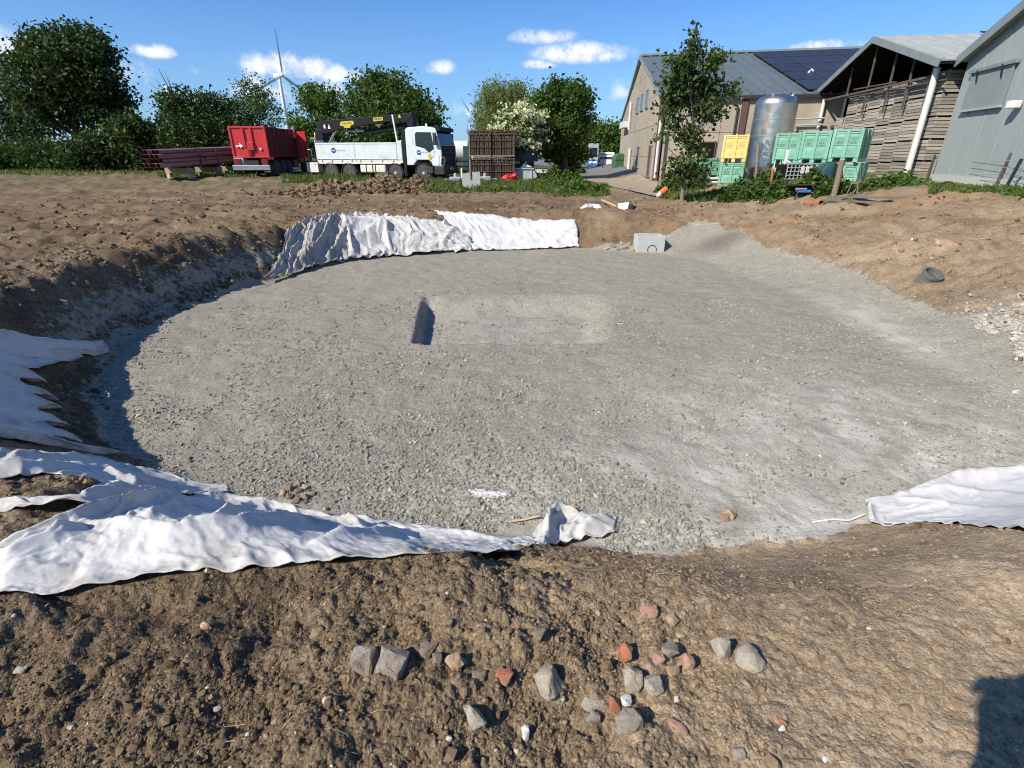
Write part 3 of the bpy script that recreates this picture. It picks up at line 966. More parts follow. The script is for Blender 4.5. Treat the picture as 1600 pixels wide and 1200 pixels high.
# the stones that stand out one by one: name, label, pixel centre and size in the photo, material, flatness
ST = [
 ('stone', 'jagged pale grey rock, left end of the row of stones in the soil', 570, 1025, 50, 46, 'st_grey', .8),
 ('stone', 'large flat purplish-grey rock next to the jagged pale one', 614, 1036, 54, 58, 'st_grey', .55),
 ('stone', 'small brown lump right of the large flat grey rock', 670, 1013, 26, 34, 'st_brown', .8),
 ('stone', 'little brown stone wedged below the brown lump', 684, 1038, 18, 22, 'st_brown', .8),
 ('stone', 'tan and orange stone with a white tip', 712, 1036, 30, 32, 'st_tan', .9),
 ('stone', 'thin dark slab lying left of the orange tile shard', 750, 1058, 32, 17, 'st_brown', .35),
 ('tile_shard', 'triangular orange-red roof tile shard among the stones', 787, 1057, 34, 27, 'st_brick', .4),
 ('stone', 'pale grey angular block with a dark pit, in the middle of the foreground', 857, 1060, 44, 47, 'st_pale', .75),
 ('stone', 'oval pale slab lying alone in front of the other stones', 743, 1113, 32, 48, 'st_pale', .5),
 ('stone', 'small bright white chip at the bottom centre', 822, 1134, 16, 22, 'st_white', .7),
 ('brick_piece', 'pinkish brick lump alone above the stones, right of centre', 1014, 952, 30, 25, 'st_pink', .75),
 ('brick_piece', 'sharp bright orange brick fragment standing left of the red ones', 977, 1014, 22, 30, 'st_brick', 1.0),
 ('stone', 'rounded grey stone above the reddish brick pieces', 1046, 1008, 30, 30, 'st_grey', .75),
 ('brick_piece', 'pink triangular brick piece below the rounded grey stone', 1029, 1029, 22, 20, 'st_pink', .8),
 ('brick_piece', 'flat dull orange brick piece right of the pink triangular one', 1051, 1038, 26, 20, 'st_tan', .6),
 ('brick_piece', 'brownish red brick lump, rightmost of the brick cluster', 1076, 1024, 20, 28, 'st_pink', .9),
 ('stone', 'pale beige wedge-shaped stone under the bright orange fragment', 988, 1053, 34, 40, 'st_pale', .75),
 ('stone', 'grey-white split stone right of the beige wedge', 1019, 1060, 34, 38, 'st_pale', .7),
 ('stone', 'smooth rounded beige cobble at the right end of the stones', 1130, 1004, 36, 35, 'st_pale', .85),
 ('stone', 'long whitish rock right next to the rounded cobble', 1171, 1018, 40, 50, 'st_pale', .6),
 ('stone', 'flat beige stone pointing left, behind the small orange pebble', 931, 1091, 48, 24, 'st_pale', .55),
 ('stone', 'dark grey flat stone just below the beige pointed one', 929, 1111, 28, 21, 'st_grey', .5),
 ('brick_piece', 'round orange pebble between two grey stones', 961, 1098, 20, 25, 'st_brick', .9),
 ('stone', 'big cracked grey stone, lowest of the right-hand cluster', 981, 1128, 46, 42, 'st_grey', .6),
 ('stone', 'white chip beside the round orange pebble', 979, 1090, 20, 22, 'st_white', .6),
 ('stone', 'narrow pinkish flat stone with a deep shadow, low on the right', 1061, 1135, 38, 16, 'st_pink', .45),
 ('stone', 'brown clod-like stone above the pale angular block', 846, 1003, 26, 22, 'st_brown', .9),
 ('brick_piece', 'tiny orange chip alone near the bottom right', 1223, 1126, 14, 13, 'st_brick', .7),
 ('stone', 'yellowish stone lying in the pale gravel near the front', 1138, 800, 24, 22, 'st_tan', .8),
 ('brick_piece', 'pale pink brick bit in the gravel beside the yellowish stone', 1131, 809, 20, 14, 'st_pink', .7),
 ('brick_piece', 'little brick chip by the twisted end of the near sheet', 897, 792, 15, 10, 'st_pink', .7),
 ('stone', 'flat pale boulder on the brown bank at the right', 1475, 388, 46, 20, 'st_tan', .5),
 ('stone', 'small white stone on the brown bank left of the flat boulder', 1424, 378, 10, 7, 'st_white', .7),
 ('stone', 'whitish stone low on the right gravel bank', 1586, 612, 14, 10, 'st_white', .7),
 ('stone', 'small grey-blue stone near the bottom edge, right of centre', 1153, 1180, 24, 18, 'st_grey', .7),
 ('stone', 'white pebble at the bottom edge near the shadow', 1287, 1190, 14, 10, 'st_white', .7),
 ('stone', 'white flake near the tiny orange chip', 1221, 1137, 12, 9, 'st_white', .5),
 ('stone', 'round brown stone above the bright rock, upper middle of the soil', 700, 985, 20, 16, 'st_brown', .8),
 ('stone', 'dull orange stone on the dark soil at the left', 324, 983, 22, 12, 'st_tan', .7),
 ('stone', 'pale stone at the lower left, half sunk in the clods', 27, 1036, 20, 12, 'st_pale', .7),
]

rng = np.random.default_rng(5)
# near soil
x, y = cone_points(rng, 150000, .95, 4.2, -62, 62)
g = gravel_mask(x, y); rmk = rough_mask(x, y)
cl_ = .5 + .9 * fbm(x * 2.3, y * 2.3, 77, 3)
keep = (g < .4) & (rng.uniform(0, 1, len(x)) < np.clip(cl_, .15, 1) * (.3 + .7 * rmk)) & ~under_cloth(x, y)
x, y = x[keep], y[keep]
sz = np.clip(np.exp(rng.normal(math.log(.0034), .62, len(x))), .0017, .03)
tint = np.clip(rng.normal(.56, .2, len(x)) - .14 * (x < -.3) + .2 * (x > .6), 0, 1)
tint[rng.uniform(0, 1, len(x)) < .012] = 1.25
free = np.ones(len(x), bool)
for s_ in ST:
    c = hit(s_[2], s_[3] + s_[5] * .2); k = c[1] / ray(s_[2], s_[3])[1] / 800
    free &= np.hypot(x - c[0], (y - c[1]) * .8) > s_[4] * k * .5
x, y, sz, tint = x[free], y[free], sz[free], tint[free]
hz_ = h_full(x, y)
for big, nm in ((True, 'soil_clods'), (False, 'soil_crumbs')):
    k = ((sz > .0055) & (rng.uniform(0, 1, len(sz)) < .6)) if big else (sz <= .0055)
    o = scatter(nm, np.stack([x, y, hz_], -1)[k], sz[k], M['clod'], rng, ICO_V if big else OCT_V, ICO_F if big else OCT_F, tint=tint[k] - .06, sink=.42 if big else .25)
    tag(o, kind='stuff')
# farther soil, the rim and the heaps
x, y = cone_points(rng, 26000, 3.6, 30, power=1.0)
g = gravel_mask(x, y)
cl_ = .35 + 1.0 * fbm(x * .8, y * 1.6, 78, 3)
keep = (g < .4) & (rng.uniform(0, 1, len(x)) < np.clip(cl_, .02, 1)) & (outer(x, y) < .68) & ~under_cloth(x, y)
x, y = x[keep], y[keep]
hm = np.zeros_like(x)
sz = np.clip(np.exp(rng.normal(math.log(.02), .6, len(x))) * (.5 + .06 * np.hypot(x, y)), .008, .085)
o = scatter('soil_lumps', np.stack([x, y, h_full(x, y)], -1), sz, M['clod'], rng, OCT_V, OCT_F, tint=np.clip(rng.normal(.42, .18, len(x)) + .12 * (x > 5), 0, 1))
tag(o, kind='stuff')
# scraped left bank: broken lumps and stones along it
th_ = R(1) * rng.uniform(125, 222, 3000); rf_ = np.interp(np.degrees(th_), _tt, _rr, period=360); w_ = per(_wa, np.degrees(th_))
rr_ = rf_ + w_ * rng.uniform(-.03, 1.5, len(th_))
x = PC[0] + rr_ * np.cos(th_); y = PC[1] + rr_ * np.sin(th_)
k = ~under_cloth(x, y) & (fbm(x * 1.5, y * 1.5, 83, 3) + rng.normal(0, .35, len(x)) > -.1)
x, y = x[k], y[k]
o = scatter('bank_lumps', np.stack([x, y, h_full(x, y)], -1), np.clip(np.exp(rng.normal(math.log(.014), .6, len(x))), .006, .07), M['clod'], rng, tint=np.clip(rng.normal(.42, .22, len(x)), 0, 1.05))
tag(o, kind='stuff')
# heap in front of the crane truck
xs, ys = [], []
for (mx, my, sx, sy, h, rot) in MOUNDS[:4]:
    xs.append(rng.normal(mx, sx * .75, 900)); ys.append(rng.normal(my, sy * .75, 900))
x = np.concatenate(xs); y = np.concatenate(ys)
o = scatter('heap_lumps', np.stack([x, y, h_full(x, y)], -1), np.clip(np.exp(rng.normal(math.log(.065), .5, len(x))), .03, .2), M['clod'], rng, tint=np.clip(rng.normal(.3, .2, len(x)), 0, 1))
tag(o, kind='stuff')
# gravel
x, y = cone_points(rng, 80000, 2.6, 10, -52, 52, 1.25)
g = gravel_mask(x, y)
cl_ = .42 + 1.0 * fbm(x * .9, y * .9, 79, 3) + .45 * np.exp(-((x + 2.0) / 1.5) ** 2 - ((y - 4.0) / 1.2) ** 2) + .35 * (np.hypot(x, y - 2.9) < 1.3)
keep = (g > .6) & (rng.uniform(0, 1, len(x)) < np.clip(cl_, .06, 1)) & ~under_cloth(x, y)
x, y = x[keep], y[keep]
sz = np.clip(np.exp(rng.normal(math.log(.0102), .4, len(x))), .005, .028) * (.75 + .05 * np.hypot(x, y))
o = scatter('gravel_stones', np.stack([x, y, h_full(x, y)], -1), sz, M['pebble'], rng, OCT_V, OCT_F, tint=np.clip(rng.normal(.55, .2, len(x)), 0, 1), flat=.8)
tag(o, kind='stuff')
# pale rubble on the right bank
p = PT(1540, 470, 0.0)
x = rng.normal(p[0] + .1, .75, 2600); y = rng.normal(p[1] + .1, .5, 2600)
k = gravel_mask(x, y) < .5
x, y = x[k], y[k]
o = scatter('pale_rubble', np.stack([x, y, h_full(x, y)], -1), np.clip(np.exp(rng.normal(math.log(.02), .5, len(x))), .01, .06), M['pebble'], rng, tint=np.clip(rng.normal(.78, .2, len(x)), .3, 1.0))
tag(o, kind='stuff')
# ------------------------------------------------------------------ road
def strip(name, left, right, m, lift):
    """ground sheet between two pixel-traced edges, laid over the terrain"""
    def dens(pts):
        out = []
        for (a, b) in zip(pts[:-1], pts[1:]):
            for k in range(8): out.append(a + (b - a) * k / 8)
        return np.array(out + [pts[-1]])
    L = dens([np.array(p) for p in left]); Rr = dens([np.array(p) for p in right])
    V = []; nu = 9
    for a, b in zip(L, Rr):
        for k in range(nu):
            p = a + (b - a) * k / (nu - 1)
            V.append((p[0], p[1]))
    V = np.array(V)
    z = h_base(V[:, 0], V[:, 1]) + lift + .015 * pn(V[:, 0] * .7, V[:, 1] * .7, 9)
    n = len(L)
    i = np.arange(n - 1)[:, None] * nu + np.arange(nu - 1)[None]
    F = np.stack([i, i + 1, i + nu + 1, i + nu], -1).reshape(-1, 4)
    return tag(link(name, mesh_np(name, np.column_stack([V, z]), F, True), m), kind='structure')


strip('dirt_track', [(6.2, 22.5), (5.7, 28), (5.2, 34), (5.0, 40)], [(8.6, 21.5), (8.4, 28), (8.4, 34), (9.2, 40)], M['track'], .05)
strip('road', [(5.0, 40.0), (5.0, 55), (5.5, 80), (-4, 110), (-30, 160)], [(9.2, 40.0), (10.6, 58), (16, 80), (16, 120), (0, 180)], M['asphalt'], .06)

# ------------------------------------------------------------------ warehouse
ZE = 4.57
A0 = Vector((8.6, 33.0, 0)); B0 = Vector((10.8, 56.5, 0))
LD = Vector((.98, -.2, 0)).normalized()
GD = (B0 - A0).normalized(); GW = (B0 - A0).length
ZR = 8.17
LEN = 26.0
wh = thing('warehouse', 'long concrete-panel warehouse with a grey sheet roof and solar panels behind the maple', 'warehouse', A0)


def loc(o_):   # world mesh coordinates -> stored under an Empty standing at A0 etc.
    return o_


def wpart(mb, name, m, root, parent=None, **k):
    """mesh given in world coordinates, parented under root (or a part of root)"""
    me = mb.mesh(name, k.get('smooth', False), k.get('bevel', 0), k.get('seg', 2))
    org = root.location if parent is None else parent.matrix_local.translation + root.location
    me.transform(Matrix.Translation(-Vector(org)))
    return link(name, me, m, parent or root)


def slabs(name, root, parent, o, ex, ey, n, dx, L, th, m, rib=.05, skip=None, rows=1, gap=.0, ribs=1):
    """n x rows alike sheets sharing one mesh; o corner, ex along, ey up the slope"""
    mb = MB()
    Ly = L / rows
    mb.box(gap, dx - gap, gap, Ly - gap, 0, th)
    if rib:
        for k in range(ribs):
            x0 = dx * k / ribs
            mb.prism([(x0 + .0, th * .98), (x0 + .03, th + rib), (x0 + .09, th + rib), (x0 + .12, th * .98)], gap + .004, Ly - gap - .004)
    me = mb.mesh(name); me.materials.append(m)
    Mx = frame(o, ex, ey)
    org = (parent.matrix_local.translation if parent else Vector((0, 0, 0))) + root.location
    for i in range(n):
        for j in range(rows):
            if skip and skip(i, j): continue
            ob = bpy.data.objects.new(name, me); COL.objects.link(ob)
            ob.parent = parent or root
            ob.matrix_local = Matrix.Translation(-org) @ Mx @ Matrix.Translation((i * dx, j * Ly, 0))


# long wall panels (inner line), butted, joints recessed by the gap between them
gap = .012
core = MB()
nrm_l = Vector((LD.y, -LD.x, 0))       # outwards, towards the camera side
if nrm_l.y > 0: nrm_l = -nrm_l
nrm_g = Vector((-GD.y, GD.x, 0))
if nrm_g.x > 0: nrm_g = -nrm_g
E0 = A0 + LD * LEN; F0 = B0 + LD * LEN
# dark core behind the panels
ins = .12
core.poly3([A0 - nrm_l * ins + Vector((0, 0, -.3)), E0 - nrm_l * ins + Vector((0, 0, -.3)), E0 - nrm_l * ins + Vector((0, 0, ZE - .1)), A0 - nrm_l * ins + Vector((0, 0, ZE - .1))], -nrm_l, .1)
mid = (A0 + B0) / 2
core.poly3([A0 - nrm_g * ins + GD * .2 + Vector((0, 0, -.3)), B0 - nrm_g * ins - GD * .2 + Vector((0, 0, -.3)), B0 - nrm_g * ins - GD * .2 + Vector((0, 0, ZE - .1)), mid - nrm_g * ins + Vector((0, 0, ZR - .15)), A0 - nrm_g * ins + GD * .2 + Vector((0, 0, ZE - .1))], -nrm_g, .1)
core.poly3([F0 + Vector((0, 0, -.3)), B0 + Vector((0, 0, -.3)), B0 + Vector((0, 0, ZE - .1)), F0 + Vector((0, 0, ZE - .1))], Vector((0, -1, 0)), .1)
wpart(core, 'inner_wall', M['interior'], wh)
# wall panels, long side
rows = [(-.3, 1.25), (1.25, 2.8), (2.8, ZE - .05)]
cols = np.arange(0, LEN + .01, 3.25)
for i in range(len(cols) - 1):
    for (za, zb) in rows:
        a = A0 + LD * (cols[i] + gap + (.16 if i == 0 else 0)); b = A0 + LD * (cols[i + 1] - gap)
        mb = MB().poly3([(a.x, a.y, za + gap), (b.x, b.y, za + gap), (b.x, b.y, zb - gap), (a.x, a.y, zb - gap)], -nrm_l, .1)
        wpart(mb, 'wall_panel', M['panel_conc'], wh)
# wall panels, gable side, cut along the roof line


def zroof(d):
    return ZE + (ZR - ZE) * (1 - abs(d - GW / 2) / (GW / 2)) - .06


gcols = np.linspace(0, GW, 9)
grows = [-.3, 1.5, 3.3, 5.0, 6.6, 8.3]
for i in range(8):
    d0, d1 = gcols[i] + gap, gcols[i + 1] - gap
    for za, zb in zip(grows[:-1], grows[1:]):
        za += gap; zb -= gap
        ds = [d0, d1] + [d for d in [GW / 2] if d0 < d < d1]
        top = []
        for d in sorted(ds):
            top.append((d, min(zb, zroof(d))))
        # where the roof line crosses the row top
        for d in np.linspace(d0, d1, 9)[1:-1]:
            top.append((d, min(zb, zroof(d))))
        top = sorted(set(top))
        if max(z for _, z in top) <= za + .05: continue
        top = [(d, max(z, za + .01)) for d, z in top]
        pts = [A0 + GD * d1 + Vector((0, 0, za)), A0 + GD * d0 + Vector((0, 0, za))] + [A0 + GD * d + Vector((0, 0, z)) for d, z in top]
        wpart(MB().poly3(pts, -nrm_g, .1), 'wall_panel', M['panel_conc'], wh)
# roof: near slope visible, far slope too
ov = .25
up_n = (mid + Vector((0, 0, ZR)) - A0 - Vector((0, 0, ZE)))
mid_dir = up_n - LD * up_n.dot(LD)
RN = A0 + Vector((0, 0, ZE)) - LD * .15
rid = mid + Vector((0, 0, ZR)) - LD * .15
slope = rid - RN
skew = slope.dot(LD)
rf = MB()
roof_o = RN - slope * .02
RL = slope.length * 1.02
roof = wpart(MB().poly3([roof_o, roof_o + LD * (LEN + .3), rid + LD * (LEN + .3), rid], (0, 0, 1), .05), 'roof', M['grey_trim'], wh)
wpart(MB().poly3([rid, rid + LD * (LEN + .3), B0 + Vector((0, 0, ZE)) + LD * (LEN + .3), B0 + Vector((0, 0, ZE)) - LD * .15], (0, 0, 1), .05), 'roof', M['grey_trim'], wh)
nn = Vector(LD).cross(slope).normalized()


def shear_slabs(name, root, parent, o, along, upv, n, dx, th, m, rib, s0=0.0, u0=0.0, u1=1.0, g=0.0, lift=.0):
    """sheets with edges parallel to `along` and `upv` (not quite square)"""
    al = Vector(along).normalized(); nv = al.cross(Vector(upv)).normalized()
    mb = MB(); up = Vector(upv) * (u1 - u0)
    mb.poly3([al * g + up * .002, al * (dx - g) + up * .002, al * (dx - g) + up * .998, al * g + up * .998], nv, th)
    if rib:
        c = al * (dx * .5)
        for cx_ in (0.08, dx - .0):
            pass
        a = al * .02; b = al * .10
        mb.poly3([a + nv * th + up * .002, b + nv * th + up * .002, b + nv * th + up * .998, a + nv * th + up * .998], nv, rib)
    me = mb.mesh(name); me.materials.append(m)
    org = (parent.matrix_local.translation if parent else Vector((0, 0, 0))) + root.location
    for i in range(n):
        ob = bpy.data.objects.new(name, me); COL.objects.link(ob); ob.parent = parent or root
        ob.location = Vector(o) + al * (s0 + i * dx) + Vector(upv) * u0 + nv * lift - org


shear_slabs('roof_sheet', wh, roof, roof_o, LD, slope * 1.02, int(LEN / .66), .66, .06, M['roof_sheet'], .09, lift=.06)
# solar panels on the right part of the roof, five rows up the slope
for j in range(5):
    shear_slabs('solar_panel', wh, roof, roof_o, LD, slope * 1.02, 11, 1.65, .04, M['solar'], 0, s0=7.6, u0=.03 + j * .185, u1=.03 + j * .185 + .178, g=.02, lift=.235)
# ridge cap, verge and gutter
mb = MB(); mb.bar(rid + Vector((0, 0, .2)), rid + LD * (LEN + .3) + Vector((0, 0, .2)), .5, .12); wpart(mb, 'ridge_cap', M['grey_trim'], wh)
mb = MB(); mb.bar(RN + nrm_g * .05 + Vector((0, 0, .06)), rid + nrm_g * .05 + Vector((0, 0, .1)), .08, .22)
mb.bar(rid + nrm_g * .05 + Vector((0, 0, .1)), B0 + nrm_g * .05 + Vector((0, 0, ZE + .06)), .08, .22); wpart(mb, 'verge_trim', M['grey_trim'], wh)
mb = MB(); mb.bar(RN + nrm_l * .16 + Vector((0, 0, -.06)), RN + LD * LEN + nrm_l * .16 + Vector((0, 0, -.06)), .16, .16); wpart(mb, 'gutter', M['black_plastic'], wh)
# roof vent
v = on_plane(1262, 122, roof_o, nn)
mb = MB(); mb.tube([v, v + Vector((0, 0, .35)), v + Vector((.12, 0, .45)), v + Vector((.25, 0, .35))], .07, 8); wpart(mb, 'roof_vent', M['white_pvc'], wh, smooth=True)


def on_g(px, py): return on_plane(px, py, A0, nrm_g)
def on_l(px, py): return on_plane(px, py, A0, nrm_l)


def wall_rect(x0, y0, x1, y1, f, N, dd, name, m, root=wh, out=.02, t=.05, fr=None):
    """upright rectangle on a wall, from two opposite pixel corners"""
    a = f((x0 + x1) / 2, y0); b = f((x0 + x1) / 2, y1)
    za, zb = max(a.z, b.z), min(a.z, b.z)
    l = f(x0, (y0 + y1) / 2); r = f(x1, (y0 + y1) / 2)
    c = (l + r) / 2; w = (r - l).length / 2
    e = dd * (1 if (r - l).dot(dd) > 0 else -1)
    c = Vector((c.x, c.y, 0)) + N * out
    P = [c - e * w + Vector((0, 0, zb)), c + e * w + Vector((0, 0, zb)), c + e * w + Vector((0, 0, za)), c - e * w + Vector((0, 0, za))]
    ob = wpart(MB().poly3(P, N, t), name, m, root)
    if fr:
        for p, q_ in zip(P, P[1:] + P[:1]):
            d = (q_ - p).normalized()
            mb = MB(); mb.bar(p - d * .05 + N * t * .5, q_ + d * .05 + N * t * .5, .05, t + .05, up=tuple(N))
            wpart(mb, 'frame_bar', fr, root, ob)
    return ob


for (x0, y0, x1, y1) in [(1010.5, 142, 1013.5, 168), (1002.5, 149, 1005.5, 172), (996, 154, 998.5, 176)]:
    wall_rect(x0, y0, x1, y1, on_g, nrm_g, GD, 'window', M['glass'], fr=M['grey_trim'])
wall_rect(1013.5, 228, 1018, 276, on_g, nrm_g, GD, 'door', M['brown_steel'], fr=M['grey_trim'])
wall_rect(996, 230, 999, 262, on_g, nrm_g, GD, 'door', M['brown_steel'], fr=M['grey_trim'])
for (x0, y0, x1, y1, r_) in [(987, 160, 985, 203, .09), (985.5, 232, 984.5, 264, .11), (1032, 190, 1027, 278, .08)]:
    a = on_g(x0, y0); b = on_g(x1, y1)
    mb = MB(); mb.tube([Vector((b.x, b.y, min(a.z, b.z))) + nrm_g * .15, Vector((b.x, b.y, max(a.z, b.z))) + nrm_g * .15], r_, 8)
    wpart(mb, 'downpipe', M['white_pvc'], wh, smooth=True)
wall_rect(977, 191, 983, 200, on_g, nrm_g, GD, 'vent_box', M['white_pvc'], t=.5)
wall_rect(1090, 222, 1116, 252, on_l, nrm_l, LD, 'window', M['interior'], fr=M['brown_steel'])
for px, m_, w_ in [(1158, M['brown_steel'], .32), (1031, M['brown_steel'], .3)]:
    c = on_l(px, 200)
    mb = MB(); mb.bar((c.x + nrm_l.x * .06, c.y + nrm_l.y * .06, -.2), (c.x + nrm_l.x * .06, c.y + nrm_l.y * .06, ZE - .16), w_, .12, up=tuple(nrm_l)); wpart(mb, 'column', m_, wh)
c = on_l(1148, 190); d = on_l(1152, 168)
mb = MB(); mb.tube([(c.x, c.y - .12, 1.2), (c.x, c.y - .12, d.z), (c.x, c.y - .12, d.z + .05), (c.x - .25, c.y - .14, d.z + .12)], .05, 6); wpart(mb, 'cable_pipe', M['black_plastic'], wh, smooth=True)
c = on_l(1281, 178)
mb = MB(); mb.tube([(c.x, c.y - .16, .3), (c.x, c.y - .16, ZE - .2)], .09, 10); wpart(mb, 'downpipe', M['white_pvc'], wh, smooth=True)
mb = MB()
for py in (187, 197):
    a = on_l(1237, py); b = on_l(1284, py - 2); mb.tube([a + nrm_l * .4, b + nrm_l * .4], .05, 6)
a = on_l(1239, 186); mb.tube([a + nrm_l * .4, Vector((a.x, a.y, .4)) + nrm_l * .4], .05, 6)
wpart(mb, 'wall_rail', M['galv'], wh, smooth=True)

# ------------------------------------------------------------------ open shed with stacked pallet boxes
SL = Vector((16.9, 31.5, 0)); SR = Vector((15.42, 21.0, 0))
SD = (SR - SL).normalized(); SW = (SR - SL).length
SN = Vector((SD.y, -SD.x, 0))
if SN.x > 0: SN = -SN
SI = -SN                                  # into the shed
ZS, ZA = 4.62, 6.17
DEP = 14.0
sh = thing('open_shed', 'open-fronted shed with a low gable, its opening filled by stacked pallet boxes', 'shed', SL)
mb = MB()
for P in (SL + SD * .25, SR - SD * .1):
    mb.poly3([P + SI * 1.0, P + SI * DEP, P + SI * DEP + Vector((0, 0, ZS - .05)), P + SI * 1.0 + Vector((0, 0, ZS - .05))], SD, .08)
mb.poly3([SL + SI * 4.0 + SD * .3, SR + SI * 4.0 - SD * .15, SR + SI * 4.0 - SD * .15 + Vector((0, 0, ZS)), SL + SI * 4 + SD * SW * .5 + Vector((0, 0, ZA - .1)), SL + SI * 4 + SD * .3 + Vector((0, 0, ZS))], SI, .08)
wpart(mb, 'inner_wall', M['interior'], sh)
apex = SL + SD * SW / 2 + Vector((0, 0, ZA)); el_, er_ = SL + Vector((0, 0, ZS)), SR + Vector((0, 0, ZS))
for (e_, nm) in ((el_, 0), (er_, 1)):
    o1 = e_ + SN * .5 + (e_ - apex).normalized() * .25
    a1 = apex + SN * .5
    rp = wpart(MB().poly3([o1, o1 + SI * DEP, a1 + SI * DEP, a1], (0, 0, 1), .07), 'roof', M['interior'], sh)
    n_ = int(DEP / .9)
    base = o1 if nm == 1 else a1
    upv = (a1 - o1) if nm == 1 else (o1 - a1)
    nv = SI.cross(upv).normalized()
    shear_slabs('roof_sheet', sh, rp, base, SI, upv, n_, .9, .05, M['roof_light'], .05, lift=.09 if nv.z > 0 else -.2)
    if nm == 1:
        for j in range(3):
            shear_slabs('solar_panel', sh, rp, base, SI, upv, 6, 1.65, .04, M['solar'], 0, s0=3.9, u0=.04 + j * .31, u1=.04 + j * .31 + .3, g=.02, lift=.22)
    # broad verge board
    mb = MB(); mb.bar(o1 + SN * .03 + Vector((0, 0, .03)), a1 + SN * .03 + Vector((0, 0, .03)), .06, .24); wpart(mb, 'verge_trim', M['grey_trim'], sh)
mb = MB(); mb.bar(er_ + SN * .5 - SD * 1.0 + Vector((0, 0, .28)), er_ + SN * .5 + SD * .2 + Vector((0, 0, -.07)), .03, .05); wpart(mb, 'verge_edge', M['white_plain'], sh)


def on_s(px, py, out=0.0): return on_plane(px, py, SL + SN * out, SN)


for px in (1334, 1365, 1398, 1428, 1461):
    c = on_s(px, 120)
    d = (Vector((c.x, c.y, 0)) - SL).dot(SD)
    zt = ZS + (ZA - ZS) * (1 - abs(d - SW / 2) / (SW / 2))
    mb = MB(); mb.bar(SL + SD * d + SN * .12 + Vector((0, 0, 3.3)), SL + SD * d + SN * .12 + Vector((0, 0, zt)), .06, .06); wpart(mb, 'post', M['beam_wood'], sh)
for (x0, y0, x1, y1, w_) in [(1287, 157, 1475, 115, .085), (1325, 152, 1478, 124, .05), (1334, 140, 1400, 128, .05)]:
    mb = MB(); mb.bar(on_s(x0, y0, .15), on_s(x1, y1, .15), w_, w_); wpart(mb, 'rail', M['beam_wood'], sh)
mb = MB(); c = on_s(1294, 150)
mb.bar(SL + SN * .1 + Vector((0, 0, .3)), SL + SN * .1 + Vector((0, 0, ZS)), .2, .2); wpart(mb, 'corner_post', M['brown_steel'], sh)
dp = MB(); pb = SR + SN * .22 - SD * .35
dp.tube([pb + Vector((0, 0, .7)), pb + Vector((0, 0, ZS - .12))], .11, 14); wpart(dp, 'downpipe', M['white_pvc'], sh, smooth=True)

# pallet boxes: slatted timber, each a thing of its own
BW, BH, BD = 1.06, .745, 1.0


def slat_crate(name, label, group, m, w, h, d, nsl, post=.07):
    t = thing(name, label, 'crate', (0, 0, 0), 0, group)
    sl = (h - .04) / nsl
    mb = MB()
    mb.box(-w / 2, w / 2, -.012, .012, 0, sl * .84)
    me = mb.mesh('slat'); me.materials.append(m)
    rg = random.Random(3)
    for k in range(nsl):
        o = bpy.data.objects.new('slat', me); COL.objects.link(o); o.parent = t
        o.location = (rg.uniform(-.005, .005), -.014 + rg.uniform(-.005, .005), .03 + k * sl); o.rotation_euler = (rg.uniform(-.03, .03), rg.uniform(-.006, .006), 0)
    me2 = MB().box(-d / 2, d / 2, -.012, .012, 0, sl * .80).mesh('slat'); me2.materials.append(m)
    for k in range(nsl):
        for sx in (-1, 1):
            o = bpy.data.objects.new('slat', me2); COL.objects.link(o); o.parent = t
            o.location = (sx * (w / 2 - .004), d / 2, .03 + k * sl); o.rotation_euler = (0, 0, math.pi / 2)
    me3 = MB().box(-.03, .03, -.035, .03, 0.0, h - .01).mesh('corner_post'); me3.materials.append(m)
    for sx in (-1, 1):
        for yy in (.05, d - .05):
            o = bpy.data.objects.new('corner_post', me3); COL.objects.link(o); o.parent = t; o.location = (sx * (w / 2 - .045), yy, 0)
    MB().box(-w / 2 + .03, w / 2 - .03, .06, d - .06, .04, .07).build('base_board', m, t)
    return t


proto = slat_crate('wooden_crate', 'weathered grey slatted pallet box in the tall stacks under the open shed', 'pallet boxes stacked in the open shed', M['old_wood'], BW, BH, BD, 6)
rg = random.Random(8)
rzS = math.atan2(SD.y, SD.x)
first = True
ncol = 9
for c in range(ncol):
    d = 1.25 + c * (BW + .025) - .55 + .53
    if c == 0: nst = 3
    else: nst = 4 if c < 8 else 5
    z = zg(*(SL + SD * d)[:2]) - .03
    zb = .35 + .35 * c / 8
    for k in range(5 if c > 1 else (4 if c == 1 else 3)):
        o = proto if first else copy_tree(proto)
        first = False
        p = SL + SD * (d + rg.uniform(-.02, .02)) + SI * (.10 + rg.uniform(-.015, .02) + (.5 if c == 0 else 0)) + Vector((0, 0, zb + k * (BH + .005)))
        o.location = p
        o.rotation_euler = (0, 0, rzS + rg.uniform(-.015, .015))
        col_n = ['first', 'second', 'third', 'fourth', 'fifth', 'sixth', 'seventh', 'eighth', 'ninth'][c]
        row_n = ['bottom', 'second from the bottom', 'third from the bottom', 'fourth from the bottom', 'fifth from the bottom'][k]
        o['label'] = f'grey slatted pallet box, {row_n} in the {col_n} stack from the warehouse'
# one dark log-like crate on the short left stack
t = thing('wooden_box', 'dark broken timber box lying on top of the short stack beside the warehouse', 'crate', SL + SD * 1.2 + SI * .3 + Vector((0, 0, .35 + 3 * BH + .03)), rzS)
MB().box(-.5, .5, 0, .8, 0, .1).build('lower_board', M['beam_wood'], t)
MB().box(-.5, .5, 0, .8, .34, .46).build('upper_board', M['beam_wood'], t)
for k in range(4):
    MB().box(-.42 + k * .26, -.34 + k * .26, .02, .1, .1, .34).build('block', M['dark_wood'], t)

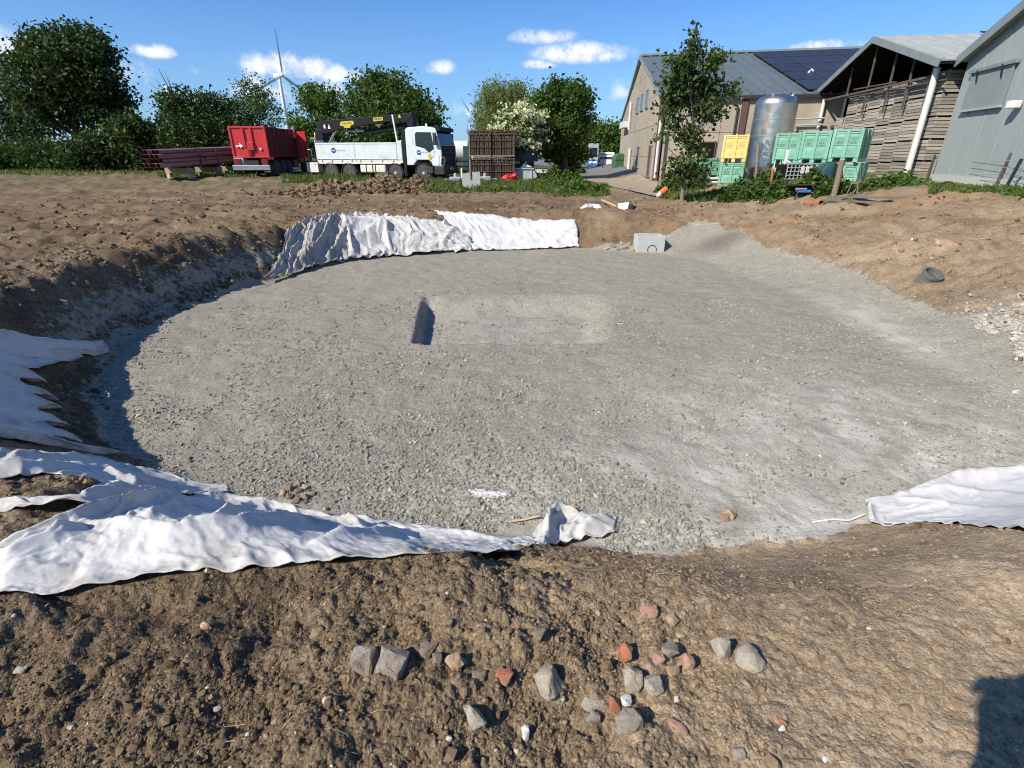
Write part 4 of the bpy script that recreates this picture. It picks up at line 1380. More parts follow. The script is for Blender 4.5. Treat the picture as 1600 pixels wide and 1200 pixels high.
# ------------------------------------------------------------------ grey metal building on the right
G0 = Vector((15.62, 20.5, 0)); GDir = Vector((-.25, -1, 0)).normalized()
GN = Vector((GDir.y, -GDir.x, 0))
if GN.x > 0: GN = -GN
gb = thing('metal_building', 'grey sheet-metal farm building with a hatch window, right edge of the yard', 'building', G0)
GWID = 14.0; ZG = 4.66; ZGA = ZG + 7 * .33


def zgr(d): return ZG + (ZGA - ZG) * (1 - abs(d - 7) / 7)


nP = 13; pw = GWID / nP
hat = [on_plane(x, y, G0, GN) for x, y in [(1523, 112), (1590, 102), (1566, 167), (1508, 170)]]
for i in range(nP):
    d0, d1 = i * pw + .006, (i + 1) * pw - .006
    pts = [G0 + GDir * d1 + Vector((0, 0, 1.01)), G0 + GDir * d0 + Vector((0, 0, 1.01)), G0 + GDir * d0 + Vector((0, 0, zgr(d0)))]
    if d0 < 7 < d1: pts.append(G0 + GDir * 7 + Vector((0, 0, ZGA)))
    pts.append(G0 + GDir * d1 + Vector((0, 0, zgr(d1))))
    mb = MB().poly3(pts, -GN, .05)
    # standing seam
    a = G0 + GDir * (d1 + .006) + GN * .006
    ws = wpart(mb, 'wall_sheet', M['grey_sheet'], gb)
    mb = MB(); mb.bar(a + Vector((0, 0, 1.02)), a + Vector((0, 0, zgr(d1) - .1)), .025, .02, up=tuple(GN))
    wpart(mb, 'seam', M['streak_grey'], gb, ws)
mb = MB(); mb.poly3([G0 - GN * .06, G0 - GN * 18, G0 - GN * 18 + Vector((0, 0, ZG - .05)), G0 - GN * .06 + Vector((0, 0, ZG - .05))], GDir, .08)
Ge = G0 + GDir * GWID
mb.poly3([Ge - GN * .06, Ge - GN * 18, Ge - GN * 18 + Vector((0, 0, ZG - .05)), Ge - GN * .06 + Vector((0, 0, ZG - .05))], -GDir, .08)
mb.poly3([G0 - GN * 18, Ge - GN * 18, Ge - GN * 18 + Vector((0, 0, ZG)), G0 - GN * 18 + GDir * 7 + Vector((0, 0, ZGA - .05)), G0 - GN * 18 + Vector((0, 0, ZG))], -GN, .08)
wpart(mb, 'side_wall', M['grey_sheet'], gb)
Gap = G0 + GDir * 7 + Vector((0, 0, ZGA))
for e_ in (G0 + Vector((0, 0, ZG)), Ge + Vector((0, 0, ZG))):
    dv = (e_ - Gap).normalized() * .3
    wpart(MB().poly3([e_ + dv + GN * .25, e_ + dv - GN * 18, Gap - GN * 18, Gap + GN * .25], (0, 0, 1), .09), 'roof', M['roof_light'], gb)
    mb = MB(); mb.bar(e_ + dv + GN * .27 + Vector((0, 0, .02)), Gap + GN * .27 + Vector((0, 0, .02)), .05, .3); wpart(mb, 'verge_trim', M['grey_trim'], gb)
mb = MB(); mb.poly3([G0 + GN * .05 + Vector((0, 0, .1)), Ge + GN * .05 + Vector((0, 0, .1)), Ge + GN * .05 + Vector((0, 0, 1.008)), G0 + GN * .05 + Vector((0, 0, 1.008))], -GN, .3); wpart(mb, 'plinth', M['concrete_new'], gb)
# hatch: sheet, frame, top rail, bottom sill
d0 = min((Vector((p.x, p.y, 0)) - G0).dot(GDir) for p in (hat[0], hat[3])) ; d1 = max((Vector((p.x, p.y, 0)) - G0).dot(GDir) for p in (hat[1], hat[2]))
d0 = (Vector((hat[0].x, hat[0].y, 0)) - G0).dot(GDir) * .5 + (Vector((hat[3].x, hat[3].y, 0)) - G0).dot(GDir) * .5
d1 = (Vector((hat[1].x, hat[1].y, 0)) - G0).dot(GDir) * .5 + (Vector((hat[2].x, hat[2].y, 0)) - G0).dot(GDir) * .5
zt = (hat[0].z + hat[1].z) / 2; zb_ = (hat[2].z + hat[3].z) / 2


def gp(d, z, o=.0): return G0 + GDir * d + GN * o + Vector((0, 0, z))


win = wpart(MB().poly3([gp(d0, zb_, .02), gp(d1, zb_, .02), gp(d1, zt, .02), gp(d0, zt, .02)], GN, .04), 'hatch', M['shutter'], gb)
mb = MB(); mb.bar(gp(d0 - .15, zt + .05, .09), gp(d1 + .15, zt + .05, .09), .1, .1); wpart(mb, 'top_rail', M['grey_trim'], gb, win)
mb = MB(); mb.bar(gp(d0 - .05, zb_ - .03, .09), gp(d1 + .05, zb_ - .03, .09), .08, .06); wpart(mb, 'sill', M['galv'], gb, win)
for d_ in (d0, d1):
    mb = MB(); mb.bar(gp(d_, zb_, .07), gp(d_, zt, .07), .04, .04); wpart(mb, 'frame_bar', M['grey_trim'], gb, win)
for f_ in (.2, .8):
    mb = MB(); mb.bar(gp(d0 + (d1 - d0) * f_, zt + .04, .16), gp(d0 + (d1 - d0) * f_, zt - .3, .1), .04, .03); wpart(mb, 'hanger', M['black_plastic'], gb, win)
lp = on_plane(1597, 163, G0, GN)
mb = MB(); mb.box(-.12, .12, -.14, .14, -.1, .1, Matrix.Translation(lp + GN * .2)); wpart(mb, 'wall_lamp', M['white_plain'], gb, bevel=.03)

# ------------------------------------------------------------------ fence posts and wire before the metal building
fe = thing('wire_fence', 'sagging wire fence on old posts in front of the grey building', 'fence', hit(1520, 300))
fp = []
for (px, py, h, lean, m_) in [(1552, 296, 1.0, .16, 'beam_wood'), (1566, 300, .85, .22, 'black_plastic'), (1446, 284, .95, .05, 'beam_wood'), (1452, 284, .8, .0, 'galv')]:
    b = hit(px, py); fp.append((b, h))
    mb = MB(); mb.bar((b[0], b[1], b[2] - .2), (b[0] + lean, b[1] + .1 * lean, b[2] + h), .06, .06); wpart(mb, 'post', M[m_], fe)
mb = MB()
for k in range(4):
    a = fp[3][0] + np.array([0, 0, .2 + .18 * k]); b = fp[0][0] + np.array([.05, 0, .25 + .18 * k]); c = (a + b) / 2 - np.array([0, 0, .06])
    e = hit(1640, 309) + np.array([0, 0, .25 + .18 * k])
    mb.tube([a, c, b, e], .006, 4)
wpart(mb, 'wire', M['galv'], fe)
# ------------------------------------------------------------------ vehicles
def wheel(root, x, y, r, w, side, rim, hubc=True):
    """upright wheel on axis y; side -1 = outer face towards -y"""
    t = MB().lathe([(r * .58, -w / 2), (r * .9, -w / 2), (r * .985, -w * .36), (r, -w * .2), (r, w * .2), (r * .985, w * .36), (r * .9, w / 2), (r * .58, w / 2)], 28, None, 'Y')
    # tread blocks
    for k in range(28):
        a = 2 * math.pi * k / 28
        Mx = Matrix.Rotation(a, 4, 'Y')
        t.box(r * .975, r * 1.012, -w * .42, w * .42, -.035, .035, Mx)
    o = t.build('wheel', M['rubber'], root, smooth=True)
    o.location = (x, y, r)
    s = side
    prof = [(r * .6, s * w * .49), (r * .56, s * w * .45), (r * .50, s * w * .30), (r * .36, s * w * .18), (r * .33, s * w * .36), (r * .2, s * w * .40), (r * .17, s * w * .52), (.0005, s * w * .54)]
    rm = MB().lathe(prof, 24, None, 'Y').build('rim', M[rim], o, smooth=True)
    b = MB()
    for k in range(10):
        a = 2 * math.pi * k / 10
        b.box(r * .26, r * .31, min(s * w * .36, s * w * .44), max(s * w * .36, s * w * .44), -.02, .02, Matrix.Rotation(a, 4, 'Y'))
    b.build('wheel_nuts', M['rim_dark'], o)
    return o


def arc_guard(root, x, r, y0, y1, m, z=None):
    mb = MB(); n = 12; z = z or r
    pts = []
    for k in range(n + 1):
        a = math.pi * (-.04 + 1.08 * k / n)
        pts.append((x + 1.14 * r * math.cos(a), z + 1.16 * r * math.sin(a)))
    inn = [(x + 1.07 * r * math.cos(math.pi * (-.04 + 1.08 * k / n)), z + 1.09 * r * math.sin(math.pi * (-.04 + 1.08 * k / n))) for k in range(n + 1)]
    for k in range(n):
        mb.prism([pts[k], pts[k + 1], inn[k + 1], inn[k]], y0, y1)
    return mb.build('mudguard', m, root)


def text_part(parent, body, size, m, Mx, name='lettering', ext=.004):
    cu = bpy.data.curves.new(name, 'FONT'); cu.body = body; cu.size = size; cu.extrude = ext; cu.align_x = 'CENTER'; cu.align_y = 'CENTER'
    tmp = bpy.data.objects.new('tmp', cu); COL.objects.link(tmp)
    dg = bpy.context.evaluated_depsgraph_get()
    me = bpy.data.meshes.new_from_object(tmp.evaluated_get(dg))
    bpy.data.objects.remove(tmp)
    me.materials.clear()
    o = link(name, me, m, parent)
    o.matrix_local = Mx
    return o


SIDE = Matrix.Rotation(math.pi / 2, 4, 'X')     # xy text -> xz plane, facing -y


def crane_truck(loc_, rz):
    t = thing('crane_truck', 'white flatbed lorry with a folded black loader crane behind the soil heap', 'lorry', loc_, rz)
    ys = -1.25
    MB().box(-.2, 8.8, -.5, .5, .72, 1.02).build('chassis', M['black_plastic'], t)
    for x in (.95, 2.33): wheel(t, x, ys + .20, .52, .40, -1, 'rim_dark'); wheel(t, x, 1.05, .52, .40, 1, 'rim_dark'); arc_guard(t, x, .52, ys - .02, ys + .5, M['black_plastic'])
    for x in (5.75, 7.75): wheel(t, x, ys + .17, .52, .34, -1, 'rim_metal'); wheel(t, x, 1.08, .52, .34, 1, 'rim_metal')
    arc_guard(t, 5.75, .52, ys - .02, ys + .45, M['black_plastic'])
    # bed: floor, two drop sides this side, two far, headboard, tailboard
    MB().box(.0, 6.35, ys, 1.25, 1.12, 1.30).build('bed_floor', M['cream_paint'], t)
    for (xa, xb) in ((.04, 2.9), (2.94, 5.95)):
        d = MB().box(xa, xb, ys - .035, ys, 1.31, 2.32).build('drop_side', M['white_paint'], t, bevel=.012)
        mb = MB()
        mb.box(xa + .01, xb - .01, ys - .055, ys - .036, 2.24, 2.31); mb.box(xa + .01, xb - .01, ys - .05, ys - .036, 1.33, 1.38)
        for k in range(4):
            xx = xa + .3 + k * (xb - xa - .6) / 3; mb.box(xx - .05, xx + .05, ys - .06, ys - .036, 1.2, 1.30)
        mb.build('hinge_rail', M['white_paint'], d)
        MB().box(xa, xb, 1.215, 1.25, 1.31, 2.32).build('drop_side', M['white_paint'], t)
    for x in (2.92, 5.98):
        MB().box(x - .02, x + .02, ys - .045, ys + .02, 1.28, 2.36).build('bed_post', M['galv'], t)
    MB().box(6.0, 6.34, ys - .03, ys + .02, 1.31, 2.42).build('side_panel', M['white_paint'], t, bevel=.01)
    MB().box(6.28, 6.36, ys, 1.25, 1.31, 2.45).build('headboard', M['white_paint'], t)
    MB().box(-.02, .03, ys - .03, 1.25, 1.31, 2.48).build('tailboard', M['white_paint'], t)
    mb = MB(); mb.box(.1, 6.2, ys - .012, ys + .03, 1.05, 1.13); mb.build('side_rail', M['cream_paint'], t)
    # fuel tank with straps
    f = MB().box(3.15, 5.05, ys + .03, ys + .65, .50, 1.02).build('fuel_tank', M['cream_paint'], t, bevel=.1, seg=3)
    for x in (3.62, 4.1, 4.3): MB().box(x - .03, x + .03, ys + .015, ys + .66, .48, 1.04).build('strap', M['black_plastic'], f)
    # rear under-run box
    b = MB().box(-.95, -.05, ys + .02, ys + .6, .5, 1.12).build('toolbox', M['cream_paint'], t, bevel=.02)
    MB().box(-.8, -.72, ys + .0, ys + .03, .98, 1.03).build('latch', M['black_plastic'], b)
    MB().box(-.28, -.2, ys + .0, ys + .03, .98, 1.03).build('latch', M['black_plastic'], b)
    MB().box(-1.0, -.9, -1.2, 1.2, .45, .6).build('rear_bumper', M['black_plastic'], t)
    # cab
    side = [(6.62, .98), (6.62, 3.02), (6.75, 3.16), (7.9, 3.24), (8.72, 3.1), (8.98, 2.25), (9.06, 1.75), (9.06, .95), (8.42, .93), (8.32, 1.18), (8.05, 1.36), (7.75, 1.42), (7.42, 1.34), (7.17, 1.1), (7.1, .98)]
    cab = MB().prism(side, -1.22, 1.22).build('cab', M['white_paint'], t, bevel=.05, seg=3)
    MB().poly3([(7.22, -1.226, 1.32), (8.3, -1.226, 1.32), (8.6, -1.226, 1.62), (8.5, -1.226, 2.98), (7.3, -1.226, 2.98), (7.22, -1.226, 2.9)], (0, -1, 0), .012).build('door', M['white_paint'], t, bevel=.004)
    MB().poly3([(7.32, -1.242, 2.12), (7.9, -1.242, 1.98), (8.22, -1.242, 1.72), (8.56, -1.242, 1.95), (8.42, -1.242, 2.88), (7.42, -1.242, 2.9), (7.32, -1.242, 2.8)], (0, -1, 0), .01).build('side_window', M['glass'], t)
    MB().poly3([(6.75, -1.227, 2.1), (7.12, -1.227, 2.1), (7.12, -1.227, 2.88), (6.95, -1.227, 2.85)], (0, -1, 0), .006).build('rear_quarter_panel', M['white_paint'], t, bevel=.002)
    MB().box(7.45, 7.65, -1.27, -1.235, 1.62, 1.67).build('door_handle', M['black_plastic'], t)
    # front end, all dark
    MB().poly3([(8.74, -1.12, 3.02), (8.74, 1.12, 3.02), (9.0, 1.15, 2.16), (9.0, -1.15, 2.16)], (.95, 0, .29), .03).build('windscreen', M['glass'], t)
    MB().prism([(8.55, 3.0), (8.62, 3.22), (8.95, 3.16), (8.99, 2.94), (8.8, 2.96)], -1.18, 1.18).build('sun_visor', M['black_paint'], t)
    g = MB().poly3([(9.065, -1.1, 1.0), (9.065, 1.1, 1.0), (9.05, 1.1, 2.12), (9.05, -1.1, 2.12)], (1, 0, 0), .04).build('grille', M['black_paint'], t)
    mb = MB()
    for z in (1.28, 1.42, 1.72, 1.95): mb.box(9.1, 9.125, -1.0, 1.0, z, z + .035)
    mb.build('grille_bars', M['rim_dark'], g)
    MB().box(8.5, 9.2, -1.24, 1.24, .42, .97).build('bumper', M['black_plastic'], t, bevel=.06)
    MB().box(9.205, 9.22, -.27, .27, .72, .84).build('number_plate', M['white_sticker'], t)
    for s in (-1, 1):
        h = MB().poly3([(8.78, s * 1.22, .98), (9.12, s * 1.02, .98), (9.14, s * .82, 1.3), (9.1, s * 1.0, 1.52), (8.86, s * 1.215, 1.56)], (.5, s * .85, 0), .05).build('headlight', M['white_sticker'], t)
        MB().poly3([(8.95, s * 1.19, 1.06), (9.1, s * 1.1, 1.06), (9.12, s * .98, 1.38), (8.98, s * 1.16, 1.38)], (.5, s * .85, 0), .08).build('lens', M['black_paint'], h)
        m = MB().box(8.62, 8.82, s * 1.42 - .07, s * 1.42 + .07, 2.15, 2.85).build('mirror', M['black_plastic'], t, bevel=.03)
        mb = MB(); mb.bar((8.6, s * 1.2, 2.75), (8.72, s * 1.42, 2.75), .04); mb.build('mirror_arm', M['black_plastic'], m)
        MB().box(8.0, 8.45, s * 1.23 - .06, s * 1.23 + .06, .5, .9).build('step', M['black_plastic'], t, bevel=.02)
    mb = MB(); mb.lathe([(.07, 3.24), (.07, 3.34), (.03, 3.4), (.001, 3.41)], 10, Matrix.Translation((7.9, -.7, 0))); mb.build('beacon', M['white_sticker'], t, smooth=True)
    mb = MB(); mb.lathe([(.05, 3.2), (.05, 3.3), (.001, 3.33)], 8, Matrix.Translation((8.4, -.5, 0))); mb.lathe([(.05, 3.2), (.05, 3.3), (.001, 3.33)], 8, Matrix.Translation((8.4, .5, 0))); mb.build('roof_lamps', M['black_plastic'], t)
    arc_guard(t, 7.75, .52, ys + .0, ys + .4, M['black_plastic'])
    # round logo and its pale line on bed and door
    for (xc, zc, rr, yy) in ((1.35, 1.86, .17, ys - .04), (7.5, 1.74, .14, -1.243)):
        lg = MB().lathe([(rr, -.004), (rr, .004), (.0005, .0045)], 24, Matrix.Translation((xc, yy - .004, zc)) @ Matrix.Rotation(math.pi / 2, 4, 'X')).build('round_logo', M['blue_print'], t)
        MB().box(-rr * .55, rr * .55, -.003, .003, -.022, .022, Matrix.Translation((xc, yy - .012, zc)) @ Matrix.Rotation(.3, 4, 'Y')).build('logo_stripe', M['white_sticker'], lg)
        mb = MB()
        for k, w_ in enumerate((.1, .08, .11, .06, .09)):
            x0 = xc + rr * 1.25 + k * .135
            mb.box(x0, x0 + w_, yy - .008, yy - .002, zc - .035, zc + .045)
        tag(mb.build('logo_lettering', M['blue_pale'], lg), kind='stuff')
    MB().poly3([(8.12, -1.243, 1.6), (8.3, -1.243, 1.68), (8.42, -1.243, 1.5), (8.3, -1.243, 1.3), (8.15, -1.243, 1.42)], (0, -1, 0), .006).build('yellow_sticker', M['yellow'], t)
    # ---- crane: rear column, boom laid forward over the bed
    c = MB().box(-.55, .05, -.35, .35, 1.0, 3.2).build('crane_column', M['black_paint'], t, bevel=.04)
    MB().box(-1.0, -.2, -1.2, 1.2, .95, 1.22).build('stabiliser_beam', M['black_paint'], t)
    for s in (-1, 1): MB().lathe([(.09, .35), (.09, 1.9), (.06, 1.92)], 10, Matrix.Translation((-.65, s * 1.12, 0))).build('stabiliser_leg', M['black_paint'], t)
    boom = MB().prism([(-.3, 2.95), (-.42, 3.3), (-.2, 3.66), (.6, 3.72), (6.3, 4.02), (6.75, 4.06), (6.8, 3.85), (6.3, 3.5), (5.5, 3.62), (1.3, 3.14), (.3, 2.9)], -.32, -.02).build('crane_boom', M['black_paint'], t, bevel=.03)
    MB().prism([(2.9, 2.86), (6.6, 3.22), (6.75, 3.5), (6.5, 3.62), (3.0, 3.12)], .05, .33).build('crane_jib', M['black_paint'], t, bevel=.03)
    MB().prism([(6.15, 4.0), (6.8, 4.05), (6.78, 3.1), (6.5, 3.0)], -.3, .3).build('crane_elbow', M['black_paint'], t, bevel=.02)
    MB().prism([(4.1, 3.42), (4.6, 3.45), (4.35, 3.2)], -.35, -.3).build('crane_lug', M['rim_dark'], t)
    mb = MB(); mb.tube([(.25, -.17, 2.2), (1.0, -.17, 3.12)], .07, 10); mb.tube([(1.6, .1, 3.05), (4.3, .2, 3.1)], .06, 10); mb.build('hydraulic_ram', M['steel'], t, smooth=True)
    MB().box(6.4, 6.6, ys - .0, ys + .25, .35, 3.0).build('stabiliser_leg', M['black_paint'], t)
    mb = MB(); mb.bar((6.05, ys + .02, 2.4), (5.85, ys + .05, 3.9), .09); mb.build('boom_rest', M['white_paint'], t)

    def badge(xc, zc, pts, m, lift=-.33):
        return MB().poly3([(xc + a, lift, zc + b + a * .05) for a, b in pts], (0, -1, 0), .02).build('badge', m, t)
    b1 = badge(2.0, 3.43, [(-.5, -.04), (-.28, -.07), (-.2, -.2), (.22, -.2), (.28, -.07), (.52, -.02), (.52, .16), (.4, .2), (-.4, .2), (-.52, .12)], M['yellow'])
    mb = MB()
    for k in range(6): mb.box(1.66 + k * .12, 1.73 + k * .12, -.362, -.352, 3.46 + k * .006, 3.53 + k * .006)
    tag(mb.build('badge_lettering', M['print_dark'], b1), kind='stuff')
    b2 = badge(4.35, 3.72, [(-.35, -.12), (.35, -.1), (.35, .1), (-.35, .1)], M['yellow'])
    mb = MB()
    for k in range(5): mb.box(4.1 + k * .11, 4.17 + k * .11, -.362, -.352, 3.68 + k * .006, 3.77 + k * .006)
    tag(mb.build('badge_lettering', M['print_dark'], b2), kind='stuff')
    badge(.62, 3.33, [(-.1, -.13), (.1, -.13), (0, .14)], M['white_sticker'])
    badge(.28, 3.33, [(-.07, -.1), (.06, -.12), (.05, .12), (-.08, .1)], M['white_sticker'])
    badge(5.9, 3.86, [(-.11, -.09), (.11, -.09), (0, .13)], M['yellow'])
    MB().box(-.62, -.55, -.38, -.1, 2.55, 2.78).build('warning_plate', M['yellow'], t)
    MB().box(-.62, -.55, -.34, -.14, 2.8, 2.98).build('warning_plate', M['white_sticker'], t)
    MB().box(-1.08, -1.0, -1.1, -.9, 1.2, 1.42).build('warning_plate', M['yellow'], t)
    mb = MB(); mb.tube([(-.9, -.9, 1.25), (-.7, -.7, 1.7), (-.75, -.6, 2.0)], .05, 6); mb.tube([(-.8, -1.0, 1.3), (-.6, -.9, 1.5), (-.4, -.8, 1.35)], .05, 6); mb.build('hydraulic_hose', M['black_plastic'], t)
    mb = MB(); mb.box(-.9, -.7, -.95, -.75, 1.5, 1.95); mb.build('control_valve', M['galv'], t, bevel=.03)
    MB().box(-1.55, -.5, .3, 1.1, 2.35, 2.7).build('green_cover', M['dark_green'], t, bevel=.08)
    return t


tr = PY(514, 255, 39.0)
crane_truck((tr[0], 39.0, .03), R(-16))


def red_truck(loc_, rz):
    t = thing('container_truck', 'red lorry carrying an open-topped red skip container, seen from behind', 'lorry', loc_, rz)
    W_ = 1.12
    MB().box(-.3, 8.6, -.45, .45, .7, 1.0).build('chassis', M['black_plastic'], t)
    for x in (1.0, 2.3, 3.6):
        for s in (-1, 1): wheel(t, x, s * 1.02, .5, .42, s, 'rim_dark')
    for s in (-1, 1): wheel(t, 7.5, s * 1.03, .5, .34, s, 'rim_dark')
    # container
    body = MB()
    body.box(.05, 5.6, -W_, -W_ + .06, 1.2, 2.95); body.box(.05, 5.6, W_ - .06, W_, 1.2, 2.95)
    body.box(5.55, 5.6, -W_ + .06, W_ - .06, 1.2, 2.95); body.box(.05, 5.55, -W_ + .06, W_ - .06, 1.2, 1.28)
    body = body.build('container', M['dark_red'], t)
    mb = MB()
    for z in (2.9, 2.05, 1.25):
        for s in (-1, 1): mb.box(.05, 5.6, s * W_ - .05, s * W_ + .05, z, z + .09)
    mb.build('container_rail', M['dark_red'], body, bevel=.015)
    for s in (-1, 1):
        mb = MB()
        for k in range(7): mb.box(.5 + k * .78, .6 + k * .78, s * W_ - .035, s * W_ + .035, 1.34, 2.9)
        mb.build('container_rib', M['dark_red'], body)
    dr = MB().box(-.02, .05, -W_ - .02, W_ + .02, 1.16, 3.0).build('tail_door', M['red_paint'], t, bevel=.012)
    mb = MB()
    for (y0, y1) in ((-W_ - .03, -W_ + .1), (W_ - .1, W_ + .03)): mb.box(-.08, -.021, y0, y1, 1.16, 3.0)
    mb.box(-.08, -.021, -W_ + .1, W_ - .1, 2.9, 3.0); mb.box(-.08, -.021, -W_ + .1, W_ - .1, 1.16, 1.26)
    mb.build('door_frame', M['red_paint'], dr, bevel=.01)
    for y in (.28, -.22): MB().box(-.1, -.021, y - .05, y + .05, 1.75, 2.9).build('lock_bar', M['red_paint'], dr)
    MB().box(-.15, -.021, -.28, .14, 1.6, 2.05).build('lock_box', M['red_paint'], dr, bevel=.02)
    MB().box(-.12, -.021, -.1, .12, 1.28, 1.56).build('lock_plate', M['dark_red'], dr)
    MB().poly3([(-.085, .85, 1.88), (-.085, .6, 1.9), (-.085, .62, 2.05), (-.085, .38, 1.84), (-.085, .6, 1.74), (-.085, .6, 1.82), (-.085, .85, 1.8)], (-1, 0, 0), .01).build('arrow_mark', M['white_sticker'], dr)
    MB().box(-.09, -.021, -.72, -.62, 1.62, 1.74).build('reflector', M['white_sticker'], dr)
    # tail
    bp = MB().box(-.42, -.3, -1.18, 1.18, .42, .72).build('rear_bumper', M['steel'], t, bevel=.02)
    MB().box(-.43, -.42, -1.1, 1.1, .68, .71).build('bumper_edge', M['white_plain'], bp)
    for y in (.85, -.85): MB().box(-.3, -.1, y - .2, y + .2, .72, 1.1).build('tail_lamp_box', M['dark_red'], t)
    MB().box(-.2, .3, .5, 1.1, .72, 1.16).build('rear_leg', M['galv'], t)
    # hook mast behind the cab, panels in a brighter red standing in for sunlight
    hp = MB().prism([(5.75, 1.1), (5.75, 2.75), (5.95, 2.75), (5.95, 1.1)], -1.62, -1.32).build('cab_shroud', M['red_bright'], t, bevel=.03)
    MB().prism([(5.72, 1.15), (5.72, 2.5), (5.75, 2.5), (5.75, 1.15)], -1.98, -1.66).build('cab_shroud', M['red_bright'], t, bevel=.012)
    MB().prism([(5.73, 2.5), (5.73, 2.9), (5.8, 2.9), (5.8, 2.5)], -1.95, -1.36).build('cab_shroud', M['red_bright'], t, bevel=.02)
    # cab with a bonnet
    MB().prism([(5.9, .9), (5.9, 2.95), (6.1, 3.1), (7.0, 3.05), (7.35, 2.15), (8.3, 1.75), (8.55, 1.5), (8.55, .75), (8.1, .75), (7.95, 1.05), (7.5, 1.12), (7.1, 1.05), (6.9, .75), (6.3, .75)], -1.22, 1.22).build('cab', M['dark_red'], t, bevel=.06, seg=3)
    for s in (-1, 1):
        MB().poly3([(6.35, s * 1.225, 2.1), (7.15, s * 1.225, 2.1), (6.9, s * 1.225, 2.85), (6.35, s * 1.225, 2.85)], (0, s, 0), .012).build('side_window', M['glass'], t)
        MB().box(7.1, 7.25, s * 1.5 - .1, s * 1.5 + .1, 2.1, 2.75).build('mirror', M['black_plastic'], t, bevel=.03)
        MB().box(4.4, 5.5, s * 1.15 - .12, s * 1.15 + .12, .5, 1.0).build('side_box', M['dark_red'], t, bevel=.03)
        mb = MB(); mb.tube([(6.0, s * 1.1, 2.9), (6.0, s * 1.1, 3.3)], .07, 8); mb.build('exhaust_stack', M['steel'], t)
    MB().poly3([(7.08, -1.05, 3.0), (7.08, 1.05, 3.0), (7.36, 1.05, 2.2), (7.36, -1.05, 2.2)], (.95, 0, .3), .02).build('windscreen', M['glass'], t)
    return t


rp = PY(398, 268, 36.5)
red_truck((rp[0], 36.5, zg(rp[0], 36.5) + .05), R(94))

# ------------------------------------------------------------------ strapped pipe bundle
pl_ = PY(268, 240, 34.0); pr_ = PY(392, 236, 40.5)
pbn = thing('pipe_bundle', 'strapped bundle of long brown-red pipes on timber blocks left of the red lorry', 'pipes', (pl_[0], pl_[1], zg(pl_[0], pl_[1])))
dirp = Vector((pr_[0] - pl_[0], pr_[1] - pl_[1], 0)).normalized()
pbn.rotation_euler = (0, 0, math.atan2(dirp.y, dirp.x))
rg = random.Random(4)
PR = .135; LP = 9.0
for row in range(4):
    nn_ = 6 - (row % 2)
    for k in range(nn_):
        y = (k - (nn_ - 1) / 2) * 2 * PR * 1.02; z = .62 + PR + row * PR * 1.76
        x0 = -1.6 + rg.uniform(-.25, .25)
        mb = MB().tube([(x0, y, z), (x0 + LP, y, z + .34)], PR * .985, 14, cap=False)
        p = mb.build('pipe', M['pipe_red'], pbn, smooth=True)
        mb = MB().tube([(x0 + .01, y, z), (x0 + .35, y, z)], PR * .86, 14, cap=False)
        mb.lathe([(PR * .86, x0 + .0), (PR * .99, x0 - .002)], 14, Matrix.Translation((0, y, z)) @ Matrix.Rotation(math.pi / 2, 4, 'Z') @ Matrix.Rotation(0, 4, 'X'), 'Y')
        mb.build('pipe_mouth', M['pipe_inner'], p)
for x in (1.2, 2.6, 4.6):
    mb = MB(); w_ = 6 * PR + .06
    zt = .62 + 4 * PR * 1.85 + .05 + x * .02
    mb.box(x, x + .07, -w_, -w_ + .03, .55, zt); mb.box(x, x + .07, w_ - .03, w_, .55, zt); mb.box(x, x + .07, -w_, w_, zt, zt + .03)
    mb.build('strap', M['dark_wood'], pbn)
for x in (.1, 2.4, 4.6):
    MB().box(x, x + .3, -.95, .95, .3, .6).build('timber_block', M['timber'], pbn, bevel=.01)
    for y in (-.8, .8): MB().box(x + .02, x + .28, y - .12, y + .12, -.05, .3).build('timber_block', M['pale_wood'] if x < 1 else M['timber'], pbn)

# ------------------------------------------------------------------ far vehicles on the road


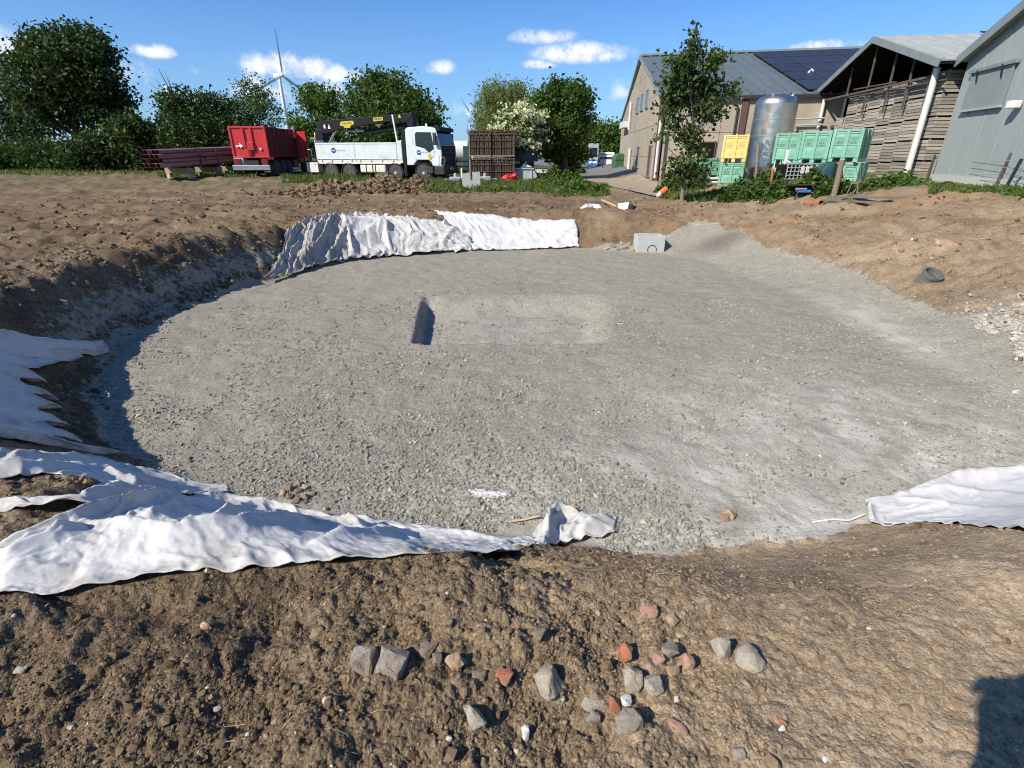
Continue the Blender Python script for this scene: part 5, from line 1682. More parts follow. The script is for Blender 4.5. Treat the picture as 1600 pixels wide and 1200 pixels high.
def far_van():
    p = PY(948, 251, 62.0)
    t = thing('white_van', 'white van parked in the distance on the road beside the green dumpster', 'van', (p[0], 62.0, .06), R(78))
    MB().prism([(-1.9, .35), (-1.9, 1.5), (-1.75, 1.75), (.5, 1.78), (1.1, 1.15), (1.9, 1.0), (1.95, .35)], -.85, .85).build('body', M['white_plain'], t, bevel=.1, seg=3)
    MB().poly3([(-1.905, -.65, 1.1), (-1.905, .65, 1.1), (-1.84, .6, 1.62), (-1.84, -.6, 1.62)], (-1, 0, 0), .02).build('rear_window', M['glass'], t)
    for s in (-1, 1):
        MB().poly3([(-1.5, s * .855, 1.1), (.9, s * .855, 1.1), (.5, s * .855, 1.62), (-1.5, s * .855, 1.62)], (0, s, 0), .01).build('side_window', M['glass'], t)
        for x in (-1.2, 1.2):
            w_ = MB().lathe([(.2, -.1), (.32, -.1), (.34, -.05), (.34, .05), (.32, .1), (.2, .1), (.001, .08)], 18, None, 'Y').build('wheel', M['rubber'], t, smooth=True); w_.location = (x, s * .78, .34)
        MB().box(-1.93, -1.88, s * .72 - .08, s * .72 + .08, .8, 1.1).build('tail_light', M['red_paint'], t)
    MB().box(-1.98, -1.88, -.8, .8, .35, .55).build('bumper', M['black_plastic'], t)
    p = PY(926, 250, 60.0)
    t = thing('service_kiosk', 'small blue and white upright box trailer at the road under the far trees', 'trailer', (p[0], 60.0, .06), R(85))
    MB().box(-.6, .6, -.55, .55, .45, 1.0).build('lower_body', M['blue'], t, bevel=.05)
    MB().box(-.6, .6, -.55, .55, 1.005, 2.6).build('upper_body', M['galv'], t, bevel=.05)
    MB().box(-.62, -.6, -.4, .4, 1.3, 2.2).build('window', M['glass'], t)
    MB().box(-.615, -.6, -.45, .45, .7, .9).build('white_panel', M['white_plain'], t)
    for s in (-1, 1):
        w_ = MB().lathe([(.1, -.08), (.26, -.08), (.28, 0), (.26, .08), (.1, .08), (.001, .06)], 14, None, 'Y').build('wheel', M['rubber'], t, smooth=True); w_.location = (0, s * .5, .28)


far_van()
p = PY(967, 260, 52.0)
t = thing('dumpster', 'green wheeled waste container with a domed lid beside the warehouse gable', 'dumpster', (p[0], 52.0, .05), R(8))
MB().prism([(-.52, .2), (.52, .2), (.6, 1.1), (-.6, 1.1)], -.5, .5).build('body', M['dumpster'], t, bevel=.04)
MB().prism([(-.62, 1.11), (.62, 1.11), (.56, 1.4), (.34, 1.6), (0, 1.68), (-.34, 1.6), (-.56, 1.4)], -.55, .55).build('lid', M['dumpster'], t, bevel=.04)
for x in (-.42, .42):
    for y in (-.4, .4):
        w_ = MB().lathe([(.03, -.04), (.12, -.04), (.12, .04), (.03, .04)], 12, None, 'Y').build('wheel', M['rubber'], t); w_.location = (x, y, .12)
mb = MB(); mb.box(.3, .6, -.58, -.555, .7, .95); mb.build('sticker', M['black_plastic'], t)
p = PY(942, 253, 56.0)
t = thing('road_post', 'thin dark post standing in the road in front of the white van', 'post', (p[0], 56.0, .06))
MB().lathe([(.14, 0), (.14, .05), (.06, .1), (.06, 1.3), (.02, 1.34)], 10).build('post', M['black_plastic'], t)

# ------------------------------------------------------------------ wind turbines


def turbine(px, py_hub, py_base, Y, h, bl, angs, label, yaw=0.0, r0=2.0):
    p = PY(px, py_hub, Y)
    t = thing('wind_turbine', label, 'wind turbine', (p[0], Y, 0), yaw, 'wind turbines on the skyline')
    hz_ = p[2]
    MB().lathe([(r0, 0), (r0 * .82, hz_ * .4), (r0 * .6, hz_ * .8), (r0 * .48, hz_ - 1.5)], 20).build('tower', M['turbine'], t, smooth=True)
    n_ = MB().box(-1.8, 1.8, -3.2, 6.5, -1.7, 2.0).build('nacelle', M['turbine'], t, bevel=.6, seg=3); n_.location = (0, 0, hz_)
    hb = MB().lathe([(1.7, -3.3), (1.7, -4.6), (1.1, -5.8), (.001, -6.4)], 16, None, 'Y').build('hub', M['turbine'], t, smooth=True); hb.location = (0, 0, hz_)
    mb = MB(); N_ = 14; V = []; F = []
    for i in range(N_ + 1):
        f = i / N_; r = .8 + f * (bl - .8)
        ch = (.9 + 1.9 * math.sin(min(1, f / .2) * math.pi / 2)) * (1 - .80 * max(0, f - .15) / .85)
        th = ch * (.55 - .38 * min(1, f * 2.2)); tw = .35 * (1 - f)
        for (a, b) in ((-.35, 0), (0, .5), (.65, 0), (0, -.5)):
            x = a * ch; y = b * th
            V.append((x * math.cos(tw) - y * math.sin(tw), x * math.sin(tw) + y * math.cos(tw), r))
    for i in range(N_):
        for k in range(4):
            F.append((i * 4 + k, i * 4 + (k + 1) % 4, i * 4 + 4 + (k + 1) % 4, i * 4 + 4 + k))
    F.append((0, 1, 2, 3)); F.append(tuple(N_ * 4 + k for k in range(4)))
    mb.add(V, F); me = mb.mesh('blade', True); me.materials.append(M['turbine'])
    for a in angs:
        b = bpy.data.objects.new('blade', me); COL.objects.link(b); b.parent = t
        b.location = (0, -5.0, hz_); b.rotation_euler = (0, R(a), 0)
    return t


turbine(436, 118, 250, 560, 95, 37, (0, 118, 242), 'nearest white wind turbine, one blade upright, above the red lorry', R(58), 2.5)
turbine(733, 178, 250, 1250, 95, 36, (200, 320, 80), 'distant thin wind turbine beside the willow, behind the slatted crates', R(40), 2.0)
p = PY(262, 140, 75)
t = thing('white_mast', 'thin white mast rising out of the dark trees left of the red lorry', 'mast', (p[0], 75, 0))
MB().lathe([(.32, -.2), (.3, p[2] * .5), (.2, p[2])], 12).build('pole', M['turbine'], t, smooth=True)
MB().lathe([(.2, p[2]), (.3, p[2] + .05), (.3, p[2] + .3), (.05, p[2] + .5)], 12).build('cap', M['turbine'], t, smooth=True)
# ------------------------------------------------------------------ vegetation
def leaf_mesh(name, C, size, rng, aspect=.6, upbias=.4, tint=None, dirv=None):
    """one small rhombic face per leaf"""
    n = len(C)
    nrm = rng.normal(size=(n, 3)); nrm[:, 2] += upbias * 2 * np.sign(rng.uniform(-.2, 1, n)); nrm /= np.linalg.norm(nrm, axis=1)[:, None]
    a = rng.normal(size=(n, 3)) if dirv is None else dirv + .35 * rng.normal(size=(n, 3))
    a -= nrm * (a * nrm).sum(1)[:, None]; a /= np.linalg.norm(a, axis=1)[:, None] + 1e-9
    b = np.cross(nrm, a)
    s = size[:, None]
    k = rng.uniform(.25, .45, (n, 1))
    V = np.stack([C - a * s * .5, C - a * s * (.5 - k) + b * s * aspect * .5, C + a * s * .5, C - a * s * (.5 - k) - b * s * aspect * .5 + nrm * s * .12], 1)
    F = np.arange(n * 4).reshape(n, 4)
    if tint is None: tint = rng.uniform(0, 1, n)
    return mesh_np(name, V.reshape(-1, 3), F, False, dict(tint=np.repeat(tint, 4)))


def crown_cloud(rng, blobs, nclump, per_, cr, gap=.35, gs=.5, shell=.45):
    """clump centres in the union of ellipsoids, with holes; then leaves round each centre"""
    B = np.array(blobs, float)
    vol = B[:, 3] * B[:, 4] * B[:, 5]
    w_ = vol ** .8; w_ /= w_.sum()
    k = rng.choice(len(B), nclump * 2, p=w_)
    d = rng.normal(size=(len(k), 3)); d /= np.linalg.norm(d, axis=1)[:, None]
    r = rng.uniform(0, 1, len(k)) ** shell
    C = B[k, :3] + d * r[:, None] * B[k, 3:6]
    holes = pn(C[:, 0] * gs + C[:, 2] * .37, C[:, 2] * gs + C[:, 1] * .61, 3) + .5 * pn(C[:, 0] * gs * 2.3, C[:, 2] * gs * 2.3 - C[:, 1], 8)
    C = C[holes > gap - .7][:nclump]
    n = len(C)
    L = np.repeat(C, per_, 0)
    off = rng.normal(size=(n * per_, 3)) * np.array([1, 1, .62]) * cr * np.repeat(rng.uniform(.6, 1.3, n), per_)[:, None]
    tint = np.clip(np.repeat(rng.normal(.42, .2, n), per_) + rng.normal(0, .17, n * per_), 0, 1)
    return C, L + off, tint


def limbs(mb, rng, base, top, r0, C, n, lean=0.25):
    base = np.array(base); top = np.array(top)
    pts = [base + (top - base) * f + np.array([rng.normal(0, .012), rng.normal(0, .012), 0]) * np.linalg.norm(top - base) for f in np.linspace(0, 1, 6)]
    pts[0] = base
    mb.tube(pts, [r0 * (1.25 if i == 0 else 1 - .8 * i / 5.2) for i in range(6)], 8)
    idx = rng.choice(len(C), min(n, len(C)), replace=False)
    for i in idx:
        c = C[i]
        f = np.clip((c[2] - base[2]) / max(top[2] - base[2], .1) * .62, .15, .92)
        p = base + (top - base) * f
        m_ = (p + c) / 2 + np.array([0, 0, -.04 * np.linalg.norm(c - p)])
        r1 = r0 * (1 - .8 * f) * .5
        mb.tube([p, m_, c], [r1, r1 * .6, max(r1 * .18, .008)], 5, cap=False)


def px_blobs(blobs, Y, yr=.8, Yj=0.0, rng=None):
    out = []
    for (px, py, rx, ry) in blobs:
        yy = Y + (rng.uniform(-Yj, Yj) if rng is not None else 0)
        p = PY(px, py, yy); t = yy / ray(px, py)[1]
        out.append((p[0], p[1], p[2], rx * t / 800, rx * t / 800 * yr, ry * t / 800))
    return out


def tree(name, label, Y, base_px, blobs, leafm, nclump, per_, cr, ls, trunk_r, nl=18, top_f=.75, bark='bark', group=None, gap=.3, seed=1, aspect=.6, upbias=.4, shell=.45, cat='tree', gs=.5, top=None):
    if Y > 30: nclump = int(nclump * 1.6); per_ = int(per_ * 1.35); cr *= .8; ls *= .68
    rng = np.random.default_rng(seed)
    B = px_blobs(blobs, Y, .8, Y * .025, rng)
    bx = PY(base_px, 262, Y)[0]
    z0 = zg(bx, Y)
    root = thing(name, label, cat, (bx, Y, z0), 0, group)
    C, L, tint = crown_cloud(rng, B, nclump, per_, cr, gap, gs, shell)
    keep = L[:, 2] > z0 + .05
    L, tint = L[keep], tint[keep]
    ls_ = ls * np.clip(rng.normal(1, .22, len(L)), .5, 1.6)
    org = np.array([bx, Y, z0])
    me = leaf_mesh('crown', L - org, ls_, rng, aspect, upbias, tint)
    link('crown', me, M[leafm], root)
    zt = max(b[2] + b[5] * .4 for b in B)
    tx = np.mean([b[0] for b in B])
    mb = MB(); limbs(mb, rng, org - np.array([0, 0, .15]), (tx if top is None else PY(top, 200, Y)[0], Y, z0 + (zt - z0) * top_f), trunk_r, C, nl)
    me = mb.mesh('trunk', True); me.transform(Matrix.Translation(-Vector(org)))
    link('trunk', me, M[bark], root)
    return root, B, org, rng


tree('broadleaf_tree', 'tallest dark spreading tree at the left edge of the field', 50, 118, [(112, 105, 72, 52), (85, 85, 48, 36), (138, 78, 42, 32), (62, 140, 55, 46), (165, 145, 38, 48), (115, 165, 78, 44), (42, 112, 25, 30), (182, 178, 24, 36), (120, 60, 30, 16)], 'leaf_dark', 640, 15, .62, .52, .42, 34, seed=11, gap=.4)
tree('broadleaf_tree', 'thin-crowned tree cut by the left edge of the photo, sky showing through', 54, 12, [(0, 110, 32, 38), (25, 170, 42, 42), (-35, 140, 55, 70), (35, 215, 52, 30), (60, 190, 30, 26)], 'leaf_dark', 330, 10, .6, .42, .3, 26, seed=12, gap=.42)
tree('thicket', 'low black-green thicket under the tall tree, left of the pipe bundle', 47, 190, [(215, 226, 44, 32), (172, 234, 44, 28), (250, 240, 40, 26), (140, 243, 38, 22), (205, 196, 22, 16), (120, 252, 40, 13)], 'leaf_dark', 520, 15, .6, .5, .2, 12, seed=13, gap=.1, cat='bushes')
tree('thicket', 'low dark hedge at the far left edge under the thin-crowned tree', 49, 40, [(20, 245, 60, 16), (75, 240, 45, 20), (-40, 240, 60, 25), (100, 252, 40, 10)], 'leaf_dark', 320, 13, .55, .45, .15, 8, seed=14, gap=.15, cat='bushes')
tree('broadleaf_tree', 'dark double-headed tree behind the pipe bundle', 47, 312, [(288, 180, 36, 40), (336, 186, 36, 40), (310, 215, 62, 42), (362, 222, 22, 34), (272, 168, 16, 24), (315, 245, 65, 22)], 'leaf_dark', 560, 14, .55, .46, .28, 20, seed=15, gap=.33)
tree('broadleaf_tree', 'airy small tree above the red container, left of the turbine', 60, 392, [(396, 145, 26, 26), (384, 182, 40, 20), (412, 172, 28, 28), (372, 165, 18, 14), (395, 205, 40, 16)], 'leaf_pale', 210, 11, .55, .42, .2, 22, seed=16, gap=.42)
tree('broadleaf_tree', 'feathery mid-green tree between the turbine and the crane boom', 52, 505, [(498, 160, 30, 28), (516, 178, 26, 36), (480, 190, 26, 34), (500, 215, 40, 30), (470, 215, 14, 20)], 'leaf_mid', 420, 13, .5, .42, .25, 20, seed=17, gap=.55)
tree('broadleaf_tree', 'big dense dark green tree right behind the crane lorry', 50, 610, [(585, 145, 40, 32), (622, 148, 44, 32), (650, 178, 42, 32), (600, 190, 70, 44), (568, 188, 20, 34), (672, 200, 22, 22), (615, 230, 75, 36)], 'leaf_mid', 760, 15, .5, .44, .35, 24, seed=18, gap=.3)
# willow with hanging strands
rt, B, org, rng_ = tree('willow_tree', 'yellow-green weeping willow behind the slatted wooden crates', 60, 790, [(786, 148, 36, 26), (765, 180, 26, 40), (810, 172, 34, 38), (834, 165, 18, 26), (790, 200, 44, 34)], 'leaf_willow', 520, 14, .6, .42, .35, 22, seed=19, gap=.2, aspect=.35)
V = []; T = []; D = []
for k in range(420):
    b = B[rng_.integers(0, len(B))]
    a = rng_.uniform(0, 2 * math.pi); rr_ = rng_.uniform(.55, 1.02)
    p0 = np.array([b[0] + b[3] * rr_ * math.cos(a), b[1] + b[4] * rr_ * math.sin(a), b[2] + b[5] * rng_.uniform(0, .7)])
    ln = rng_.uniform(1.2, 3.6); tt_ = rng_.uniform(.2, .9)
    for j in range(int(ln / .16)):
        V.append(p0 + np.array([rng_.normal(0, .07), rng_.normal(0, .07), -j * .16])); T.append(np.clip(tt_ + rng_.normal(0, .12), 0, 1)); D.append((0, 0, -1))
V = np.array(V); V = V[:, :]
me = leaf_mesh('hanging_strands', V - org, np.full(len(V), .36), rng_, .28, 0, np.array(T), np.array(D, float))
link('hanging_strands', me, M['leaf_willow'], rt)
# hawthorn in flower
rt, B, org, rng_ = tree('hawthorn_bush', 'hawthorn covered in white blossom above the crates', 38.3, 815, [(806, 196, 34, 24), (826, 182, 26, 16), (786, 210, 26, 16), (822, 222, 34, 18), (838, 200, 20, 20)], 'leaf_mid', 260, 12, .42, .3, .16, 12, seed=20, gap=.1)
C, L, tint = crown_cloud(rng_, [(b[0], b[1] - b[4] * .6, b[2] + b[5] * .25, b[3], b[4] * .8, b[5]) for b in B], 190, 16, .17, .3, 1.2, .25)
me = leaf_mesh('blossom', L - org, np.full(len(L), .19), rng_, .9, .6, rng_.uniform(0, 1, len(L)))
link('blossom', me, M['blossom'], rt)
tree('broadleaf_tree', 'dense bright-edged tree at the mouth of the road, right of the hawthorn', 40, 884, [(880, 160, 40, 30), (888, 190, 42, 38), (868, 215, 38, 34), (902, 148, 18, 20), (856, 168, 18, 22), (890, 236, 32, 24), (868, 140, 12, 16)], 'leaf_mid', 640, 15, .42, .36, .3, 26, seed=21, gap=.33)
tree('broadleaf_tree', 'sunlit green trees far down the road behind the white van', 95, 945, [(936, 212, 24, 18), (958, 216, 20, 20), (918, 226, 14, 14), (972, 208, 14, 14), (945, 232, 34, 12)], 'leaf_fresh', 330, 12, .9, .7, .3, 12, seed=22, gap=.1)
# maple in front of the warehouse
tree('maple_tree', 'slender young maple standing in front of the warehouse corner', 20.5, 1072, [(1088, 62, 20, 22), (1085, 95, 36, 24), (1060, 105, 24, 24), (1110, 100, 20, 18), (1062, 140, 32, 26), (1095, 140, 40, 24), (1130, 85, 10, 10), (1140, 140, 12, 10), (1060, 180, 28, 24), (1098, 178, 30, 22), (1075, 212, 26, 20), (1030, 212, 12, 5), (1120, 165, 18, 10), (1090, 42, 6, 10), (1072, 240, 24, 18), (1086, 262, 26, 18), (1060, 272, 22, 16)], 'leaf_maple', 470, 10, .17, .15, .07, 50, .92, 'bark_grey', seed=23, gap=.55, aspect=.85, top=1088, gs=1.3)

# far line of woods and hedges on the horizon: one mass
rng_ = np.random.default_rng(31)
n = 9000
a = rng_.uniform(R(-60), R(60), n)
rr_ = 330 + 60 * pn(a * 9, a * 0, 4)
hgt = 5.5 + 4.5 * pn(a * 16, a * 0 + 3, 6) + 2 * pn(a * 60, a * 0, 7)
C = np.stack([np.sin(a) * rr_, np.cos(a) * rr_, np.abs(rng_.uniform(0, 1, n)) * np.maximum(hgt, 1.0)], -1)
me = leaf_mesh('far_woods', C, np.full(n, 3.2), rng_, .8, .2, rng_.uniform(0, .8, n))
tag(link('far_woods', me, M['leaf_pale']), kind='stuff')

# dead bough sticking up behind the pipes
p = PY(274, 250, 46.5)
t = thing('dead_tree', 'bare dead branches rising above the trees left of the red lorry', 'tree', (p[0], 46.5, zg(p[0], 46.5)))
mb = MB()
tw = [((274, 250), (272, 180), (262, 135), (247, 106)), ((272, 180), (264, 150), (242, 122)), ((272, 175), (268, 140), (256, 108)), ((271, 170), (256, 148), (232, 128)), ((272, 190), (270, 150), (263, 118))]
for k, ln in enumerate(tw):
    pts = [Vector(PY(x, y, 46.5 + .3 * k)) - Vector((p[0], 46.5, zg(p[0], 46.5))) for x, y in ln]
    r0 = .12 if k == 0 else .06
    mb.tube(pts, [r0 * (1 - .85 * i / (len(pts) - 1)) for i in range(len(pts))], 6)
mb.build('branch', M['bark_grey'], t)


def bush(name, label, Yb, spots, n, ls, leafm, seed, cat='bush', aspect=.75, upbias=.5, stems=0, dens=1.0):
    """leafy undergrowth: spots (px, py at the foot, radius m, height m)"""
    rng = np.random.default_rng(seed)
    P = [hit(px, py) for px, py, _, _ in spots]
    org = np.array([P[0][0], P[0][1], P[0][2]])
    root = thing(name, label, cat, tuple(org))
    w_ = np.array([s[2] * s[2] * s[3] for s in spots]); w_ /= w_.sum()
    k = rng.choice(len(spots), n, p=w_)
    d = rng.normal(size=(n, 3)); d /= np.linalg.norm(d, axis=1)[:, None]
    r = rng.uniform(0, 1, n) ** .4
    PP = np.array(P)[k]; RR_ = np.array([s[2] for s in spots])[k]; HH = np.array([s[3] for s in spots])[k]
    X = PP[:, 0] + d[:, 0] * r * RR_; Y = PP[:, 1] + RR_ * .6 + d[:, 1] * r * RR_ * .7
    bump_ = .75 + .45 * pn(X * 1.9, Y * 1.9, seed)
    Z = h_base(X, Y) + np.abs(d[:, 2]) * r * HH * bump_
    tint = np.clip(.45 + .35 * pn(X * 2.5, Z * 2.5 + Y, seed + 1) + rng.normal(0, .16, n), 0, 1)
    me = leaf_mesh('foliage', np.stack([X, Y, Z], -1) - org, ls * np.clip(rng.normal(1, .25, n), .5, 1.7), rng, aspect, upbias, tint)
    link('foliage', me, M[leafm], root)
    mb = MB()
    for j in range(stems or 6):
        i = rng.integers(0, n)
        b = np.array([X[i] * .5 + PP[i][0] * .5, Y[i], float(h_base(X[i:i + 1], Y[i:i + 1])[0]) - .05])
        mb.tube([b - org, (b + np.array([X[i], Y[i], Z[i]])) / 2 - org, np.array([X[i], Y[i], Z[i] + .05]) - org], [.014, .01, .004], 4)
    mb.build('stem', M['bark_grey'], root)
    return root


bush('bramble_thicket', 'dark leafy thicket climbing round the foot of the young maple', 22, [(1060, 302, .8, 1.5), (1085, 300, .7, 1.2), (1040, 304, .5, .7), (1075, 300, .5, 2.0)], 2600, .15, 'leaf_bramble', 41)
bush('bramble_thicket', 'long low bramble hedge in front of the steel tank', 20, [(1125, 312, .7, .5), (1160, 313, .8, .75), (1195, 314, .8, .95), (1230, 313, .7, .95), (1205, 310, .9, 1.15), (1255, 310, .6, .8)], 4200, .14, 'leaf_bramble', 42)
bush('bramble_thicket', 'bramble growing over the dark round tank and the wire cage', 19, [(1275, 306, .6, .95), (1300, 306, .45, .7), (1325, 303, .35, .5)], 1500, .13, 'leaf_bramble', 43)
bush('nettle_patch', 'nettles at the foot of the stacked pallet boxes', 19, [(1365, 297, .5, .45), (1395, 296, .55, .5), (1425, 295, .6, .5), (1445, 296, .4, .45)], 1500, .13, 'leaf_fresh', 44)
bush('nettle_patch', 'leafy weeds along the plinth of the grey metal building', 16, [(1515, 303, .4, .22), (1560, 306, .4, .22), (1590, 309, .4, .22), (1480, 297, .4, .3)], 800, .12, 'leaf_fresh', 45)
bush('weed_clump', 'rank weeds beside the sandy track, below the dense tree', 25, [(870, 297, .9, .7), (905, 303, .9, .75), (935, 305, .55, .65), (890, 285, 1.0, .9), (880, 305, .6, .4)], 3200, .17, 'leaf_fresh', 46)
bush('weed_clump', 'tall dark weeds between the grey tub and the dense tree', 30, [(862, 285, 1.0, 1.2), (880, 278, 1.2, 1.6), (900, 272, 1.0, 1.4)], 1800, .22, 'leaf_mid', 47)
bush('weed_clump', 'grassy weeds in front of the upright concrete slab', 27, [(750, 301, .6, .35), (780, 301, .8, .4), (815, 300, .8, .45), (725, 302, .5, .3)], 1700, .15, 'leaf_fresh', 48)
bush('weed_clump', 'weeds growing under the windscreen side of the crane lorry', 33, [(700, 283, 1.0, .4), (725, 285, .9, .4), (760, 285, .8, .4)], 1100, .17, 'leaf_mid', 49)


# grass: blades, uncounted
def grass(name, boxes, seed, h=.16):
    rng = np.random.default_rng(seed)
    Vs = []
    for (x0, y0, x1, y1, n) in boxes:
        c = [hit(x0, y0), hit(x1, y0), hit(x1, y1), hit(x0, y1)]
        u = rng.uniform(0, 1, n)[:, None]; v = rng.uniform(0, 1, n)[:, None]
        P = ((c[0] * (1 - u) + c[1] * u) * (1 - v) + (c[3] * (1 - u) + c[2] * u) * v)[:, :2]
        k = pn(P[:, 0] * .9, P[:, 1] * .9, seed) + rng.normal(0, .3, n) > -.15
        Vs.append(P[k])
    P = np.concatenate(Vs); n = len(P)
    z = h_full(P[:, 0], P[:, 1])
    dist = np.hypot(P[:, 0], P[:, 1])
    hh = h * np.clip(rng.normal(1, .35, n), .3, 2); ww = .0011 * dist * rng.uniform(.6, 1.4, n) + .004
    a = rng.uniform(0, 2 * math.pi, n); b = rng.uniform(0, 2 * math.pi, n)
    c0 = np.stack([P[:, 0], P[:, 1], z - .02], -1)
    e = np.stack([np.cos(a), np.sin(a), 0 * a], -1) * ww[:, None]
    top = c0 + np.stack([np.cos(b) * hh * .5, np.sin(b) * hh * .5, hh], -1)
    V = np.stack([c0 - e, c0 + e, top], 1).reshape(-1, 3)
    me = mesh_np(name, V, np.arange(n * 3).reshape(n, 3), False, dict(tint=np.repeat(rng.uniform(0, 1, n), 3)))
    tag(link(name, me, M['grass']), kind='stuff')


grass('grass', [(250, 279, 400, 273, 5000), (440, 286, 700, 278, 12000), (660, 303, 870, 284, 14000), (850, 308, 950, 290, 5000), (1035, 315, 1130, 302, 2600), (0, 275, 250, 262, 3500), (700, 280, 850, 265, 3500)], 51, .2)
grass('grass', [(1340, 300, 1480, 292, 4500), (1450, 308, 1640, 299, 8000)], 52, .1)
# dry stalks lying on the near soil
rng_ = np.random.default_rng(55)
x, y = cone_points(rng_, 130, .95, 3.0, -46, 46)
kp = gravel_mask(x, y) < .3
x, y = x[kp], y[kp]
mb = MB()
for i in range(len(x)):
    a = rng_.uniform(0, math.pi); l = rng_.uniform(.01, .045); b = rng_.normal(0, .4)
    d = np.array([math.cos(a), math.sin(a)]) * l
    z0, z1, z2 = h_full(np.array([x[i] - d[0], x[i], x[i] + d[0]]), np.array([y[i] - d[1], y[i], y[i] + d[1]])) + .004
    mb.tube([(x[i] - d[0], y[i] - d[1], z0), (x[i] + l * .2 * b, y[i], z1 + .004), (x[i] + d[0], y[i] + d[1], z2)], .0012, 3, cap=False)
tag(mb.build('dry_stalks', M['straw']), kind='stuff')
# ------------------------------------------------------------------ yard things
def cage(label, px, py_b, Y, z0, w=1.5, h=1.38, d=1.3, rz=0.0):
    p = PY(px, py_b, Y)
    t = thing('slatted_crate', label, 'crate', (p[0], Y, z0), rz, 'dark slatted crates by the road')
    fm = M['beam_wood']
    for sx in (-1, 1):
        for y in (0, d): MB().bar((sx * (w / 2 - .04), y, 0), (sx * (w / 2 - .04), y, h), .08).build('frame_post', M['timber'] if (sx < 0 and y == 0) else fm, t)
    for k, b in enumerate([((-w / 2, 0), (w / 2, 0)), ((-w / 2, d), (w / 2, d)), ((-w / 2, 0), (-w / 2, d)), ((w / 2, 0), (w / 2, d))]):
        for z in (.06, h - .05): MB().bar((b[0][0], b[0][1] - .01, z), (b[1][0], b[1][1] - .01, z), .09, .07).build('frame_rail', M['timber'] if (k == 0 and z < 1) else fm, t)
    n = 9
    me = MB().box(-.055, .055, -.012, .012, .1, h - .1).mesh('slat'); me.materials.append(M['dark_wood'])
    rg = random.Random(px)
    for k in range(n):
        for y in (.02, d - .02):
            o = bpy.data.objects.new('slat', me); COL.objects.link(o); o.parent = t
            o.location = (-w / 2 + .12 + k * (w - .24) / (n - 1) + rg.uniform(-.015, .015), y, rg.uniform(-.02, .02)); o.rotation_euler = (0, rg.uniform(-.02, .02), 0)
    for k in range(n):
        for sx in (-1, 1):
            o = bpy.data.objects.new('slat', me); COL.objects.link(o); o.parent = t
            o.location = (sx * (w / 2 - .03), .1 + k * (d - .2) / (n - 1), 0); o.rotation_euler = (0, 0, math.pi / 2)
    for z in (.55, .95): MB().box(-w / 2 + .05, w / 2 - .05, -.04, -.015, z, z + .05).build('wire_band', M['beam_wood'], t)
    MB().box(-w / 2 + .05, w / 2 - .05, .1, d - .1, .05, .09).build('floor_board', M['dark_wood'], t)
    MB().box(-w / 2 + .1, w / 2 - .1, .2, d - .2, .1, h * .8).build('filling', M['dark_wood'], t)
    return t


Yc = 36.0
zb = zg(-1.2, Yc)
cage('upper left dark slatted crate, hay along its top', 752, 282, Yc, zb + 1.44)
cage('upper right dark slatted crate, hay along its top', 786, 282, Yc, zb + 1.44)
cage('lower left dark slatted crate behind the concrete slab', 752, 282, Yc, zb)
cage('lower right dark slatted crate behind the red plastic scrap', 786, 282, Yc, zb)
p = PY(769, 212, Yc)
rng_ = np.random.default_rng(61)
n = 900
C = np.stack([p[0] + rng_.uniform(-1.55, 1.55, n), Yc + rng_.uniform(0, 1.3, n), zb + 2.85 + np.abs(rng_.normal(0, .09, n))], -1)
t = thing('hay_layer', 'brown hay spread over the top of the slatted crates', 'hay', (p[0], Yc, zb + 2.82))
link('hay', leaf_mesh('hay', C - np.array([p[0], Yc, zb + 2.82]), np.full(n, .2), rng_, .25, 1.0), M['hay'], t)
cage('low slatted crate half hidden behind the grey tub', 817, 282, 37.5, zg(.7, 37.5), 1.5, 1.2, 1.3)
p = PY(819, 262, 37.8)
t = thing('tarped_stack', 'dark blue tarpaulin-covered stack behind the grey tub, pale pipes on it', 'tarpaulin', (p[0], 37.8, zg(p[0], 37.8) + 1.22))
MB().prism([(-.95, 0), (.95, 0), (.9, 1.2), (.5, 1.55), (-.2, 1.35), (-.9, 1.6)], 0, 1.2).build('cover', M['tarp_dark'], t, bevel=.06)
MB().box(-.2, .55, -.02, -.005, .1, 1.0).build('blue_panel', M['tank_green'], t)
for k, (a, b) in enumerate([((-.1, 1.45), (.55, .95)), ((.15, 1.6), (.75, 1.2)), ((.2, 1.75), (.7, 1.72))]):
    MB().tube([(a[0], -.06 - .05 * k, a[1]), (b[0], -.06 - .05 * k, b[1])], .035, 8).build('pale_pipe', M['white_pvc'], t, smooth=True)

# concrete slab with a slot, standing on edge
p = hit(737, 298)
t = thing('concrete_slab', 'upright grey concrete slab with a slot in its top edge, left of the red scrap', 'slab', tuple(p), R(-6))
k = p[1] / ray(737, 298)[1] / 800
w, h = 28 * k, 26.5 * k
pts = [(-w / 2, -.1), (w / 2 + .03, -.1), (w / 2 - .02, h + .03), (.03, h), (.05, h * .58), (-.03, h * .56), (-.05, h - .01), (-w / 2 - .02, h - .06)]
me = MB().prism(pts, -.05, .05).mesh('slab', bevel=.01)
link('slab', me, M['concrete'], t).rotation_euler = (R(-6), 0, 0)
mb = MB(); mb.box(-.03, .05, .01, .04, h * .55, h * .85); mb.build('slot_liner', M['black_plastic'], t)

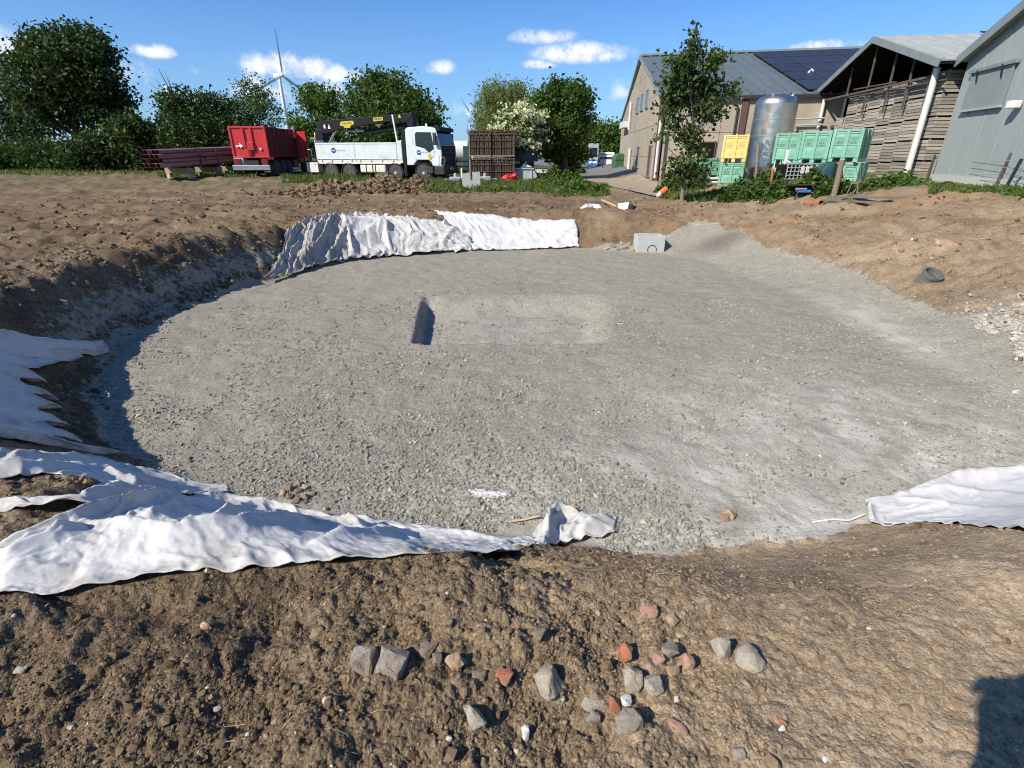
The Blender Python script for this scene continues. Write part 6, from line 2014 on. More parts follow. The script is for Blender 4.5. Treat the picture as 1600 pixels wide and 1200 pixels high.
# grey hopper tub
p = hit(819, 284)
p = np.array([p[0], p[1], zg(p[0], p[1])])
t = thing('metal_tub', 'grey metal skip tub with a sloping end beside the red scrap', 'skip', tuple(p), R(-4))
k = p[1] / ray(819, 284)[1] / 800
w, h = 47 * k, 19 * k
MB().prism([(-w / 2 + .05, 0), (w * .28, 0), (w * .44, h * .4), (w * .3, h), (-w / 2, h)], 0, 1.1).build('body', M['tub_grey'], t, bevel=.02)
mb = MB(); mb.bar((-w / 2 - .05, -.03, h), (w * .32, -.03, h), .08, .08); mb.bar((-w / 2 + .22, -.03, 0), (-w / 2 + .2, -.03, h), .05); mb.bar((w * .25, -.03, 0), (w * .25, -.03, h), .05)
mb.build('rim', M['galv'], t)
mb = MB(); mb.poly3([(-.3, .2, h + .02), (.45, .3, h + .04), (.5, .7, h + .03), (-.2, .8, h + .02)], (0, 0, 1), .02); mb.poly3([(-.25, .1, h + .04), (-.05, .2, h + .3), (.5, .3, h + .1)], (0, -.8, .5), .02); mb.build('loose_sheet', M['white_pvc'], t)

# crumpled red plastic
p = hit(797, 285); p[2] = zg(p[0], p[1])
t = thing('red_scrap', 'crumpled bright red plastic scrap lying in the grass against the grey tub', 'scrap', tuple(p))
bm = bmesh.new(); bmesh.ops.create_icosphere(bm, subdivisions=3, radius=1)
for v in bm.verts:
    q_ = v.co
    k_ = 1 + .55 * float(pn(q_.x * 2.1 + 3, q_.z * 2.1 + q_.y * 1.4, 5)) + .5 * abs(float(pn(q_.x * 4.1, q_.z * 4.1 + q_.y * 3, 6))) - .2
    v.co = Vector((q_.x * .52 * k_, q_.y * .3 * k_, (q_.z * .26 * k_ + .2) * (1 + .5 * max(0, q_.x))))
me = bpy.data.meshes.new('sheet'); bm.to_mesh(me); bm.free(); link('sheet', me, M['red_bright'], t)
mb = MB(); mb.box(-.25, .3, -.34, -.3, .05, .12); mb.build('rib', M['red_paint'], t)

p = hit(845, 283); p[2] = zg(p[0], p[1])
t = thing('work_table', 'cream board on a stubby stand to the right of the grey tub', 'table', tuple(p))
MB().box(-.42, .42, -.25, .25, .52, .74).build('board', M['cream_paint'], t, bevel=.01)
MB().box(.02, .18, -.1, .1, 0, .52).build('leg', M['white_plain'], t)
MB().box(-.35, -.1, -.2, .2, 0, .5).build('dark_box', M['black_plastic'], t)


def trolley(px, py, label, rz, body):
    p = hit(px, py); p[2] = zg(p[0], p[1])
    t = thing('engine_trolley', label, 'trolley', tuple(p), rz)
    MB().box(-.35, .35, -.18, .18, .22, .5).build('housing', M[body], t, bevel=.06)
    MB().box(-.75, -.3, -.06, .06, .3, .38).build('drawbar', M['galv'], t)
    for s in (-1, 1):
        for x in (-.45, .25):
            w_ = MB().lathe([(.05, -.05), (.17, -.05), (.19, 0), (.17, .05), (.05, .05), (.001, .03)], 16, None, 'Y').build('wheel', M['rubber'], t, smooth=True); w_.location = (x, s * .24, .19)
    MB().lathe([(.1, .5), (.1, .66), (.05, .7), (.001, .71)], 12).build('cap', M['galv'], t, smooth=True)


trolley(712, 288, 'small grey wheeled engine trolley left of the upright slab', R(8), 'galv')
trolley(758, 287, 'second wheeled trolley, half hidden behind the upright slab', R(190), 'tub_grey')
p = hit(722, 285); p[2] = zg(p[0], p[1])
t = thing('marker_post', 'short white post standing behind the small grey trolley', 'post', tuple(p))
MB().lathe([(.06, -.1), (.06, .78), (.045, .84), (.001, .86)], 10).build('post', M['white_plain'], t, smooth=True)
for j, (x0, y0, x1, y1, m_, lb) in enumerate([(774, 284, 779, 274, 'pale_wood', 'pale splintered board leaning in the scrap by the lower crates'), (788, 279, 793, 273, 'white_pvc', 'short white offcut sticking up behind the red scrap')]):
    a = hit(x0, y0); b = PY(x1, y1, a[1] + .1)
    t = thing('offcut', lb, 'board', tuple(a))
    MB().bar((0, 0, -.05), tuple(b - a), .1, .03).build('board', M[m_], t)

# white tank and fence far behind the lorry
p = PY(716, 245, 72)
t = thing('storage_tank', 'white horizontal tank far off between the lorry and the crates', 'tank', (p[0], 72, .2))
MB().lathe([(.001, -1.8), (.9, -1.6), (1.25, -1.3), (1.25, 1.3), (.9, 1.6), (.001, 1.8)], 24, Matrix.Translation((0, 0, 1.75)), 'X').build('shell', M['white_pvc'], t, smooth=True)
for x in (-1, 1): MB().box(x - .15, x + .15, -.8, .8, -.2, .7).build('cradle', M['concrete'], t)
p = PY(730, 245, 66)
t = thing('dark_cabinet', 'dark green upright cabinet beside the far white tank', 'cabinet', (p[0], 66, .1))
MB().box(-.45, .45, -.3, .3, 0, 2.4).build('body', M['dark_green'], t, bevel=.05)
MB().box(.5, .75, -.3, .3, .8, 1.4).build('side_box', M['white_pvc'], t, bevel=.03)
MB().box(-.38, .38, -.32, -.3, .2, 2.2).build('door', M['tank_green'], t, bevel=.01)
t = thing('paddock_fence', 'pale post fence beyond the front of the crane lorry', 'fence', (PY(712, 258, 55)[0], 55, 0))
x00 = PY(712, 258, 55)[0]
for px in (706, 712, 719, 725, 731):
    x = PY(px, 258, 55)[0] - x00
    MB().box(x - .06, x + .06, -.05, .05, -.1, 1.25).build('post', M['white_pvc'] if px % 2 else M['timber'], t)
xa = PY(700, 258, 55)[0] - x00; xb = PY(740, 258, 55)[0] - x00
MB().box(xa, xb, -.08, -.05, .95, 1.05).build('rail', M['timber'], t)
MB().box(xa, xb, -.08, -.05, .5, .6).build('rail', M['clay'], t)

# ------------------------------------------------------------------ steel tank
Yt = 22.6
p = PY(1195, 262, Yt)
zt0 = zg(p[0], Yt)
t = thing('steel_tank', 'tall dented stainless-steel tank on legs between the yellow and green boxes', 'tank', (p[0], Yt, zt0))
kk = Yt / ray(1203, 215)[1] / 800
rad = 30.5 * kk
zc0 = PY(1203, 261, Yt)[2] - zt0; zc1 = PY(1203, 157, Yt)[2] - zt0


def dent(me, amp, seed):
    for v in me.vertices:
        a = math.atan2(v.co.y, v.co.x); r = math.hypot(v.co.x, v.co.y)
        if r > .1:
            k_ = 1 + amp * float(pn(a * 2.2, v.co.z * 2.1, seed)) + amp * .6 * float(pn(a * 6, v.co.z * 5, seed + 1))
            v.co.x *= k_; v.co.y *= k_
    return me


zs = np.linspace(zc0, zc1 - .12, 5)
for i in range(4):
    pr = []
    for z in np.linspace(zs[i] + .012, zs[i + 1] - .012, 8): pr.append((rad * (1 - .012 * (i == 3)), z))
    me = dent(MB().lathe([(rad * .97, zs[i])] + pr + [(rad * .97, zs[i + 1])], 64).mesh('ring_sheet', True), .012, 4 + i)
    link('ring_sheet', me, M['stainless'], t)
MB().lathe([(rad * .985, zc1 - .13), (rad * .95, zc1 - .02), (rad * .82, zc1 + .1), (rad * .5, zc1 + .2), (.001, zc1 + .25)], 48).build('domed_top', M['stainless'], t, smooth=True)
MB().lathe([(rad * .99, zc0 + .005), (rad * .95, zc0 - .1), (rad * .3, zc0 - .62), (.12, zc0 - .66)], 40).build('cone_bottom', M['stainless'], t, smooth=True)
for z in zs[1:4]: MB().lathe([(rad * 1.0, z - .014), (rad * 1.012, z - .012), (rad * 1.012, z + .012), (rad * 1.0, z + .014)], 48).build('weld_band', M['steel'], t, smooth=True)
for a in (.6, 2.2, 3.8, 5.4):
    mb = MB(); mb.bar((rad * .85 * math.cos(a), rad * .85 * math.sin(a), -.1), (rad * .9 * math.cos(a), rad * .9 * math.sin(a), zc0), .1); mb.build('leg', M['galv'], t)
for a in (-.9, -2.3):
    mb = MB(); mb.tube([(rad * .75 * math.cos(a), rad * .75 * math.sin(a), zc1), (rad * .75 * math.cos(a), rad * .75 * math.sin(a), zc1 + .2)], .05, 10); mb.build('lifting_eye', M['steel'], t)
mb = MB(); mb.tube([(.0, 0, zc1 + .1), (0, 0, zc1 + .24)], .16, 14); mb.build('filler_cap', M['steel'], t, smooth=True)


# ------------------------------------------------------------------ plastic box pallets
def box_pallet(name, label, px0, px1, py0, py1, Y, m, group=None, rz=0.0, mark='print_dark', depth=1.0, zb_=None):
    """front face given by its pixel rectangle at depth Y"""
    pc = (px0 + px1) / 2
    a = PY(pc, py1, Y); b = PY(pc, py0, Y)
    w = (px1 - px0) * Y / ray(pc, (py0 + py1) / 2)[1] / 800
    w /= math.cos(rz) - a[0] / Y * math.sin(rz)
    h = b[2] - a[2]
    t = thing(name, label, 'pallet box', (a[0], Y, a[2]), rz, group)
    f = h * .12
    body = MB().box(-w / 2 + .03, w / 2 - .03, .035, depth - .035, f, h - .02).build('body', m, t, bevel=.012)
    # skids under the box with fork openings between
    for x in (-w / 2 + .08, 0, w / 2 - .08):
        MB().box(x - .075, x + .075, .02, depth - .02, 0, f - .004).build('skid', m, t, bevel=.01)
    # ribs: posts, mid band, rim
    for x in (-w / 2 + .05, 0, w / 2 - .05):
        MB().box(x - .05, x + .05, 0.0, .033, f, h).build('corner_rib', m, t, bevel=.006); MB().box(x - .05, x + .05, depth - .033, depth, f, h).build('corner_rib', m, t)
    for y in (.09, depth * .5, depth - .09):
        for s in (-1, 1): MB().box(min(s * w / 2, s * (w / 2 - .028)), max(s * w / 2, s * (w / 2 - .028)), y - .05, y + .05, f, h).build('corner_rib', m, t, bevel=.006)
    for z in (h - .06, h - .13, h * .53, f + .05):
        for (xa, xb) in ((-w / 2 + .102, -.052), (.052, w / 2 - .102)): MB().box(xa, xb, .012, .034, z - .018, z + .018).build('cross_rib', m, t)
    # embossed name strip, worn beyond reading
    rg = random.Random(int(px0))
    for (xa, xb) in ((-w / 2 + .16, -.1), (.1, w / 2 - .16)):
        pl = MB().box(xa, xb, .016, .034, h * .56, h * .56 + .1).build('name_plate', m, t)
        mb = MB(); x = xa + .03
        while x < xb - .05:
            cw = rg.uniform(.03, .05); z0 = h * .56 + .02
            mb.box(x, x + .014, .010, .0155, z0, z0 + .06); mb.box(x + .0145, x + cw, .010, .0155, z0 + .046, z0 + .06)
            if rg.random() < .6: mb.box(x + .0145, x + cw, .010, .0155, z0 + .018, z0 + .03)
            x += cw + .02
        tag(mb.build('name_lettering', M[mark], pl), kind='stuff')
    # softly bulged, creased wall sheets
    for (xa, xb) in ((-w / 2 + .105, -.055), (.055, w / 2 - .105)):
        for (za, zb2) in ((f + .07, h * .53 - .02), (h * .56 + .12, h - .15)):
            V = []; F = []; n = 7
            for i in range(n):
                for j in range(n):
                    u, v = i / (n - 1), j / (n - 1)
                    b_ = .018 * math.sin(u * math.pi) * math.sin(v * math.pi) + .012 * float(pn(u * 2.5 + px0, v * 2.5 + za * 5, 3)) * math.sin(u * math.pi) * math.sin(v * math.pi)
                    V.append((xa + (xb - xa) * u, .033 - b_, za + (zb2 - za) * v))
            for i in range(n - 1):
                for j in range(n - 1): F.append((i * n + j, i * n + j + n, i * n + j + n + 1, i * n + j + 1))
            MB().add(V, F).build('wall_sheet', m, t, smooth=True)
    return t


GR = 'mint green plastic box pallets'
ZY = 24.6
box_pallet('box_pallet', 'yellow plastic box pallet stacked on a green one, left of the steel tank', 1125, 1165, 210, 253, ZY, M['bin_yellow'], None, R(-30), 'print_brown')
box_pallet('box_pallet', 'mint green box pallet under the yellow one', 1120, 1158, 254, 292, ZY, M['mint'], GR, R(-30))
box_pallet('box_pallet', 'darker green box pallet half behind the maple, above two white pipes', 1090, 1124, 247, 278, 26.2, M['mint'], GR, R(2))
box_pallet('box_pallet', 'mint green box pallet partly hidden by the right side of the steel tank', 1204, 1244, 207, 256, 20.95, M['mint'], GR, R(-47))
box_pallet('box_pallet', 'upper mint green box pallet in the middle of the row, above the wire cage', 1244, 1290, 204, 255, 20.1, M['mint'], GR, R(-47))
box_pallet('box_pallet', 'upper mint green box pallet at the right end of the row', 1291, 1339, 201, 253, 19.25, M['mint'], GR, R(-47))
box_pallet('box_pallet', 'lower mint green box pallet at the right end, behind the leaning post', 1287, 1333, 254, 300, 19.3, M['mint'], GR, R(-47))
box_pallet('box_pallet', 'lower mint green box pallet hidden behind the wire cage', 1240, 1285, 256, 300, 20.2, M['mint'], GR, R(-47))

# two white pipes on trestles left of the green stack
a = PY(1085, 279, 25.2); b = PY(1122, 278, 25.2)
for dz, lb in ((0, 'upper white pipe lying left of the yellow and green stack'), (-.16, 'lower white pipe lying left of the yellow and green stack')):
    t = thing('white_pipe', lb, 'pipe', (a[0], 25.2, a[2] + dz))
    MB().tube([(-.8, 0, 0), (b[0] - a[0], 0, 0)], .055, 10).build('pipe', M['white_pvc'], t, smooth=True)
    if dz == 0:
        for x in (-.6, .5): MB().box(x - .06, x + .06, .06, .18, -.9, .1).build('support', M['timber'], t)

# wire cage container
Yw = 19.0
p = PY(1275, 275, Yw); k = Yw / ray(1275, 265)[1] / 800
zw = zg(p[0], Yw)
t = thing('wire_cage', 'grey plastic tank in a galvanised wire cage below the mint green boxes', 'cage tank', (PY(1250, 270, Yw)[0], Yw, zw))
hw = PY(1262, 256, Yw)[2] - zw; ww = 42 * k
MB().box(-ww / 2 + .03, ww / 2 - .03, .05, .95, .15, hw - .03).build('inner_tank', M['interior'], t, bevel=.06)
mb = MB()
for i in range(8):
    x = -ww / 2 + i * ww / 7; mb.bar((x, 0, .12), (x, 0, hw), .028)
for i in range(5):
    z = .14 + i * (hw - .14) / 4; mb.bar((-ww / 2, -.016, z), (ww / 2, -.016, z), .028)
for i in range(6):
    y = i * .2; mb.bar((ww / 2, y, .12), (ww / 2, y, hw), .028)
mb.build('wire_bars', M['galv'], t)
MB().box(-ww / 2, ww / 2, 0, 1.0, -.05, .11).build('pallet_base', M['timber'], t)
for i in range(4): MB().box(-ww / 2 + .45 + i * .17, -ww / 2 + .57 + i * .17, -.045, -.03, hw - .3, hw - .08).build('label_plate', M['white_pvc'], t)
# dark round tank
p = PY(1303, 282, 18.4); k = 18.4 / ray(1303, 275)[1] / 800
zw = zg(p[0], 18.4)
t = thing('round_tank', 'dark blue-green round tank lying behind the brambles, below the right-hand green box', 'tank', (p[0] - .1, 18.4, zw))
hh = PY(1300, 254, 18.4)[2] - zw
MB().lathe([(.001, -.02), (hh * .2, -.05), (hh * .47, -.02), (hh * .5, .05), (hh * .5, .55)], 32, Matrix.Translation((0, 0, hh * .5)), 'Y').build('shell', M['tank_green'], t, smooth=True)
MB().box(-.05, .0, -.09, -.055, .1, hh).build('seam_rib', M['black_plastic'], t)
MB().lathe([(hh * .49, .1), (hh * .515, .11), (hh * .515, .17), (hh * .49, .18)], 32, Matrix.Translation((0, 0, hh * .5)), 'Y').build('hoop', M['black_plastic'], t, smooth=True)
# white board leaning beside the tank
a = PY(1231, 257, 20.9)
t = thing('white_board', 'small white panel leaning between the steel tank and the green boxes', 'panel', tuple(a), R(-6))
MB().box(-.15, .15, -.02, .02, 0, .5).build('panel', M['white_plain'], t, bevel=.006)
MB().box(-.12, .12, .02, .06, -1.0, 0).build('stake', M['timber'], t)
# machine with pale tines
a = PY(1215, 268, 20.6)
t = thing('tined_implement', 'rusty farm implement with pale pointed tines in front of the steel tank', 'farm implement', (a[0], 20.6, a[2]))
for x, h_ in ((-.2, .38), (.0, .42), (-.12, .2)):
    MB().add([(x - .07, 0, 0), (x + .07, 0, 0), (x + .04, .06, 0), (x - .04, .06, 0), (x + .06, .02, h_)], [(0, 1, 4), (1, 2, 4), (2, 3, 4), (3, 0, 4), (0, 3, 2, 1)]).build('tine', M['white_pvc'], t)
mb = MB(); mb.bar((-.4, .1, -.05), (.9, .1, .1), .09); mb.bar((.2, .1, -.6), (.25, .1, .25), .1); mb.bar((.6, .1, -.6), (.7, .1, .3), .08); mb.build('frame', M['black_plastic'], t)
for x in (.3, .48, .62): MB().lathe([(.05, -.03), (.12, -.03), (.12, .03), (.05, .03)], 14, Matrix.Translation((x, .0, .2)), 'Y').build('disc', M['galv'], t, smooth=True)


def stake(name, label, px0, py0, px1, py1, r0, r1, m, cat='post', box=False):
    a = hit(px0, py0); b = PY(px1, py1, a[1] + .02)
    t = thing(name, label, cat, tuple(a))
    d = Vector(b - a)
    mb = MB()
    if box: mb.bar(tuple(-d * .1), tuple(d), r0 * 2)
    else: mb.tube([tuple(-d * .1), tuple(d * .5 + Vector((.01, 0, 0))), tuple(d)], [r0, (r0 + r1) / 2, r1], 8)
    mb.build('post', M[m], t, smooth=not box)
    return t


stake('fence_post', 'grey-brown wooden post in front of the steel tank', 1178, 303, 1185, 226, .055, .045, 'timber')
stake('fence_post', 'thick leaning wooden post in front of the right-hand green boxes', 1302, 308, 1316, 250, .085, .075, 'timber')
r_ = stake('rusty_stake', 'rusty red pipe stake standing in the brambles', 1200, 312, 1208, 264, .022, .05, 'clay')
stake('marker_pipe', 'small white plastic marker in the brambles, left of the rusty stake', 1184, 306, 1187, 281, .04, .03, 'white_pvc')
stake('cut_branch', 'pale bent branch lying at the edge of the brambles', 1180, 318, 1225, 290, .025, .015, 'pale_wood', 'branch')
for i, (x0, y0, x1, y1) in enumerate([(1332, 303, 1352, 262), (1338, 303, 1347, 258), (1326, 304, 1362, 275)]):
    pass
t = thing('dead_stalks', 'bundle of dead pale stalks beside the leaning post', 'stalks', tuple(hit(1338, 304)))
mb = MB(); o_ = hit(1338, 304)
for (x0, y0, x1, y1) in [(1332, 304, 1352, 262), (1338, 304, 1345, 256), (1326, 305, 1360, 275), (1322, 306, 1335, 268), (1340, 304, 1338, 262)]:
    a = hit(x0, y0); mb.tube([tuple(a - o_), tuple((a + PY(x1, y1, a[1])) / 2 - o_ + np.array([.04, 0, 0])), tuple(PY(x1, y1, a[1]) - o_)], [.014, .01, .005], 5)
mb.build('stalk', M['bark_grey'], t)

# orange float, blue canisters
a = hit(1026, 311); b = PY(1042, 297, a[1] + .1)
t = thing('orange_float', 'orange and cream plastic cone lying at the edge of the weeds by the track', 'cone', tuple(a + np.array([0, 0, .09])))
d = Vector(b - a - np.array([0, 0, .03]))
Mx = d.to_track_quat('Z', 'Y').to_matrix().to_4x4(); L_ = d.length
MB().lathe([(.02, 0), (.09, .05), (.12, L_ * .35)], 18, Mx).build('pale_tip', M['cream_paint'], t, smooth=True)
MB().lathe([(.12, L_ * .35), (.135, L_ * .6), (.13, L_ * .95), (.05, L_ * 1.02)], 18, Mx).build('orange_end', M['orange'], t, smooth=True)
a = hit(1079, 313)
t = thing('blue_canister', 'short blue canister with a dark cap lying before the brambles', 'canister', tuple(a + np.array([0, 0, .1])), R(-8))
MB().lathe([(.001, 0), (.09, .01), (.1, .04), (.1, .26), (.09, .28), (.001, .29)], 18, None, 'X').build('body', M['blue'], t, smooth=True)
MB().lathe([(.06, .30), (.075, .31), (.075, .4), (.05, .42), (.001, .42)], 14, None, 'X').build('cap', M['black_plastic'], t, smooth=True)
# broken black folding chair with blue seat
a = hit(1252, 311)
t = thing('broken_chair', 'collapsed black camp chair with a bright blue seat at the edge of the brambles', 'chair', tuple(a), R(-6))
MB().box(-.2, .2, -.15, .15, .2, .28).build('seat', M['blue'], t, bevel=.03)
MB().box(-.5, .35, -.1, .25, .4, .44).build('backrest', M['black_plastic'], t, bevel=.015)
MB().box(-.3, .05, -.17, -.1, .28, .34).build('cushion', M['st_pink'], t, bevel=.02)
for p0, p1 in (((.2, -.1, .42), (.52, -.25, .0)), ((.1, .1, .42), (.42, .15, .02)), ((-.2, -.12, .2), (-.28, -.2, .0)), ((-.2, .12, .2), (-.25, .2, .0))):
    mb = MB(); mb.tube([p0, p1], .022, 8); mb.build('leg', M['black_plastic'], t, smooth=True)
# weathered planks and clay pipe on the right bank
for i, (x0, y0, x1, y1, w_, lb) in enumerate([(1284, 322, 1440, 321, .16, 'front long grey weathered plank on the brown bank'), (1290, 319, 1416, 315, .13, 'rear long grey weathered plank on the brown bank')]):
    a = hit(x0, y0); b = hit(x1, y1)
    xs_ = np.linspace(a[0], b[0], 9); ys_ = np.linspace(a[1], b[1], 9); zz_ = h_full(xs_, ys_); a[2] = zz_[:5].max() - .03; b[2] = zz_[4:].max() - .03
    t = thing('plank', lb, 'plank', tuple(a), 0, 'planks on the bank')
    d = Vector(b - a)
    mb = MB()
    for k in range(8):
        pa, pb = d * (k / 8), d * ((k + 1) / 8)
    mb.bar((0, 0, 0), tuple(d), w_, .05)
    o = mb.build('board', M['plank_grey'], t, bevel=.006)
    mb = MB(); mb.bar(tuple(d * .3 + Vector((0, -.03, .03))), tuple(d * .34 + Vector((0, .03, .03))), .05, .015); mb.build('cleat', M['beam_wood'], t)
a = hit(1258, 320); b = hit(1279, 321)
t = thing('clay_pipe', 'short broken orange-brown clay pipe beside the planks', 'pipe', tuple(a + np.array([0, 0, .06])))
d = Vector(b - a) + Vector((0, -.05, 0)); Mx = d.to_track_quat('Z', 'Y').to_matrix().to_4x4(); L_ = d.length
MB().lathe([(.065, 0), (.085, .0), (.085, L_ * .85), (.11, L_ * .88), (.11, L_ * 1.1), (.085, L_ * 1.1), (.08, L_ * .5), (.065, L_ * .1)], 20, Mx).build('pipe', M['clay'], t, smooth=True)
MB().lathe([(.001, L_ * .95), (.084, L_ * .95)], 16, Mx).build('soil_plug', M['interior'], t)
# flat plank fragments on the bank further right
a = hit(1475, 397)
# concrete inspection box
a = hit(994, 394)
b_ = hit(1039, 394)
t = thing('concrete_box', 'square new concrete inspection box with a round knock-out at the far edge of the gravel', 'concrete box', tuple((a + b_) / 2 + np.array([0, .25, -.03])), R(-3))
w = abs(b_[0] - a[0]); h = .44; th = .05
zq = 0
for nm, (x0, x1, y0, y1) in dict(front=(-w / 2, w / 2, -.28, -.23), back=(-w / 2, w / 2, .3, .35), l=(-w / 2, -w / 2 + th, -.228, .298), r=(w / 2 - th, w / 2, -.228, .298)).items():
    MB().box(x0, x1, y0, y1, -.12, h).build('side_wall', M['concrete_new'], t, bevel=.006)
MB().box(-w / 2 + th, w / 2 - th, -.228, .298, -.12, .0).build('base', M['concrete_new'], t)
mb = MB()
n = 28
for k in range(n):
    a0, a1 = R(-20) + R(310) * k / n, R(-20) + R(310) * (k + 1) / n
    r0, r1 = .105, .125
    mb.prism([(r0 * math.cos(a0) + .04, r0 * math.sin(a0) + .1), (r1 * math.cos(a0) + .04, r1 * math.sin(a0) + .1), (r1 * math.cos(a1) + .04, r1 * math.sin(a1) + .1), (r0 * math.cos(a1) + .04, r0 * math.sin(a1) + .1)], -.284, -.2801)
mb.build('knockout_ring', M['black_plastic'], t)
# pipe ring stuck in the bank
a = hit(1450, 440)
t = thing('pipe_ring', 'dark open end of a plastic pipe sticking out of the right bank', 'pipe end', (a[0], a[1], zg(a[0], a[1]) + .02), R(0))
o = MB().lathe([(.11, -.15), (.15, -.15), (.15, .06), (.165, .065), (.165, .12), (.135, .12), (.12, .02), (.11, -.1)], 28).build('ring', M['pvc_grey'], t, smooth=True); o.rotation_euler = (R(28), R(8), 0)
o = MB().lathe([(.001, .03), (.122, .03)], 20).build('soil_plug', M['soil_fill'] if 'soil_fill' in M else M['st_brown'], t); o.rotation_euler = (R(28), R(8), 0)
# shovel
a = hit(940, 320); b = hit(966, 330); c = hit(984, 334)
t = thing('shovel', 'shovel with a pale wooden handle lying on the far rim', 'shovel', tuple(a + np.array([0, 0, .1])))
d = Vector(b - a); e = Vector(c - a)
MB().tube([(0, 0, .06), tuple(d + Vector((0, 0, .02)))], .032, 8).build('handle', M['pale_wood'], t, smooth=True)
n_ = Vector((0, 0, 1))
s_ = Vector((.5, -.1, 0)).normalized()
q1 = d + Vector((0.02, -.12, .0))
MB().poly3([q1 + Vector((-.06, .1, .12)), q1 + Vector((.3, .18, .16)), q1 + Vector((.28, -.1, .0)), q1 + Vector((.02, -.22, -.06)), q1 + Vector((-.06, -.1, .0))], (.1, -.6, .8), .02).build('blade', M['white_plain'], t)
MB().tube([tuple(d * .93 + Vector((0, 0, .025))), tuple(q1 + Vector((.05, .03, .06)))], .04, 8).build('socket', M['black_plastic'], t, smooth=True)
# dark boot-like bucket behind it
a = hit(985, 332)
t = thing('black_bucket', 'small dark crushed bucket next to the shovel blade', 'bucket', tuple(a + np.array([0, .1, .0])))
MB().lathe([(.07, 0), (.1, .02), (.13, .2), (.145, .21), (.145, .23), (.12, .22), (.09, .04), (.001, .03)], 14, Matrix.Rotation(.35, 4, 'Y')).build('body', M['black_plastic'], t, smooth=True)
mb = MB(); mb.tube([(.0, 0, .22), (.05, 0, .36), (.12, 0, .22)], .012, 6); mb.build('handle', M['galv'], t, smooth=True)
# ------------------------------------------------------------------ white geotextile sheets
def resample(P, n):
    P = np.array(P, float)
    d = np.concatenate([[0], np.cumsum(np.linalg.norm(np.diff(P, axis=0), axis=1))])
    s = np.linspace(0, d[-1], n)
    return np.stack([np.interp(s, d, P[:, k]) for k in range(P.shape[1])], -1)


def seg_dist(X, Y, line):
    """distance to a polyline and signed side"""
    best = np.full(X.shape, 1e9); side = np.zeros(X.shape); par = np.zeros(X.shape)
    n = len(line) - 1
    for i, (a, b) in enumerate(zip(line[:-1], line[1:])):
        ab = b - a; l2 = (ab ** 2).sum() + 1e-12
        t = np.clip(((X - a[0]) * ab[0] + (Y - a[1]) * ab[1]) / l2, 0, 1)
        dx, dy = X - a[0] - t * ab[0], Y - a[1] - t * ab[1]
        d = np.hypot(dx, dy)
        s = np.sign(ab[0] * dy - ab[1] * dx)
        k = d < best
        best = np.where(k, d, best); side = np.where(k, s, side); par = np.where(k, (i + t) / n, par)
    return best, side, par


def relax(P, ground, iters=24, it2=6, damp=.6, gravity=.0016):
    """settle the cloth: keep edge lengths, let it sag onto the ground"""
    L0 = []
    pairs = []
    nu, nv = P.shape[:2]
    for (du, dv) in ((1, 0), (0, 1), (1, 1), (1, -1)):
        A = (slice(0, nu - du), slice(max(0, -dv), nv - max(0, dv)))
        B = (slice(du, nu), slice(max(0, dv), nv + min(0, dv)))
        pairs.append((A, B)); L0.append(np.linalg.norm(P[A] - P[B], axis=-1))
    prev = P.copy()
    for _ in range(iters):
        v = (P - prev) * damp
        prev = P.copy()
        P = P + v
        P[..., 2] -= gravity
        for __ in range(it2):
            acc = np.zeros_like(P); cnt = np.zeros(P.shape[:2])
            for (A, B), l in zip(pairs, L0):
                d = P[B] - P[A]; ln = np.linalg.norm(d, axis=-1) + 1e-9
                c = d * ((ln - l) / ln * .5)[..., None]
                acc[A] += c; cnt[A] += 1; acc[B] -= c; cnt[B] += 1
            P = P + acc / cnt[..., None] * 1.2
            P[..., 2] = np.maximum(P[..., 2], ground(P[..., 0], P[..., 1]) + .012)
    return P


